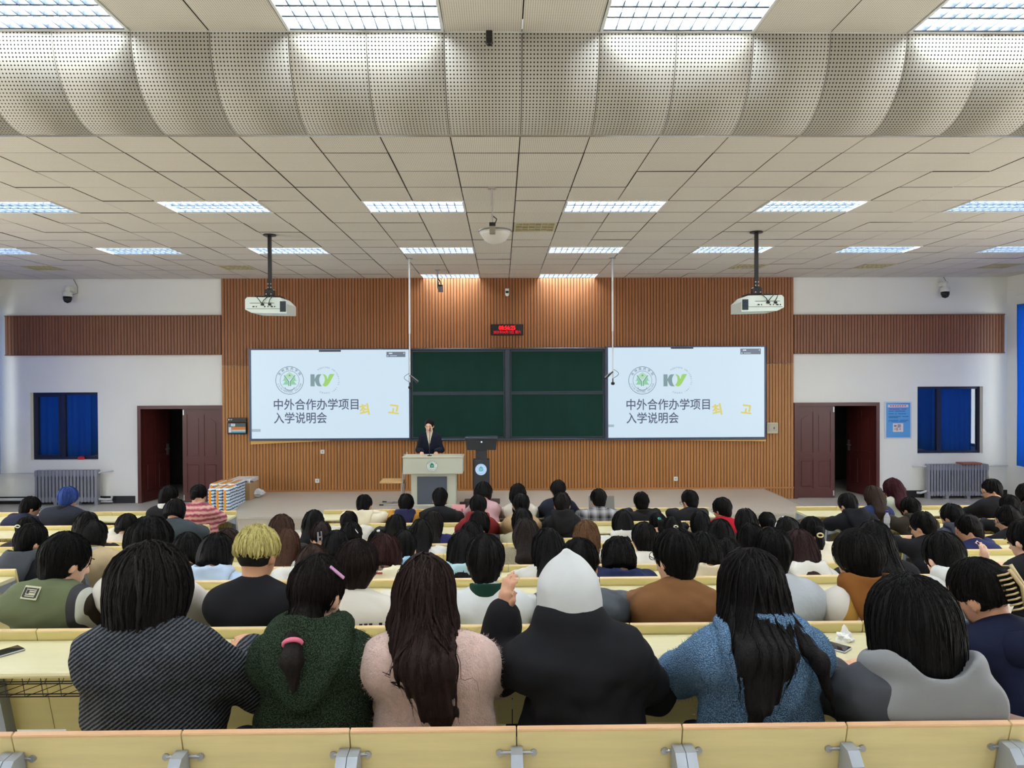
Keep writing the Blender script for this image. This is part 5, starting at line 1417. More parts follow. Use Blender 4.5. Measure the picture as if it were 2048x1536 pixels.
def person(key, cx, top, row, label, hair='short', hc=BLK, col=(40, 40, 44), kind='cotton', yaw=0, pitch=12, roll=0, bx=None, d=None, hw=0.132, collar='crew', ccol=None, thick=0.016, length=0.3, vol=1.0, arms='desk', mat_=None, hs=1.0, strand=0, group='students seated in the lecture hall', el=None, wr=None, lean=0.0, tro=None, glasses=False, mask=False, wbulk=1.0, sdrop=0.0, hair_fn=None, hand=False, folds=0.006, cut=None, tails=None, hoodw=(0.125, 0.05, 0.17)):
    global _seed
    _seed += 1; sd = _seed
    dh = d if d is not None else SEATS[row]+0.29+lean
    fl = FLO[row]; seatY = SEATS[row]+0.33
    T = at(cx, top, dh)                      # top of the hair
    bX = at(bx if bx is not None else cx, 1100, dh).x if True else 0
    root = empty('person', (bX, seatY, fl), label, 'person', group)
    o = np.array([bX, seatY, fl])
    R = rotm(yaw, pitch, roll); RT = R.T.astype(F32)
    hs_ = hs*1.02
    Hc = np.array(T) - o - V(0, 0, 0.138*hs_*(0.9+0.1*math.cos(math.radians(pitch))))
    HcF = Hc.astype(F32)
    cell = 0.012 if dh < 4 else (0.0175 if dh < 5.9 else 0.024)
    hcell = 0.0085 if dh < 4 else (0.012 if dh < 5.9 else 0.015)
    sp = math.sin(math.radians(pitch))
    nt = Hc + R @ V(0, -0.022, -0.06)*hs_
    nb = Hc + V(0, -0.042-0.09*sp, -0.150+0.10*sp)*hs_ ; nb[0] = Hc[0]*0.8
    Sc = nb + V(0, -0.012, -0.038-sdrop)
    Sc[0] = Hc[0]*0.55
    Pl = V(0, 0.02, 0.56)
    dz = (LZ[row]-0.044-fl)                  # desk height in this frame
    shL, shR = Sc + V(-hw, 0, -0.035), Sc + V(hw, 0, -0.035)
    if el is None: el = [None, None]
    if wr is None: wr = [None, None]
    E = []; W = []
    for i, (s, sh) in enumerate(((-1, shL), (1, shR))):
        e_ = V(sh[0]+s*0.07, sh[1]+0.19, max(dz+0.055, sh[2]-0.26)) if el[i] is None else sh + V(*el[i])
        w_ = V(Sc[0]+s*0.10, e_[1]+0.17, max(dz+0.05, e_[2]-0.05)) if wr[i] is None else e_ + V(*wr[i])
        E.append(e_); W.append(w_)
    B = wbulk
    mid = (Sc+Pl)/2 + V(0, -0.015, 0.0)
    def torso(p, t):
        d_ = capx(p, Pl + V(0, 0, -0.02), mid, (0.168*B+t), (0.156*B+t), (1.0, 0.72, 1.0))
        d_ = smin(d_, capx(p, mid, Sc + V(0, 0, -0.085), (0.156*B+t), (0.122*B+t), (1.06, 0.76, 1.0)), 0.05)
        d_ = smin(d_, capx(p, Sc+V(-hw+0.05, 0, -0.035), Sc+V(hw-0.05, 0, -0.035), 0.066+t, 0.066+t, (1, 1, 1.05)), 0.07)
        d_ = smin(d_, cap(p, nb+V(0, 0, 0.0), shL+V(0.02, 0, 0), 0.048+t*0.7, 0.052+t), 0.045)
        d_ = smin(d_, cap(p, nb+V(0, 0, 0.0), shR+V(-0.02, 0, 0), 0.048+t*0.7, 0.052+t), 0.045)
        return d_
    def armsf(p, t, d_, k=0.045):
        for i, sh in enumerate((shL, shR)):
            a = cap(p, sh, E[i], 0.056+t, 0.050+t)
            a = smin(a, cap(p, E[i], W[i], 0.049+t, 0.037+t), 0.025)
            d_ = smin(d_, a, k)
        return d_
    def top_sdf(p):
        d_ = armsf(p, thick, torso(p, thick))
        d_ = d_ + folds*wob(p, 21, sd) + folds*0.5*wob(p*np.array([1, 1, 1.6], F32), 47, sd+3)
        d_ = d_ + folds*0.9*(0.45-np.abs(wob(p*np.array([1, 1, 1.9], F32), 26, sd+6, 3)))
        if collar == 'stand':
            c = nb + V(0, 0.0, 0.015)
            q = p-c.astype(F32); r = np.sqrt(q[:, 0]**2+(q[:, 1]*0.95)**2)
            ring = np.maximum(np.abs(r-0.075)-0.011, np.abs(q[:, 2])-0.035)
            d_ = smin(d_, ring, 0.02)
        if cut is not None: d_ = cut(p, d_)
        return np.maximum(d_, -(p[:, 2]-0.44))
    lo = np.minimum.reduce([shL, shR, E[0], E[1], W[0], W[1], Pl]) - 0.16; hi = np.maximum.reduce([shL, shR, E[0], E[1], W[0], W[1], Pl, nb]) + 0.16
    lo[2] = 0.40; lo[0] = min(lo[0], -0.26); hi[0] = max(hi[0], 0.26); lo[1] = min(lo[1], -0.25)
    m = mat_ or cloth(col, kind)
    # head and skin
    def head(p):
        q = (p-HcF) @ RT.T / F32(hs_)
        d_ = smin(ell(q, (0, -0.006, 0.03), (0.077, 0.097, 0.098)), ell(q, (0, 0.032, -0.045), (0.058, 0.062, 0.075)), 0.05)
        d_ = smin(d_, cap(q, (0, 0.093, 0.005), (0, 0.112, -0.03), 0.008, 0.013), 0.016)
        d_ = smin(d_, ell(q, (0, 0.086, -0.065), (0.024, 0.012, 0.014)), 0.012)
        d_ = smin(d_, ell(q, (0, 0.082, -0.105), (0.022, 0.018, 0.016)), 0.02)
        d_ = smin(d_, ell(q, (0, 0.083, 0.028), (0.055, 0.018, 0.012)), 0.02)
        for s in (-1, 1):
            d_ = smax(d_, -ell(q, (s*0.031, 0.106, 0.007), (0.017, 0.013, 0.009)), 0.012)
            d_ = smin(d_, ell(q, (s*0.080, -0.004, -0.012), (0.010, 0.020, 0.032)), 0.008)
        return d_*F32(hs_)
    def hand_f(p, i, s, d_):
        dr = W[i]-E[i]; dr = dr/np.linalg.norm(dr); si = np.cross(dr, V(0, 0, 1)); si = si/(np.linalg.norm(si)+1e-9)
        upv = np.cross(si, dr)
        d_ = smin(d_, cap(p, W[i], W[i]+dr*0.075, 0.024, 0.030), 0.02)
        for k, (off, ln) in enumerate(((-0.030, 0.070), (-0.010, 0.082), (0.010, 0.078), (0.029, 0.062))):
            b0 = W[i]+dr*0.085+si*off; b1 = b0+dr*ln*0.55; b2 = b1+dr*ln*0.35-upv*0.025
            d_ = smin(d_, cap(p, b0, b1, 0.0095, 0.0088), 0.008); d_ = smin(d_, cap(p, b1, b2, 0.0088, 0.0075), 0.005)
        t0 = W[i]+dr*0.03-si*s*0.026; t1 = t0+dr*0.04-si*s*0.025; t2 = t1+dr*0.03
        d_ = smin(d_, cap(p, t0, t1, 0.012, 0.0105), 0.01)
        return smin(d_, cap(p, t1, t2, 0.0105, 0.0085), 0.005)
    def body(p):
        d_ = smin(torso(p, -0.012), cap(p, nt, nb+V(0, 0, -0.02), 0.052, 0.058), 0.04)
        d_ = armsf(p, -0.014, d_)
        k = near(p, Hc, 0.3)
        if k.any(): d_[k] = smin(d_[k], head(p[k]), 0.03)
        for i, s in ((0, -1), (1, 1)):
            k = near(p, W[i], 0.27)
            if k.any(): d_[k] = hand_f(p[k], i, s, d_[k])
        return np.maximum(d_, -(p[:, 2]-F32(min(Sc[2]-0.20, E[0][2]-0.08, E[1][2]-0.08))))
    blo = np.minimum(lo, Hc-0.17); bhi = np.maximum(hi, Hc+0.17)
    for i in (0, 1):
        dr = W[i]-E[i]; dr /= np.linalg.norm(dr); blo = np.minimum(blo, W[i]+dr*0.2-0.05); bhi = np.maximum(bhi, W[i]+dr*0.2+0.05)
    sdf_obj('body', body, blo, bhi, 0.0105 if dh < 4 else (0.014 if dh < 5.9 else 0.0165), skin(sd), root)
    sdf_obj('top', top_sdf, lo, hi, cell, m, root)
    # hair
    def q_of(p): return (p-HcF) @ RT.T / F32(hs_)
    vv = vol
    def capf(q, r=(0.096, 0.111, 0.109), c=(0, -0.013, 0.03)): return ell(q, c, (r[0]*vv, r[1]*vv, r[2]*(0.5+0.5*vv)))
    def face_cut(q, d_, low=-0.02): 
        return smax(d_, -ell(q, (0, 0.135, -0.045+low), (0.086, 0.085, 0.125)), 0.012)
    phi_f = 1.0
    back = V(Sc[0], Sc[1]-0.115-thick, Sc[2])
    def gro(p, q, A=0.0022):
        ph = np.arctan2(q[:, 0], -q[:, 1]+0.001)
        return A*(np.sin(ph*31+3*np.sin(ph*5+sd)+6*q[:, 2])+0.7*np.sin(ph*53+sd*2.0+9*q[:, 2]))
    def hair_sdf(p):
        q = q_of(p)
        if hair_fn is not None: return hair_fn(p, q, dict(Hc=Hc, Sc=Sc, nb=nb, back=back, capf=capf, face_cut=face_cut, gro=gro, ell=ell, R=R, hs=hs_))
        if hair in ('short', 'spiky', 'mop'):
            d_ = smin(capf(q, (0.092, 0.107, 0.106)), ell(q, (0, -0.038, -0.045), (0.066, 0.062, 0.065)), 0.025)
            d_ = face_cut(q, d_, 0.0)
            zb = -0.082 if hair != 'mop' else -0.098
            d_ = smax(d_, -(q[:, 2] - zb - 0.45*np.clip(q[:, 1], -0.05, 0.08)), 0.01)
            if hair != 'mop':
                for s in (-1, 1): d_ = smax(d_, -ell(q, (s*0.098, 0.012, -0.035), (0.030, 0.032, 0.040)), 0.008)
            A = (0.0035 if hair != 'spiky' else 0.008)*(1.5 if dh > 5 else 1.0)
            d_ = d_ + A*wob(q*np.array([1, 1, 0.7], F32), 95 if hair != 'spiky' else 70, sd) + gro(p, q, 0.0018)
            return d_
        if hair == 'bob':
            d_ = smin(capf(q), ell(q, (0, -0.020, -0.035), (0.104*vv, 0.108*vv, 0.13)), 0.04)
            d_ = face_cut(q, d_); d_ = smax(d_, -(q[:, 2]+0.045+length*0.14+0.3*np.clip(q[:, 1], -0.1, 0.1)), 0.012)
            return d_ + gro(p, q) + 0.004*wob(q, 30, sd)
        if hair in ('long', 'straight'):
            d_ = smin(capf(q), ell(q, (0, -0.022, -0.03), (0.095*vv, 0.102*vv, 0.13)), 0.04)
            d_ = face_cut(q, d_)
            d_ = smax(d_, -(q[:, 2]+0.15), 0.02)
            a = Hc + R @ V(0, -0.055, -0.02); b1 = V((Hc[0]*0.6+Sc[0]*0.4), back[1]+0.02, nb[2]-0.03); b2 = V(Sc[0]+(Hc[0]-Sc[0])*0.2, back[1]-0.005, nb[2]-length)
            wd = 1.35*vv
            c_ = capx(p, a, b1, 0.062, 0.056, (wd, 1, 1)); c_ = smin(c_, capx(p, b1, b2, 0.055, 0.030, (wd, 0.9, 1)), 0.03)
            d_ = smin(d_, c_, 0.04)
            ph = p[:, 0]
            return d_ + gro(p, q, 0.0012) + 0.0025*np.sin(ph*230+4*np.sin(p[:, 2]*9+sd)) + 0.004*wob(p*np.array([1, 1, 0.3], F32), 60, sd)
        if hair in ('pony', 'bun', 'clip'):
            d_ = capf(q, (0.088, 0.104, 0.104)); d_ = face_cut(q, d_, 0.0)
            d_ = smax(d_, -(q[:, 2]+0.06+0.5*np.clip(q[:, 1], -0.05, 0.08)), 0.012)
            for s in (-1, 1): d_ = smax(d_, -ell(q, (s*0.096, 0.016, -0.03), (0.028, 0.026, 0.04)), 0.008)
            if hair == 'pony':
                a = Hc + R @ V(0, -0.105, 0.02); b1 = a+V(0, -0.05, 0.005); b2 = b1+V(0.0, -0.01, -length)
                t = cap(p, a, b1, 0.022, 0.030); t = smin(t, cap(p, b1, (b1+b2)/2, 0.030, 0.034), 0.02); t = smin(t, cap(p, (b1+b2)/2, b2, 0.034, 0.012), 0.02); d_ = smin(d_, t, 0.015)
            elif hair == 'bun':
                d_ = smin(d_, ell(q, (0, -0.10, 0.055), (0.042, 0.038, 0.042)) + 0.004*wob(q, 60, sd), 0.012)
            else:
                d_ = smin(d_, ell(q, (0, -0.115, 0.01), (0.03, 0.032, 0.065)) + 0.003*wob(q, 60, sd), 0.02)
            return d_ + gro(p, q, 0.0016) + 0.002*wob(q, 50, sd)
        return capf(q)
    if hair != 'none':
        hl = Hc-0.2; hh = Hc+0.2
        if hair in ('long', 'straight'): hl = np.minimum(hl, V(Sc[0]-0.2, back[1]-0.12, nb[2]-length-0.08)); hh = np.maximum(hh, V(Sc[0]+0.2, 0, 0))
        if hair == 'pony': hl = np.minimum(hl, Hc+V(-0.2, -0.3, -length-0.15))
        if hair_fn is not None and tails is not None: hl = np.minimum(hl, Hc+V(*tails[0])); hh = np.maximum(hh, Hc+V(*tails[1]))
        ex = None
        if not strand: strand = 84 if dh < 5.9 else 42
        if strand:
            crown = Hc + R @ V(0, -0.03, 0.12)*hs_
            kw = dict(n=strand, length=0.22, step=0.020 if dh > 4 else 0.018, seed=sd, radius=(0.0013, 0.0004) if dh < 4 else ((0.0026, 0.0008) if dh < 5.8 else (0.0038, 0.0012)))
            if dh >= 5.8: kw.update(step=0.026, jitter=0.012, lift=0.003)
            if isinstance(tails, tuple) and len(tails) == 3: kw.update(tails[2])
            elif hair in ('long', 'straight'): kw.update(length=length+0.30, step=0.02)
            ex = strands(hair_sdf, crown, **kw)
        sdf_obj('hair', hair_sdf, hl, hh, hcell, hairm(hc), root, ex)
    # hood or collar as a part
    cc = cloth(ccol or col, kind if kind != 'knit' else 'cotton') if (mat_ is None or ccol) else mat_
    if collar == 'hood':
        def hood(p):
            q = p-nb.astype(F32)
            ang = np.arctan2(q[:, 1], q[:, 0]); rr = np.sqrt(q[:, 0]**2+q[:, 1]**2)
            zt = 0.030-0.026*np.sin(ang)+0.012
            tor = np.sqrt((rr-0.098)**2+((q[:, 2]-zt)/1.6)**2)-0.027
            ww = hoodw[0]+(hoodw[1]-hoodw[0])*np.clip(-q[:, 2]/hoodw[2], 0, 1)**1.3
            ts = torso(p, thick)
            d_ = smax(np.abs(ts-0.016)-0.024, np.abs(q[:, 0])-ww, 0.03); d_ = smax(d_, q[:, 2]-0.07, 0.03); d_ = smax(d_, -(q[:, 2]+hoodw[2]), 0.04); d_ = smax(d_, q[:, 1]-0.02, 0.03)
            d_ = smin(tor, d_, 0.03)
            d_ = smax(d_, -ell(p, nb+V(0, -0.02, 0.095), (0.084, 0.078, 0.085)), 0.015)
            return d_ + 0.006*wob(p, 34, sd) + 0.003*wob(p, 80, sd+1)
        sdf_obj('hood', hood, nb-0.34, nb+0.2, min(cell, 0.016), cc, root)
    elif collar == 'shirt':
        def col_(p):
            q = p-(nb+V(0, -0.004, 0.022)).astype(F32)
            r = np.sqrt(q[:, 0]**2+(q[:, 1])**2)
            return np.maximum(np.abs(r-0.072-0.15*np.clip(0.01-q[:, 2], 0, 0.04))-0.007, np.abs(q[:, 2]+0.25*q[:, 1])-0.030)-0.003
        sdf_obj('collar', col_, nb-0.16, nb+0.14, min(cell, 0.008), cc, root)
    hoodf = hood if collar == 'hood' else None
    put('trousers', TRO_ME, tro if tro is not None else TROC[sd % 4], root)
    for s in (-1, 1): put('shoe', SHOE_ME, None, root, (s*0.115, 0.37, 0.0))
    # face marks where a face can be seen
    M4 = lambda v: Hc + R @ (np.array(v)*hs_)
    if abs(yaw) > 28 or hand:
        b_ = MB()
        for s in (-1, 1):
            c = M4((s*0.031, 0.093, 0.007)); u = R @ V(1, 0, 0)*0.014; w_ = R @ V(0, 0, 1)*0.006; f_ = R @ V(0, 1, 0)*0.005
            ring = [tuple(c+u*math.cos(t)+w_*math.sin(t)) for t in [2*math.pi*i/10 for i in range(10)]]; n0 = len(b_.v)
            b_.v += ring+[tuple(c+f_)]; b_.f += [(n0+i, n0+(i+1) % 10, n0+10) for i in range(10)]
            c = M4((s*0.033, 0.100, 0.030)); b_.add([tuple(c+u*1.5*a+w_*z_) for a, z_ in ((-1, 0), (1, -0.3), (1, 0.5), (-1, 0.6))], [(0, 1, 2, 3)])
        b_.build('eyes', eye_m, root)
    if glasses:
        b_ = MB()
        for s in (-1, 1):
            c = M4((s*0.034, 0.112, 0.005)); u = R @ V(1, 0, 0); w_ = R @ V(0, 0, 1)
            b_.tube([tuple(c+(u*0.026*math.cos(t)+w_*0.020*math.sin(t))) for t in [2*math.pi*i/14 for i in range(15)]], 0.002, 4, False)
            b_.tube([tuple(M4((s*0.060, 0.110, 0.008))), tuple(M4((s*0.090, 0.05, 0.008))), tuple(M4((s*0.088, -0.01, 0.0)))], 0.002, 4)
        b_.tube([tuple(M4((-0.008, 0.114, 0.007))), tuple(M4((0.008, 0.114, 0.007)))], 0.002, 4)
        b_.build('glasses', frame_m, root)
    if mask:
        def msk(p):
            q = q_of(p); d_ = np.abs(head(p)-0.006)-0.002
            d_ = np.maximum(d_, -(q[:, 1]-0.045)); d_ = np.maximum(d_, q[:, 2]+0.025); return np.maximum(d_, -(q[:, 2]+0.115))
        sdf_obj('face_mask', msk, Hc-0.17, Hc+0.17, 0.006, mat('mask_blue', (170, 196, 206), 0.8), root)
    info = dict(hoodf=hoodf, root=root, o=o, Hc=Hc, R=R, nb=nb, Sc=Sc, top=top_sdf, hair=hair_sdf, head=head, M4=M4, E=E, W=W, sd=sd, cell=cell, hs=hs_, back=back, Pl=Pl, shL=shL, shR=shR, m=m)
    PEOPLE[key] = info
    return info
def hit(info, px, py, which='top'):
    """first point of a surface of this person met by the sight line of photo pixel (px, py), in the person's frame"""
    f = info[which]; o = info['o']; a = np.array([0, 0, CAMZ])-o; b_ = np.array(at(px, py, o[1]+2.0))-o
    dr = (b_-a)/np.linalg.norm(b_-a); t = max(0.5, o[1]-1.2)
    for _ in range(160):
        p = a+dr*t; dd = float(f(p[None].astype(F32))[0])
        if dd < 0.0006: break
        t += max(dd*0.6, 0.0008)
        if t > 14: return None, None
    g = grad(f, p[None])[0]
    return p, g

# ------------------------------------------------------------------ cloth patterns
def band_mat(name, vec, lo, hi, stops, wave=None, bump=(380, 0.12), rough=0.9):
    """colours in constant bands along a direction of the garment; stops = [(value, rgb), ...]"""
    def b(N, L, t):
        d = N.new('ShaderNodeVectorMath'); d.operation = 'DOT_PRODUCT'; d.inputs[1].default_value = vec
        L.new(t.outputs['Object'], d.inputs[0]); v = d.outputs['Value']
        if wave:
            sep = N.new('ShaderNodeSeparateXYZ'); L.new(t.outputs['Object'], sep.inputs[0])
            m = N.new('ShaderNodeMath'); m.operation = 'MULTIPLY'; m.inputs[1].default_value = wave[0]; L.new(sep.outputs[0], m.inputs[0])
            s = N.new('ShaderNodeMath'); s.operation = 'SINE'; L.new(m.outputs[0], s.inputs[0])
            k = N.new('ShaderNodeMath'); k.operation = 'MULTIPLY_ADD'; k.inputs[1].default_value = wave[1]; L.new(s.outputs[0], k.inputs[0]); L.new(v, k.inputs[2]); v = k.outputs[0]
        mr = N.new('ShaderNodeMapRange'); mr.inputs[1].default_value = lo; mr.inputs[2].default_value = hi; L.new(v, mr.inputs[0])
        cr = N.new('ShaderNodeValToRGB'); cr.color_ramp.interpolation = 'CONSTANT'
        el_ = cr.color_ramp.elements
        el_[0].position = 0; el_[0].color = lin(stops[0][1])
        for (vv, c) in stops[1:]:
            e = el_.new(min(0.999, max(0.001, (vv-lo)/(hi-lo)))); e.color = lin(c)
        while len(el_) > len(stops): el_.remove(el_[-1])
        L.new(mr.outputs[0], cr.inputs[0])
        n = N.new('ShaderNodeTexNoise'); n.inputs['Scale'].default_value = bump[0]; L.new(t.outputs['Object'], n.inputs['Vector'])
        return cr.outputs[0], n.outputs[0], bump[1]
    return node_mat(name, b, rough, spec=0.2)
def herring(N, L, t):
    mp = N.new('ShaderNodeMapping'); mp.inputs['Rotation'].default_value = (0, math.radians(38), 0); L.new(t.outputs['Object'], mp.inputs[0])
    w = N.new('ShaderNodeTexWave'); w.bands_direction = 'Z'; w.inputs['Scale'].default_value = 26; w.inputs['Distortion'].default_value = 1.6; w.inputs['Detail'].default_value = 3; w.inputs['Detail Scale'].default_value = 6
    L.new(mp.outputs[0], w.inputs[0])
    cr = N.new('ShaderNodeValToRGB'); cr.color_ramp.elements[0].color = lin((26, 27, 32)); cr.color_ramp.elements[1].color = lin((96, 100, 108)); L.new(w.outputs[0], cr.inputs[0])
    return cr.outputs[0], w.outputs[0], 0.8
herring_m = node_mat('herringbone_wool', herring, 0.95, spec=0.1)
def sherpa_nodes(c0, c1, sc):
    def f(N, L, t):
        v = N.new('ShaderNodeTexVoronoi'); v.inputs['Scale'].default_value = sc; L.new(t.outputs['Object'], v.inputs['Vector'])
        cr = N.new('ShaderNodeValToRGB'); cr.color_ramp.elements[0].color = lin(c1); cr.color_ramp.elements[1].color = lin(c0); cr.color_ramp.elements[1].position = 0.62
        L.new(v.outputs['Distance'], cr.inputs[0])
        iv = N.new('ShaderNodeMath'); iv.operation = 'SUBTRACT'; iv.inputs[0].default_value = 1.0; L.new(v.outputs['Distance'], iv.inputs[1])
        return cr.outputs[0], iv.outputs[0], 1.0
    return f
sherpa_m = node_mat('green_sherpa', sherpa_nodes((36, 50, 38), (92, 112, 88), 230), 0.95, spec=0.1)
blue_fleece = node_mat('blue_fleece', sherpa_nodes((92, 128, 166), (160, 194, 226), 210), 0.95, spec=0.1)
pink_fuzz = mat('pink_fuzzy_wool', (214, 184, 174), 0.95, var=(45, 0.12), bump=(160, 0.6), spec=0.1, sheen=0.4)
knit_beige = cloth((150, 140, 116), 'knit')
def plaid(N, L, t):
    sep = N.new('ShaderNodeSeparateXYZ'); L.new(t.outputs['Object'], sep.inputs[0])
    vals = []
    for ax, pit in ((0, 0.105), (2, 0.115)):
        d = N.new('ShaderNodeMath'); d.operation = 'DIVIDE'; d.inputs[1].default_value = pit; L.new(sep.outputs[ax], d.inputs[0])
        f = N.new('ShaderNodeMath'); f.operation = 'FLOORED_MODULO'; f.inputs[1].default_value = 1.0; L.new(d.outputs[0], f.inputs[0])
        cr = N.new('ShaderNodeValToRGB'); e = cr.color_ramp.elements; e[0].color = (0.03, 0.03, 0.035, 1); e[1].color = (0.45, 0.45, 0.47, 1); e[1].position = 0.45
        for p_, c in ((0.62, 0.28), (0.72, 0.02), (0.76, 0.5), (0.80, 0.02), (0.98, 0.03)):
            q = e.new(p_); q.color = (c, c, c*1.05, 1)
        L.new(f.outputs[0], cr.inputs[0]); vals.append(cr.outputs[0])
    mx = N.new('ShaderNodeMix'); mx.data_type = 'RGBA'; mx.inputs[0].default_value = 0.5; L.new(vals[0], mx.inputs[6]); L.new(vals[1], mx.inputs[7])
    return mx.outputs[2], None, 0
plaid_m = node_mat('black_white_plaid', plaid, 0.9, spec=0.2)
def pink_knit(N, L, t):
    w = N.new('ShaderNodeTexWave'); w.bands_direction = 'Z'; w.inputs['Scale'].default_value = 5.2; w.inputs['Distortion'].default_value = 2.2; w.inputs['Detail'].default_value = 4; w.inputs['Detail Scale'].default_value = 5; L.new(t.outputs['Object'], w.inputs[0])
    cr = N.new('ShaderNodeValToRGB'); e = cr.color_ramp.elements; e[0].color = lin((146, 70, 92)); e[1].color = lin((222, 182, 168)); q = e.new(0.5); q.color = lin((204, 128, 130)); L.new(w.outputs[0], cr.inputs[0])
    n = N.new('ShaderNodeTexNoise'); n.inputs['Scale'].default_value = 180; L.new(t.outputs['Object'], n.inputs[0])
    return cr.outputs[0], n.outputs[0], 0.7
pink_knit_m = node_mat('pink_striped_knit', pink_knit, 0.95, spec=0.1)
def fuzz_extra(sdf, lo, hi, n, ln, seed):
    rs = np.random.RandomState(seed); p = rs.uniform(lo, hi, (n*7, 3))
    dd = sdf(p.astype(F32)); p = p[np.abs(dd) < 0.03][:n]
    for _ in range(3): p = p - grad(sdf, p)*sdf(p.astype(F32)).astype(np.float64)[:, None]
    g = grad(sdf, p); t = rs.normal(0, 0.6, p.shape); dr = g+t; dr[:, 2] -= 0.3; dr /= np.linalg.norm(dr, axis=1)[:, None]
    s = np.cross(dr, rs.normal(size=p.shape)); s /= np.linalg.norm(s, axis=1)[:, None]+1e-9
    L_ = ln*rs.uniform(0.5, 1.3, (len(p), 1))
    a = p-g*0.002+s*0.0005; b_ = p-g*0.002-s*0.0005; c = p+dr*L_+s*0.0001; d_ = p+dr*L_-s*0.0001
    v = np.stack([a, b_, d_, c], 1).reshape(-1, 3); q = np.arange(len(v)).reshape(-1, 4)
    return v, q

def locks(info, n, length, seed, wave, spread, r=(0.0065, 0.0012), step=0.028, fan=0.0):
    """separate heavier locks over a head of hair"""
    f = info['hair']; crown = info['Hc'] + info['R'] @ V(0, -0.03, 0.12)*info['hs']
    v, q = strands(f, crown, n, length, step, seed, lift=0.004, spread=spread, radius=r, wave=wave)
    o = [c for c in info['root'].children if c.name.startswith('hair') and 'tie' not in c.name and 'slide' not in c.name][0]
    me = o.data; nv = len(me.vertices); v0 = np.empty(nv*3, np.float32); me.vertices.foreach_get('co', v0)
    q0 = np.empty(len(me.loops), np.int32); me.loops.foreach_get('vertex_index', q0)
    nm = np_mesh('hair', np.concatenate([v0.reshape(-1, 3), v]), np.concatenate([q0.reshape(-1, 4), q+nv])); nm.materials.append(me.materials[0]); o.data = nm
G0 = 'students in the nearest row'; G1 = 'students in the second row'
# ------------------------------------------------------------------ nearest row
# charcoal coat
i0a = person('0a', 302, 1086, 0, 'person with shoulder-length dark hair in a charcoal herringbone coat, nearest row', hair='custom', hc=(26, 22, 22), mat_=herring_m, d=2.44, bx=330, hw=0.15, thick=0.03, wbulk=1.06, yaw=4, pitch=10, sdrop=0.01, group=G0,
    el=[(-0.05, 0.12, -0.24), (0.17, 0.20, -0.20)], wr=[(0.05, 0.2, 0.03), (-0.12, 0.20, 0.05)], vol=1.3, strand=420, tails=((-0.26, -0.25, -0.36), (0.26, 0.2, 0.25), dict(length=0.46, step=0.026, wave=0.12)), folds=0.011,
    hair_fn=lambda p, q, k: smax(smin(smin(ell(q, (0, -0.015, 0.010), (0.130, 0.122, 0.128)), ell(q, (0, -0.025, -0.07), (0.124, 0.105, 0.12)), 0.05), capx(p, k['Hc']+V(0.0, -0.08, -0.14), k['Hc']+V(-0.03, -0.135, -0.24), 0.045, 0.030, (2.2, 1, 1)), 0.05), -ell(q, (0, 0.16, -0.06), (0.09, 0.09, 0.16)), 0.015) + k['gro'](p, q, 0.0022) + 0.006*wob(q*np.array([1, 1, 0.4], F32), 34, 5))
# green sherpa, low ponytail
def hair_0b(p, q, k):
    d_ = k['capf'](q, (0.086, 0.108, 0.104)); d_ = k['face_cut'](q, d_, 0.0)
    d_ = smax(d_, -(q[:, 2]+0.09+0.4*np.clip(q[:, 1], -0.05, 0.08)), 0.012)
    d_ = smax(d_, -ell(q, (0.09, 0.016, -0.035), (0.028, 0.026, 0.045)), 0.008)
    a = k['Hc']+V(-0.02, -0.085, -0.06); b1 = k['Hc']+V(-0.028, -0.20, -0.095); b2 = b1+V(0.010, -0.045, -0.045); b3 = b2+V(0.010, -0.012, -0.085)
    t = cap(p, a, b1, 0.058, 0.024); t = smin(t, cap(p, b1, b2, 0.022, 0.036), 0.015); t = smin(t, cap(p, b2, b3, 0.036, 0.014), 0.02)
    return smin(d_, t, 0.03) + k['gro'](p, q, 0.0018) + 0.003*wob(q, 50, 4)
i0b = person('0b', 634, 1108, 0, 'person with low ponytail and pink hair tie in a dark green fleece, nearest row', hair='custom', hair_fn=hair_0b, hc=(28, 22, 21), mat_=sherpa_m, d=2.50, bx=640, hw=0.135, thick=0.03, wbulk=1.0, yaw=22, pitch=14, roll=4, collar='hood', group=G0,
    tails=((-0.25, -0.38, -0.34), (0.2, 0.2, 0.2), dict(length=0.30, step=0.020)), strand=420, folds=0.010, hoodw=(0.15, 0.03, 0.20))
# pale pink coat, very long hair
def hair_0c(p, q, k):
    d_ = smin(ell(q, (0, -0.015, 0.025), (0.098, 0.112, 0.112)), ell(q, (0, -0.03, -0.06), (0.100, 0.095, 0.16)), 0.04); d_ = smax(d_, -ell(q, (0, 0.16, -0.06), (0.09, 0.09, 0.16)), 0.015)
    Hc, b_ = k['Hc'], k['back']
    a = Hc+V(0, -0.06, -0.08); b1 = V(Hc[0]*0.5, b_[1]-0.02, k['nb'][2]-0.02); b2 = V(0.01, b_[1]-0.018, k['nb'][2]-0.17); b3 = V(0.02, b_[1]-0.005, k['nb'][2]-0.27)
    c_ = capx(p, a, b1, 0.060, 0.052, (1.75, 1, 1)); c_ = smin(c_, capx(p, b1, b2, 0.050, 0.026, (1.9, 0.9, 1)), 0.03); c_ = smin(c_, capx(p, b2, b3, 0.024, 0.005, (2.2, 0.8, 1)), 0.02)
    return smin(d_, c_, 0.05) + 0.003*np.sin(p[:, 0]*210+5*np.sin(p[:, 2]*7)) + 0.006*wob(p*np.array([1, 1, 0.25], F32), 55, 8)
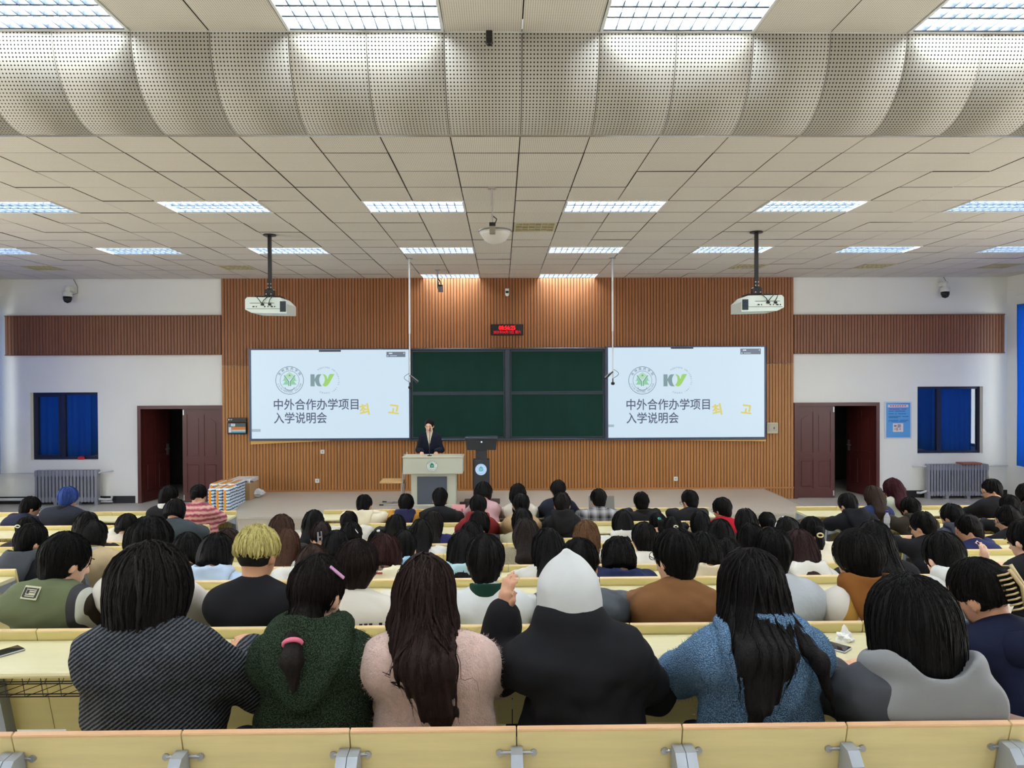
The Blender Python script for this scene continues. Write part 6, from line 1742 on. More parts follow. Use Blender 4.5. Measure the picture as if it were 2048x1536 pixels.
i0c = person('0c', 848, 1112, 0, 'person with very long dark hair down a fuzzy pale pink coat, nearest row', hair='custom', hair_fn=hair_0c, hc=(40, 27, 25), mat_=pink_fuzz, d=2.47, bx=880, hw=0.15, thick=0.028, wbulk=1.0, pitch=10, group=G0,
    tails=((-0.3, -0.32, -0.70), (0.32, 0.2, 0.2), dict(length=0.62, step=0.030, wave=0.16, radius=(0.0014, 0.0004))), strand=620, folds=0.012)
# black jacket with white hood up
CUT0D = [V(*( np.array(at(1138, 1235, 2.44)) - np.array([at(1172, 1100, 2.48).x, SEAT0+0.33, FLO[0]]) ))]
i0d = person('0d', 1138, 1112, 0, 'person in a black jacket with a pale grey hood pulled up, nearest row', hair='none', col=(27, 27, 31), d=2.48, bx=1172, hw=0.16, thick=0.03, wbulk=1.05, pitch=16, group=G0, hand=True, sdrop=0.0, cut=lambda p, d_: smin(d_, ell(p, CUT0D[0], (0.125, 0.11, 0.09)), 0.06),
    el=[(-0.13, 0.17, -0.10), (0.13, 0.2, -0.20)], wr=[(0.03, 0.02, 0.19), (-0.10, 0.18, -0.02)], folds=0.014)
def hood_up(p):
    q = (p-i0d['Hc'].astype(F32))
    d_ = ell(q, (0.0, 0.0, 0.0), (0.112, 0.136, 0.142))
    d_ = smin(d_, cap(q, (-0.004, -0.01, 0.06), (-0.012, -0.02, 0.16), 0.085, 0.012), 0.05)
    d_ = smin(d_, capx(q, (0, -0.02, -0.05), (0.0, -0.03, -0.19), 0.092, 0.088, (1.08, 1.0, 1)), 0.05)
    d_ = np.maximum(d_, -(q[:, 2]+0.215))
    d_ = smax(d_, -ell(q, (0, 0.13, -0.03), (0.085, 0.09, 0.13)), 0.02)
    return d_ + 0.004*wob(q, 30, 2) + 0.005*(0.4-np.abs(wob(q*np.array([1, 1, 0.6], F32), 32, 5, 3))) + 0.0025*np.exp(-(q[:, 0]-0.025)**2/0.000012)
sdf_obj('hood', hood_up, i0d['Hc']-0.26, i0d['Hc']+0.26, 0.0085, cloth((200, 202, 202)), i0d['root'])
# blue fleece, long straight hair
def hair_0e(p, q, k):
    d_ = smin(ell(q, (0, -0.015, 0.025), (0.108, 0.118, 0.114)), ell(q, (0, -0.03, -0.07), (0.116, 0.10, 0.17)), 0.04); d_ = smax(d_, -ell(q, (0, 0.17, -0.06), (0.09, 0.09, 0.16)), 0.015)
    Hc, b_ = k['Hc'], k['back']
    a = Hc+V(-0.01, -0.07, -0.08); b1 = V(Hc[0]-0.04, b_[1]-0.050, k['nb'][2]+0.0); b2 = V(-0.085, b_[1]-0.062, k['nb'][2]-0.15); b3 = V(-0.12, b_[1]-0.045, k['nb'][2]-0.27)
    c_ = capx(p, a, b1, 0.066, 0.048, (1.8, 1, 1)); c_ = smin(c_, capx(p, b1, b2, 0.046, 0.026, (1.8, 0.9, 1)), 0.03); c_ = smin(c_, cap(p, b2, b3, 0.026, 0.012), 0.02)
    r1 = k['Hc']+V(0.07, -0.06, -0.08); r2 = V(0.12, b_[1]-0.035, k['nb'][2]-0.02); r3 = V(0.165, b_[1]-0.03, k['nb'][2]-0.20)
    e_ = smin(cap(p, r1, r2, 0.040, 0.026), cap(p, r2, r3, 0.024, 0.006), 0.02)
    return smin(smin(d_, c_, 0.05), e_, 0.03) + 0.003*np.sin(p[:, 0]*200+4*np.sin(p[:, 2]*8)) + 0.004*wob(p*np.array([1, 1, 0.25], F32), 55, 3)
i0e = person('0e', 1500, 1100, 0, 'person with long straight black hair in a light blue fleece hoodie, nearest row', hair='custom', hair_fn=hair_0e, hc=(22, 20, 21), mat_=blue_fleece, d=2.48, bx=1512, hw=0.165, thick=0.03, wbulk=1.05, pitch=8, collar='hood', group=G0,
    tails=((-0.36, -0.32, -0.66), (0.36, 0.2, 0.2), dict(length=0.58, step=0.030, wave=0.05, radius=(0.0013, 0.0004))), strand=560, folds=0.006, hoodw=(0.16, 0.025, 0.26))
# grey hoodie, bob
def hair_0f(p, q, k):
    d_ = smin(ell(q, (0, -0.02, 0.02), (0.135, 0.135, 0.130)), ell(q, (0, -0.025, -0.085), (0.142, 0.125, 0.15)), 0.05)
    d_ = smax(d_, -ell(q, (0, 0.175, -0.06), (0.09, 0.09, 0.17)), 0.015); d_ = smax(d_, -(q[:, 2]+0.205), 0.02)
    return d_ + k['gro'](p, q, 0.0024) + 0.004*wob(q*np.array([1, 1, 0.3], F32), 34, 9)
i0f = person('0f', 1818, 1156, 0, 'person with a thick black bob in a grey hoodie leaning on the bench, nearest row', hair='custom', hair_fn=hair_0f, hc=(21, 20, 21), col=(70, 72, 78), d=2.34, bx=1800, hw=0.155, thick=0.026, wbulk=1.0, pitch=4, roll=-4, group=G0,
    tails=((-0.25, -0.25, -0.3), (0.25, 0.2, 0.2), dict(length=0.40, step=0.026)), strand=420, folds=0.011)
def hood_0f(p):
    nb_ = i0f['nb']+V(0.015, 0.0, 0.0)
    q = p-nb_.astype(F32); ang = np.arctan2(q[:, 1], q[:, 0]); rr = np.sqrt((q[:, 0]/1.3)**2+q[:, 1]**2)
    tor = np.sqrt((rr-0.115)**2+((q[:, 2]-0.02+0.05*np.sin(ang))/1.3)**2)-0.036
    d_ = smin(tor, ell(p, nb_+V(0.03, -0.105, -0.075), (0.18, 0.060, 0.12)), 0.06)
    d_ = smin(d_, capx(p, nb_+V(-0.13, -0.02, -0.10), nb_+V(0.15, -0.02, -0.09), 0.085, 0.085, (1, 1.1, 1)), 0.06)
    d_ = smax(d_, -ell(p, nb_+V(0, -0.045, 0.10), (0.135, 0.105, 0.11)), 0.02)
    d_ = d_ + 0.007*wob(p, 24, 5) + 0.004*wob(p, 55, 9)
    lim = (SEAT0-(SEAT0+0.33)) + 0.022 + TILT*np.clip(F32(ZS0-FLO[0])-p[:, 2], 0, 1)
    return smax(d_, lim-p[:, 1], 0.02)
sdf_obj('hood', hood_0f, i0f['nb']-0.36, i0f['nb']+0.36, 0.0095, cloth((138, 139, 142)), i0f['root'])
# navy and pink hoodie, claw clip
np_m = band_mat('navy_over_pink', (0, 0.12, 1), 0.3, 1.2, [(0.3, (222, 186, 180)), (0.765, (21, 26, 50))])
i0g = person('0g', 1958, 1114, 0, 'person with a beige claw clip in a navy and pink hoodie at the right edge', hair='clip', hc=(24, 22, 22), col=(21, 26, 50), mat_=np_m, d=2.78, bx=2066, hw=0.17, thick=0.03, wbulk=1.05, yaw=-38, pitch=18, roll=-10, group=G0, mask=True, hs=1.06, strand=260, hand=True)
def hood_0g(p):
    nb_ = i0g['nb']+V(0.06, 0, -0.02)
    d_ = smin(ell(p, nb_+V(0.02, -0.10, -0.02), (0.16, 0.085, 0.10)), ell(p, nb_+V(0.0, 0.0, -0.02), (0.15, 0.10, 0.06)), 0.06)
    d_ = smax(d_, -ell(p, nb_+V(-0.03, -0.01, 0.09), (0.10, 0.09, 0.09)), 0.02)
    return d_+0.006*wob(p, 26, 7)
sdf_obj('hood', hood_0g, i0g['nb']-0.32, i0g['nb']+0.32, 0.011, cloth((21, 26, 50)), i0g['root'])

# ------------------------------------------------------------------ second row
olive_m = band_mat('olive_bomber', (1, 0, 0.0), -0.4, 0.5, [(-0.4, (100, 108, 80)), (0.185, (62, 62, 66)), (0.222, (196, 198, 186)), (0.246, (52, 46, 38))])
i1a = person('1a', 130, 1066, 1, 'person in an olive bomber jacket with a patch on the back', hair='short', hc=BLK, mat_=olive_m, d=3.43, bx=98, sdrop=-0.02, hw=0.14, thick=0.026, wbulk=1.0, yaw=32, pitch=18, collar='stand', vol=1.04, group=G1, strand=200, hs=1.02, folds=0.012)
person('1b', 300, 1033, 1, 'person in a white hoodie mostly hidden behind the charcoal coat', hair='spiky', hc=BLK, col=(222, 218, 210), d=3.48, bx=302, hw=0.14, thick=0.028, wbulk=1.0, pitch=8, collar='hood', vol=1.1, group=G1, strand=200, hs=1.0)
def hair_1c(p, q, k):
    d_ = ell(q, (0, -0.008, 0.040), (0.094, 0.110, 0.100))
    d_ = smax(d_, -(q[:, 2]-0.002+0.10*q[:, 1]), 0.018); d_ = smax(d_, -ell(q, (0, 0.15, -0.06), (0.09, 0.085, 0.10)), 0.01)
    return d_ + 0.006*wob(q*np.array([1, 1, 0.35], F32), 90, 6) + k['gro'](p, q, 0.003)
i1c = person('1c', 514, 1052, 1, 'person with bleached blond hair in a black sweater', hair='custom', hair_fn=hair_1c, hc=(196, 184, 118), col=(26, 26, 31), d=3.43, bx=507, hw=0.14, thick=0.022, wbulk=1.0, pitch=6, yaw=10, group=G1, hs=1.02,
    tails=((-0.2, -0.2, -0.2), (0.2, 0.2, 0.2), dict(length=0.20, step=0.016, radius=(0.0022, 0.0007), lift=0.004)), strand=420)
def under_1c(p):
    q = (p-i1c['Hc'].astype(F32)) @ i1c['R'].astype(F32) / F32(i1c['hs'])
    d_ = ell(q, (0, -0.010, 0.03), (0.083, 0.103, 0.104)); d_ = np.maximum(d_, q[:, 2]-0.03); d_ = smax(d_, -(q[:, 2]+0.062+0.3*q[:, 1]), 0.01)
    d_ = np.maximum(d_, q[:, 1]-0.045)
    for s in (-1, 1): d_ = smax(d_, -ell(q, (s*0.092, 0.008, -0.03), (0.024, 0.026, 0.04)), 0.008)
    return d_
sdf_obj('undercut', under_1c, i1c['Hc']-0.18, i1c['Hc']+0.18, 0.006, hairm((30, 28, 28)), i1c['root'])
bw_m = band_mat('black_white_jacket', (1, 0, 0.52), -0.6, 1.2, [(-0.6, (24, 24, 30)), (0.462, (214, 208, 196))])
i1d = person('1d', 714, 1080, 1, 'person with spiky dark brown hair in a black and white jacket', hair='spiky', hc=(34, 25, 23), mat_=bw_m, d=3.44, bx=712, hw=0.14, thick=0.026, wbulk=1.0, pitch=8, vol=1.08, group=G1,
    tails=None, strand=420, hs=1.0)
i1e = person('1e', 970, 1068, 1, 'person with short black hair in a white sweatshirt with green collar', hair='short', hc=(20, 19, 20), col=(206, 209, 208), d=3.46, bx=985, hw=0.14, thick=0.020, wbulk=1.0, pitch=8, collar='shirt', ccol=(24, 58, 48), group=G1, strand=200)
i1f = person('1f', 1158, 1076, 1, 'person with short black hair in a slate grey jacket behind the hood', hair='short', hc=BLK, col=(64, 70, 78), kind='puffer', d=3.48, bx=1175, hw=0.14, thick=0.026, wbulk=1.0, pitch=10, yaw=10, collar='crew', group=G1, strand=160, folds=0.012)
i1g = person('1g', 1350, 1058, 1, 'person with glasses and thick black hair in a brown sweatshirt', hair='short', hc=BLK, col=(122, 84, 52), d=3.44, bx=1350, hw=0.14, thick=0.026, wbulk=1.0, pitch=6, yaw=-30, glasses=True, vol=1.05, group=G1, strand=220, hs=1.03, folds=0.010)
i1h = person('1h', 1544, 1055, 1, 'person with short black hair in a pale blue-grey jacket', hair='short', hc=BLK, col=(178, 184, 190), kind='puffer', d=3.48, bx=1562, hw=0.14, thick=0.026, wbulk=1.0, pitch=10, group=G1, strand=160, yaw=8)
cream_m = band_mat('white_mustard_hoodie', (-1, 0, 0.38), -0.4, 0.9, [(-0.4, (214, 208, 198)), (0.475, (188, 142, 66)), (0.532, (214, 208, 198))])
i1i = person('1i', 1716, 1060, 1, 'person with a brown hood over a white and mustard top', hair='mop', hc=(22, 20, 20), col=(214, 208, 198), mat_=cream_m, d=3.43, bx=1730, hw=0.14, thick=0.026, wbulk=1.0, pitch=10, yaw=-20, collar='hood', ccol=(128, 80, 34), vol=1.14, group=G1, strand=240, hs=1.02)
i1k = person('1k', 1890, 1066, 1, 'person with bowed head in a white padded jacket', hair='short', hc=BLK, col=(214, 214, 210), kind='puffer', d=3.62, bx=1908, hw=0.14, thick=0.034, wbulk=1.0, pitch=38, yaw=-6, collar='hood', group=G1, strand=120)

locks(i0c, 46, 0.64, 5, 0.34, 0.07); locks(i0e, 26, 0.58, 6, 0.10, 0.07, (0.005, 0.001)); locks(i0a, 40, 0.44, 7, 0.25, 0.08, (0.006, 0.001)); locks(i1c, 60, 0.17, 8, 0.2, 0.06, (0.005, 0.001), 0.012)
def add_fuzz(info, n, ln, seed):
    o = [c for c in info['root'].children if c.name.startswith('top')][0]; me = o.data; nv = len(me.vertices)
    v0 = np.empty(nv*3, np.float32); me.vertices.foreach_get('co', v0); v0 = v0.reshape(-1, 3); q0 = np.empty(len(me.loops), np.int32); me.loops.foreach_get('vertex_index', q0)
    rs = np.random.RandomState(seed); nr = np.empty(nv*3, np.float32); me.vertices.foreach_get('normal', nr); nr = nr.reshape(-1, 3)
    k = rs.randint(0, nv, n); p = v0[k]+rs.normal(0, 0.004, (n, 3)); g = nr[k]
    dr = g+rs.normal(0, 0.6, (n, 3)); dr[:, 2] -= 0.25; dr /= np.linalg.norm(dr, axis=1)[:, None]
    s_ = np.cross(dr, rs.normal(size=(n, 3))); s_ /= np.linalg.norm(s_, axis=1)[:, None]+1e-9; L_ = ln*rs.uniform(0.5, 1.3, (n, 1))
    p = p-g*0.004
    v = np.stack([p+s_*0.0007, p-s_*0.0007, p+dr*L_-s_*0.00015, p+dr*L_+s_*0.00015], 1).reshape(-1, 3); q = np.arange(4*n).reshape(-1, 4)
    nm = np_mesh('top', np.concatenate([v0, v]), np.concatenate([q0.reshape(-1, 4), q+nv])); nm.materials.append(me.materials[0]); o.data = nm
add_fuzz(i0c, 22000, 0.012, 3); add_fuzz(i0e, 16000, 0.010, 4); add_fuzz(i0b, 12000, 0.008, 5)
# small things worn by the nearer people
def stick_on(info, px, py, which, name, geo, m, rot=0.0, lift=0.004):
    p, g = hit(info, px, py, which)
    if p is None: return
    up_ = V(0, 0, 1); x_ = np.cross(up_, -g); x_ = -x_/np.linalg.norm(x_); y_ = np.cross(-g, x_)*-1
    c, s = math.cos(rot), math.sin(rot); xr = x_*c + y_*s; yr = -x_*s + y_*c
    mb = MB(); mb.v = [tuple(p + xr*a + yr*b_ + g*(lift+h)) for (a, b_, h) in geo.v]; mb.f = geo.f
    return mb.build(name, m, info['root'])
def plate(w, h, t, n=1, b_=0.003):
    m = MB(); m.box(-w/2, w/2, -h/2, h/2, 0, t, b_); return m
# pink slide and hair tie
g_ = MB(); g_.box(-0.033, 0.033, -0.006, 0.006, 0, 0.006, 0.002)
stick_on(i0b, 672, 1146, 'hair', 'hair_slide', g_, mat('pink_slide', (206, 150, 196), 0.3), rot=math.radians(-52))
tie = i0b['Hc']+V(-0.027, -0.206, -0.100)
b = MB(); b.tube([tuple(tie+V(0.028*math.cos(t), -0.018*math.sin(t), 0.020*math.sin(t)+0.004*math.cos(t))) for t in [2*math.pi*k/16 for k in range(17)]], 0.008, 8, False); b.build('hair_tie', mat('pink_tie', (224, 110, 140), 0.6), i0b['root'], smooth=True)
# claw clip
Hc, R_ = i0g['Hc'], i0g['R']
M4 = i0g['M4']
clipm = mat('claw_clip_beige', (196, 174, 128), 0.35)
b = MB()
for k in range(8):
    z = 0.075-0.018*k
    b.tube([tuple(M4((0.035, -0.125, z))), tuple(M4((0.052, -0.115, z))), tuple(M4((0.062, -0.09, z))), tuple(M4((0.062, -0.065, z-0.003)))], 0.004, 6)
    b.tube([tuple(M4((-0.02, -0.135, z))), tuple(M4((-0.035, -0.125, z))), tuple(M4((-0.045, -0.10, z)))], 0.004, 6)
b.tube([tuple(M4((0.036, -0.126, 0.085))), tuple(M4((0.03, -0.14, 0.02))), tuple(M4((0.036, -0.126, -0.055)))], 0.008, 8); b.tube([tuple(M4((-0.018, -0.136, 0.085))), tuple(M4((-0.012, -0.15, 0.02))), tuple(M4((-0.018, -0.136, -0.055)))], 0.008, 8)
b.build('claw_clip', clipm, i0g['root'], smooth=True)
# patch on the olive jacket
g_ = plate(0.082, 0.062, 0.003)
o = stick_on(i1a, 63, 1186, 'top', 'patch', g_, mat('patch_cream', (196, 196, 168), 0.7), rot=math.radians(-4), lift=0.003)
g_ = MB()
for (x0, x1, z0, z1) in ((-0.036, -0.024, -0.022, 0.022), (0.026, 0.036, -0.022, 0.022), (-0.022, 0.024, 0.016, 0.022), (-0.006, 0.022, 0.008, 0.011), (-0.006, 0.022, -0.001, 0.002), (-0.02, -0.008, -0.006, 0.012), (-0.030, 0.030, -0.014, -0.011), (-0.030, 0.030, -0.024, -0.019)): g_.box(x0, x1, z0, z1, 0, 0.001)
stick_on(i1a, 63, 1186, 'top', 'patch_print', g_, mat('patch_black', (36, 38, 36), 0.7), rot=math.radians(-4), lift=0.0065)
# piano-key print on the white panel
g_ = MB()
for k in (0, 1, 2, 4): g_.box(-0.04+0.0225*k, -0.025+0.0225*k, -0.02, 0.02, 0, 0.001)
stick_on(i1d, 736, 1255, 'top', 'key_print', g_, mat('key_black', (20, 20, 22), 0.7), lift=0.002)
# white stripe on the green collar
b = MB(); c = i1e['nb']+V(0, 0, -0.016)
b.tube([tuple(c+V(0.086*math.cos(t), 0.086*math.sin(t), -0.012*math.sin(t)*-1)) for t in [2*math.pi*k/24 for k in range(25)]], 0.006, 6, False); b.build('collar_stripe', white_pl, i1e['root'], smooth=True)

# ------------------------------------------------------------------ everyone further down the hall
_n = [0]
def F(cx, top, row, label, hair='short', hc=BLK, col=(34, 34, 38), **k):
    _n[0] += 1
    k.setdefault('pitch', 20); k.setdefault('sdrop', -0.012)
    return person('f%d' % _n[0], cx, top, row, label, hair=hair, hc=hc, col=col, group='students further down the hall', **k)
fem = dict(hw=0.118)
W_ = (214, 212, 206); NV = (32, 40, 74); K_ = (28, 28, 32)
# third row
i_bear = F(768, 1070, 2, 'person with dark red hair and a cream hood over a sage sweater', 'bob', (48, 25, 24), (158, 172, 162), collar='hood', ccol=(226, 218, 190), hoodw=(0.15, 0.10, 0.16), vol=1.05, length=0.25, **fem)
F(928, 1062, 2, 'person with long black hair in a pale turquoise top beside the white sweatshirt', 'long', BLK, (168, 204, 214), length=0.12, bx=922, collar='hood', **fem)
F(1096, 1057, 2, 'person with long black hair in a white denim jacket', 'long', BLK, (206, 204, 196), length=0.08, collar='shirt', bx=1090, thick=0.026, **fem)
F(1236, 1074, 2, 'person with a neat black bob in a navy hoodie', 'bob', BLK, NV, collar='hood', length=0.25, thick=0.028, hw=0.13, hoodw=(0.15, 0.08, 0.15))
F(1408, 1065, 2, 'person with black hair in a cream hoodie beside the brown sweatshirt', 'bob', BLK, (206, 192, 166), collar='hood', length=0.3, **fem)
F(1598, 1060, 2, 'person with reddish brown long hair in a white padded coat', 'long', (44, 27, 26), (214, 212, 204), kind='puffer', length=0.03, collar='hood', bx=1604, hw=0.135, thick=0.03)
F(1748, 1043, 2, 'person with long black hair in a black coat behind the brown hood', 'long', BLK, K_, length=0.2, bx=1764, d=4.4, hw=0.14)
F(432, 1068, 2, 'person with black hair in a pale blue shirt behind the charcoal coat', 'bob', BLK, (176, 194, 218), bx=436, length=0.25, collar='hood', thick=0.028, hw=0.14, hoodw=(0.14, 0.06, 0.15))
F(2052, 1040, 2, 'person resting a cheek on one hand at the right edge of the hall', 'short', BLK, K_, d=4.55, yaw=-20, hand=True, el=[(-0.06, 0.16, -0.16), None], wr=[(-0.01, 0.02, 0.16), None])
# fourth row
F(63, 1047, 3, 'person turned right in a black jacket with grey hood near the left edge', 'short', BLK, (30, 32, 38), collar='hood', ccol=(70, 74, 80), yaw=35, pitch=16, hw=0.15, thick=0.024, bx=45)
F(572, 1058, 3, 'person with brown wavy hair in a white top right of the blond hair', 'long', BRN, W_, length=0.16, bx=574, d=5.35, **fem)
F(456, 1058, 4, 'person with dark red-brown hair half hidden left of the blond hair', 'bob', (44, 28, 26), (40, 34, 36), length=0.25, d=6.05, **fem)
F(374, 1066, 3, 'person with black hair beside the pale blue shirt', 'bob', BLK, (58, 58, 64), length=0.3, d=5.25, **fem)
F(626, 1090, 2, 'person with brown hair in a white hooded top behind the dark green fleece', 'bob', (54, 38, 32), (212, 208, 200), collar='hood', d=4.6, length=0.2, bx=600, hw=0.135)
F(808, 1061, 3, 'person with short black hair and light blue collar', 'mop', BLK, (150, 188, 214), collar='hood', d=5.25)
F(672, 1062, 3, 'person with plain black hair behind the spiky brown hair', 'bob', BLK, (36, 36, 40), length=0.3, d=5.35, **fem)
F(1052, 1037, 3, 'person with dark hair and a braid in a beige knit sweater', 'long', (34, 27, 25), (150, 140, 118), kind='knit', length=0.0, bx=1040, d=5.6, **fem)
F(1172, 1042, 3, 'person with brown highlighted hair in a pale grey top', 'long', LBR, (200, 200, 198), length=0.05, d=5.5, **fem)
p_drip = F(1288, 1045, 3, 'person with short black hair in a white hoodie with brown drips', 'short', BLK, W_, d=5.4, hw=0.13, mat_=band_mat('drip_hoodie', (0, 0, 1), 0.3, 1.3, [(0.3, (166, 116, 84)), (0.78, (216, 212, 202))], wave=(62, 0.05)), collar='crew')
i_rib = F(1624, 1033, 3, 'person with a ponytail and cream ribbon in a cream jacket', 'pony', BLK, (216, 206, 184), length=0.2, bx=1640, d=5.7, hw=0.14, thick=0.026)
F(1502, 1047, 3, 'person turned left with a pink patterned collar', 'bob', BLK, (200, 160, 160), yaw=-24, length=0.2, d=5.5, **fem)
F(1455, 1078, 3, 'person in a white padded top beside the blue fleece hair', 'bob', BLK, (208, 206, 200), kind='puffer', collar='hood', d=5.0, length=0.2, **fem)
# fifth row
F(187, 1042, 4, 'person with black bob in a beige jacket on the left block aisle', 'bob', BLK, (182, 162, 128), bx=212, d=6.05, pitch=18, hw=0.145, thick=0.028, collar='shirt', ccol=(190, 198, 204))
i_claw = F(642, 1043, 4, 'person with dark brown hair held by a silver claw clip', 'clip', (36, 26, 25), (40, 38, 42), d=6.2)
i_slide = F(702, 1044, 5, 'person with smooth black hair and a white hair slide', 'bob', BLK, K_, length=0.2, d=6.9)
i_pearl = F(757, 1060, 4, 'person with tied black hair and a pearl clip', 'bun', BLK, (60, 60, 66), d=6.1)
F(842, 1040, 4, 'person with long black hair in a white blouse, middle of the hall', 'long', BLK, W_, length=0.06, bx=852, d=6.1, **fem)
F(944, 1043, 4, 'person with black hair seen above the white sweatshirt head', 'long', BLK, (60, 56, 60), length=0.1, d=6.2, **fem)
F(1440, 1039, 4, 'person with smooth black hair in a navy hooded top', 'bob', BLK, (30, 38, 76), length=0.3, collar='hood', bx=1454, d=6.1, hoodw=(0.14, 0.09, 0.13), thick=0.028)
i_band = F(1575, 1035, 4, 'person with black hair and a white hairband', 'bob', BLK, (50, 46, 48), length=0.3, d=6.2)
F(1846, 1024, 4, 'person in glasses and a black sweater looking left, right block', 'short', BLK, K_, yaw=-32, glasses=True, d=6.4, bx=1850)
# sixth row
i_bun = F(54, 1033, 5, 'person with a messy bun and white hair clip at the left edge', 'bun', BLK, (44, 40, 42), d=7.0)
F(174, 1025, 5, 'person with long black hair behind the beige jacket', 'long', BLK, (40, 38, 40), length=0.12, d=6.9)
F(563, 1030, 4, 'person with brown hair above the blond hair', 'bob', (60, 40, 32), (44, 40, 42), length=0.3, d=6.25)
F(627, 1021, 5, 'person with long black hair in a pale pink top', 'long', BLK, (220, 200, 192), length=0.07, bx=616, d=7.2, **fem)
F(698, 1023, 6, 'person with short black hair before the cream hoodie', 'short', BLK, (206, 202, 190), d=7.7)
F(792, 1030, 6, 'person with straight black hair before the mustard jacket', 'long', BLK, (52, 50, 54), length=0.08, d=7.65)
F(866, 1022, 5, 'person with long dark hair in a dark blue top before the black sweatshirt', 'long', (26, 22, 22), (40, 40, 84), length=0.12, d=7.2, bx=872)
F(958, 1022, 5, 'person with black hair before the maroon hoodie', 'bob', BLK, (46, 44, 48), length=0.25, d=7.2)
F(1044, 1017, 5, 'person with black hair before the tan jacket', 'bob', BLK, (170, 164, 140), length=0.2, d=7.2)
F(1245, 1022, 5, 'person with long black hair in a white hooded top before the plaid shirt', 'long', BLK, W_, length=0.02, d=7.1, collar='hood', bx=1240)
i_turq = F(1316, 1025, 6, 'person with black hair and a turquoise hair tie', 'pony', BLK, (36, 36, 40), d=7.7, length=0.14)
i_flow = F(1345, 1033, 5, 'person with black hair and a cream flower hair tie', 'pony', BLK, (44, 44, 48), d=6.9, length=0.12)
F(1400, 1023, 6, 'person with long straight black hair before the black jacket with glasses', 'long', BLK, K_, length=0.14, d=7.7)
F(1491, 1018, 5, 'person with sleek long black hair left of the right aisle', 'long', BLK, (50, 46, 50), length=0.1, d=7.0)
F(1534, 1024, 6, 'person with black ponytail hair next to the right aisle', 'pony', BLK, (40, 40, 44), length=0.12, d=7.7)
F(1938, 1030, 4, 'person facing left in a navy sweater, right block', 'mop', BLK, (38, 44, 84), yaw=-62, d=6.3, bx=1952, hw=0.135)
F(2016, 1012, 5, 'person facing left with glasses in black at the right edge', 'mop', BLK, K_, yaw=-60, glasses=True, d=6.9, vol=1.1, bx=2022, hand=True)
# seventh row
F(254, 1028, 6, 'person with a short black bob in a cream top, left block', 'bob', BLK, (214, 206, 190), length=0.25, d=7.7, bx=246, **fem)
F(350, 998, 6, 'person leaning right in a slate jacket, left block', 'bob', BLK, (66, 74, 80), length=0.2, d=7.75, bx=368, pitch=20, hw=0.14, thick=0.022)
F(956, 990, 6, 'person with short black hair in a maroon hoodie', 'short', BLK, (124, 38, 40), collar='hood', d=7.8)
F(1042, 987, 6, 'person with short black hair in a tan jacket', 'short', BLK, (178, 150, 112), d=7.8, collar='shirt', yaw=-8)
F(1124, 985, 6, 'person with curly black hair in a black hoodie', 'spiky', (24, 20, 19), (30, 30, 33), collar='hood', d=7.8)
F(1696, 987, 6, 'person bowed over a desk in a black hooded jacket, right block', 'short', BLK, (26, 27, 33), bx=1716, d=7.95, pitch=34, yaw=-18, collar='hood', hw=0.15, thick=0.026)
F(1822, 995, 6, 'person bowed in a dark olive jacket, right block', 'short', BLK, (58, 52, 44), bx=1830, d=7.95, pitch=30, yaw=-14, collar='hood', hw=0.145, thick=0.03)
F(1904, 1008, 5, 'person in a navy padded coat looking down, right block', 'short', BLK, (38, 44, 62), kind='puffer', d=7.0, pitch=24, yaw=-24, collar='hood', thick=0.03)
F(2020, 990, 6, 'person with black hair near the right edge behind glasses wearer', 'mop', BLK, K_, d=7.8)
# front row
F(60, 993, 7, 'person in a navy vest with grey sleeves, front of the left block', 'mop', BLK, (38, 42, 62), yaw=40, pitch=26, d=8.6, bx=42, hw=0.145)
F(136, 974, 7, 'person with bright blue hair in a dark navy jacket', 'mop', (48, 72, 140), (40, 44, 56), yaw=14, pitch=14, d=8.55, bx=124, hw=0.165, thick=0.026, collar='shirt', vol=1.1)
F(337, 972, 7, 'person turned right in a black coat with white collar', 'mop', BLK, K_, yaw=40, d=8.55, collar='shirt', ccol=(214, 214, 214), bx=334)
F(397, 969, 7, 'person with a low bun in a pink striped knit sweater', 'pony', BLK, (200, 130, 132), mat_=pink_knit_m, d=8.55, bx=404, hw=0.14, length=0.08, thick=0.022)
F(728, 989, 7, 'person with spiky black hair in a cream hoodie, front row', 'spiky', BLK, (222, 212, 186), collar='hood', d=8.5, bx=722, hw=0.15, thick=0.026)
F(812, 988, 7, 'person in a mustard jacket with navy hood, front row', 'mop', BLK, (182, 130, 52), collar='hood', ccol=(42, 44, 78), d=8.6, pitch=24, hw=0.135, hoodw=(0.12, 0.08, 0.12))
i_als = F(880, 976, 7, 'person with short black hair in a black sweatshirt with white letters, front row', 'short', BLK, (26, 26, 29), d=8.5, hw=0.15)
F(966, 964, 7, 'person with a dark bob in a dusty pink blazer, front row', 'bob', BLK, (196, 158, 164), length=0.25, d=8.75, hw=0.125, bx=972)
F(1036, 968, 7, 'person with very long black hair in a white jumper, front row', 'long', BLK, (212, 206, 194), length=0.16, d=8.75, hw=0.135, bx=1044)
F(1116, 960, 7, 'person with neat short hair in a navy suit, front row', 'short', BLK, (36, 40, 54), d=8.75, hw=0.15, collar='shirt', ccol=(40, 44, 58), yaw=-12)
F(1197, 978, 7, 'person in a black and white plaid shirt, front row', 'mop', BLK, K_, mat_=plaid_m, d=8.55, hw=0.15, yaw=-10)
F(1283, 984, 7, 'person in a plain black jacket, front row', 'short', BLK, (30, 30, 33), d=8.6, collar='shirt', ccol=(34, 34, 36))
F(1379, 980, 7, 'person with glasses in a black jacket, front row', 'mop', BLK, (32, 32, 35), d=8.6, yaw=-26, glasses=True, collar='stand')
F(1444, 995, 6, 'person turned left in a red varsity jacket at the end of the desk', 'mop', BLK, (176, 26, 44), d=7.8, yaw=-34, collar='stand', hw=0.13)
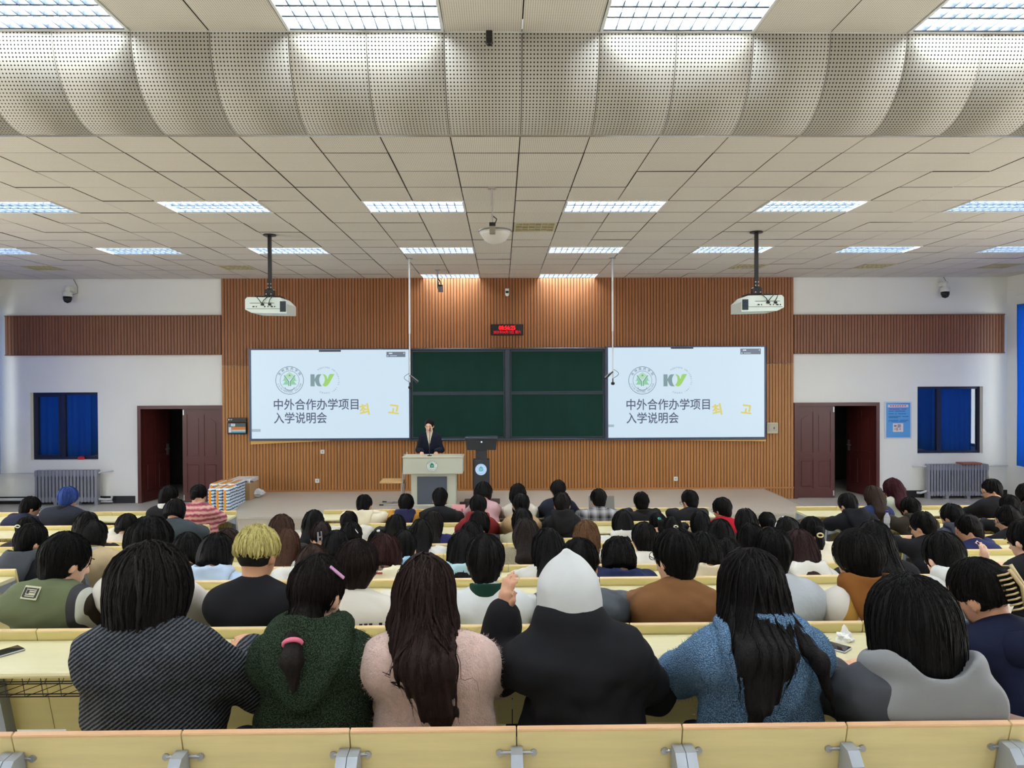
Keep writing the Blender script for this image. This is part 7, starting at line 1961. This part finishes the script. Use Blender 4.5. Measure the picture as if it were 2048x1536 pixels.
F(1748, 972, 7, 'person with long brown hair in a navy top, right block', 'long', (54, 40, 34), (38, 50, 88), length=0.16, d=8.5, bx=1744, hw=0.13, roll=-8)
F(1785, 957, 7, 'person with long wine red hair in a pale green jumper, right block', 'long', (62, 26, 34), (196, 200, 180), length=0.14, d=8.75, yaw=-38, bx=1796, hw=0.13)
F(1984, 958, 7, 'person in glasses and a black sweatshirt facing left, front of the right block', 'short', BLK, (26, 26, 30), yaw=-66, glasses=True, d=8.5, bx=1972, hw=0.14, collar='crew', hand=True)
F(2052, 968, 7, 'person with black hair cut off by the right edge', 'bob', BLK, K_, d=8.6, length=0.2)
# lettering on the black sweatshirt, face print on the cream hood
g_ = MB(); v, f = text_geo('ALS', 0.085, 'CENTER', 0.015); g_.v = [(p[0], p[1], 0.0) for p in v]; g_.f = f
stick_on(i_als, 893, 1056, 'top', 'lettering', g_, mat('letter_white', (230, 230, 230), 0.7), lift=0.006)

# hair clips, ties and prints of the further people
silver = mat('silver_clip', (176, 176, 182), 0.3, metal=0.6); cream_t = mat('cream_ribbon', (222, 208, 160), 0.7)
g_ = MB(); g_.box(-0.022, -0.014, -0.045, 0.045, 0, 0.012); g_.box(0.014, 0.022, -0.045, 0.045, 0, 0.012); g_.box(-0.02, 0.02, -0.006, 0.006, 0, 0.012)
stick_on(i_claw, 638, 1074, 'hair', 'claw_clip', g_, silver)
g_ = MB(); g_.box(-0.03, 0.03, -0.004, 0.004, 0, 0.005, 0.001); stick_on(i_slide, 713, 1062, 'hair', 'hair_slide', g_, white_pl, rot=math.radians(-48))
g_ = MB(); g_.lathe([(0.001, 0), (0.014, 0.003), (0.015, 0.012), (0.001, 0.018)], n=10); stick_on(i_pearl, 757, 1064, 'hair', 'pearl_clip', g_, white_pl)
def scrunchie(info, px, py, m, r=0.015):
    g_ = MB(); g_.tube([(r*math.cos(t), r*math.sin(t)*0.7, 0.004) for t in [2*math.pi*k/12 for k in range(13)]], 0.006, 6, False); stick_on(info, px, py, 'hair', 'hair_tie', g_, m)
scrunchie(i_turq, 1318, 1038, mat('turquoise_tie', (60, 190, 170), 0.6)); scrunchie(i_flow, 1352, 1054, mat('cream_tie', (220, 214, 190), 0.7), 0.018); scrunchie(i_rib, 1640, 1070, cream_t, 0.022); scrunchie(i_bun, 36, 1052, white_pl, 0.02)
b = MB(); M4 = i_band['M4']; b.tube([tuple(M4((0.100*math.cos(t), 0.0, 0.03+0.112*math.sin(t)))) for t in [math.pi*k/14 for k in range(15)]], 0.007, 6); b.build('hairband', white_pl, i_band['root'], smooth=True)
b = MB(); g_ = MB()
for (x, z, r) in ((-0.035, 0.02, 0.010), (0.02, 0.02, 0.010), (-0.008, 0.006, 0.008)): g_.lathe([(r, 0.0), (r*0.7, 0.004)], (x, z, 0), 10)
stick_on(i_bear, 757, 1140, 'hoodf', 'print_dots', g_, black_pl, lift=0.001)
g_ = MB(); g_.box(-0.03, 0.025, -0.024, -0.014, 0, 0.002); stick_on(i_bear, 757, 1140, 'hoodf', 'print_bar', g_, mat('print_red', (150, 34, 34), 0.7), lift=0.001)

# ------------------------------------------------------------------ the speaker at the lectern
def speaker():
    Y0 = 13.58
    T = at(859, 838, Y0)
    root = empty('person', (T.x, Y0, SH), 'person in a dark navy suit and cream turtleneck speaking at the lectern', 'person', rz=math.pi)
    top = T.z-SH
    Hc = V(0.0, 0.03, top-0.128); R = rotm(6, 14, 0); RT = R.astype(F32)
    nb = Hc+V(0, -0.05, -0.15); Sc = nb+V(0, -0.01, -0.05); Pl = V(0, -0.03, Sc[2]-0.50)
    hw = 0.135
    sh = [Sc+V(-hw, 0, -0.03), Sc+V(hw, 0, -0.03)]
    E = [sh[0]+V(-0.09, 0.0, -0.24), sh[1]+V(0.085, 0.0, -0.24)]
    deskz = 1.165-SH
    W = [V(-0.15, 0.22, deskz-0.02+0.0), V(0.13, 0.22, deskz-0.02)]
    W[0][2] = W[1][2] = Z(901, 13.4, 860)-SH
    def head(p):
        q = (p-Hc.astype(F32)) @ RT
        d_ = smin(ell(q, (0, -0.006, 0.03), (0.075, 0.095, 0.095)), ell(q, (0, 0.032, -0.045), (0.056, 0.062, 0.075)), 0.05)
        d_ = smin(d_, cap(q, (0, 0.093, 0.005), (0, 0.112, -0.03), 0.008, 0.013), 0.016); d_ = smin(d_, ell(q, (0, 0.082, -0.105), (0.022, 0.018, 0.016)), 0.02)
        d_ = smin(d_, ell(q, (0, 0.083, 0.028), (0.055, 0.018, 0.012)), 0.02)
        for s in (-1, 1):
            d_ = smax(d_, -ell(q, (s*0.031, 0.106, 0.007), (0.017, 0.013, 0.009)), 0.012); d_ = smin(d_, ell(q, (s*0.079, -0.004, -0.012), (0.010, 0.020, 0.032)), 0.008)
        return d_
    def trunk(p, t):
        d_ = capx(p, Pl, Sc+V(0, 0, -0.10), 0.14+t, 0.135+t, (1, 0.72, 1))
        d_ = smin(d_, cap(p, sh[0], sh[1], 0.058+t, 0.058+t), 0.06)
        for i in (0, 1):
            d_ = smin(d_, cap(p, nb, sh[i], 0.045+t, 0.05+t), 0.04)
            d_ = smin(d_, smin(cap(p, sh[i], E[i], 0.052+t, 0.043+t), cap(p, E[i], W[i], 0.042+t, 0.032+t), 0.02), 0.035)
        return d_
    def body(p):
        d_ = smin(head(p), cap(p, Hc+V(0, -0.02, -0.06), nb, 0.047, 0.052), 0.03); d_ = smin(d_, trunk(p, -0.014), 0.03)
        for i, s in ((0, -1), (1, 1)):
            b0 = W[i]; d_ = smin(d_, cap(p, b0, b0+V(0, 0.03, -0.045), 0.024, 0.028), 0.02)
            for off, ln in ((-0.03, 0.055), (-0.01, 0.068), (0.01, 0.065), (0.03, 0.05)):
                c0 = b0+V(off, 0.04, -0.06); d_ = smin(d_, cap(p, c0, c0+V(0, 0.02, -ln), 0.009, 0.007), 0.006)
            d_ = smin(d_, cap(p, b0+V(-s*0.02, 0.02, -0.02), b0+V(-s*0.05, 0.04, -0.06), 0.011, 0.009), 0.008)
        for s in (-1, 1): d_ = smin(d_, cap(p, (s*0.08, -0.03, Pl[2]), (s*0.09, -0.03, 0.08), 0.07, 0.04), 0.03)
        return d_
    lo = V(-0.45, -0.3, 0.0); hi = V(0.45, 0.4, top+0.1)
    sdf_obj('body', body, lo, hi, 0.011, skin(2), root)
    def jacket(p):
        d_ = trunk(p, 0.014)
        q = p-nb.astype(F32)
        vneck = np.maximum(np.abs(q[:, 0])-np.clip((q[:, 2]+0.22)*0.24, 0.0, 0.055), -(q[:, 1]-0.0))
        d_ = smax(d_, -vneck, 0.01)
        return np.maximum(d_+0.003*wob(p, 30, 3), -(p[:, 2]-(Pl[2]-0.12)))
    navy = cloth((26, 29, 44)); sdf_obj('jacket', jacket, lo, hi, 0.011, navy, root)
    def knit(p):
        q = p-nb.astype(F32); r = np.sqrt(q[:, 0]**2+q[:, 1]**2)
        d_ = np.maximum(np.abs(r-0.058)-0.008, np.abs(q[:, 2]-0.03)-0.05)
        return smin(d_, np.maximum(np.maximum(trunk(p, 0.004), np.abs(q[:, 0])-0.09), -(q[:, 2]+0.28)), 0.01)
    sdf_obj('turtleneck', knit, lo, hi, 0.010, cloth((222, 212, 190)), root)
    def tr(p):
        d_ = 1.0
        for s in (-1, 1):
            c = cap(p, (s*0.08, -0.03, Pl[2]-0.05), (s*0.085, -0.03, 0.06), 0.095, 0.065); d_ = c if isinstance(d_, float) else smin(d_, c, 0.02)
        return d_
    sdf_obj('trousers', tr, V(-0.25, -0.2, -0.02), V(0.25, 0.2, Pl[2]+0.1), 0.016, navy, root)
    def hair(p):
        q = (p-Hc.astype(F32)) @ RT
        d_ = ell(q, (0, -0.014, 0.03), (0.088, 0.106, 0.104)); d_ = smax(d_, -ell(q, (0.0, 0.125, -0.035), (0.078, 0.092, 0.118)), 0.010)
        d_ = smax(d_, -(q[:, 2]+0.05-0.3*q[:, 1]), 0.01)
        b_ = capx(p, Hc+V(-0.01, -0.06, -0.02), Hc+V(-0.02, -0.07, -0.12), 0.055, 0.045, (1.4, 1, 1))
        return smin(d_, b_, 0.02)+0.002*wob(q, 60, 4)
    sdf_obj('hair', hair, Hc-0.22, Hc+0.2, 0.008, hairm((26, 22, 22)), root)
    M4 = lambda v: Hc + R @ np.array(v)
    b_ = MB()
    for s in (-1, 1):
        c = M4((s*0.031, 0.096, 0.007)); u = R @ V(1, 0, 0); w = R @ V(0, 0, 1)
        b_.add([tuple(c+u*a+w*z) for a, z in ((-0.014, 0), (0, -0.005), (0.014, 0), (0, 0.004))], [(0, 1, 2, 3)]); c = M4((s*0.033, 0.103, 0.03)); b_.add([tuple(c+u*a+w*z) for a, z in ((-0.02, 0), (0.02, -0.001), (0.02, 0.004), (-0.02, 0.005))], [(0, 1, 2, 3)])
    b_.build('eyes', eye_m, root)
    b_ = MB(); c = M4((0, 0.099, -0.062)); b_.add([tuple(c+u*a+w*z) for a, z in ((-0.022, 0), (0, -0.007), (0.022, 0), (0.008, 0.006), (-0.008, 0.006))], [(0, 1, 2, 3, 4)]); b_.build('lips', lip_m, root)
    for s in (-1, 1): put('shoe', SHOE_ME, black_pl, root, (s*0.09, -0.02, 0.0))
speaker()
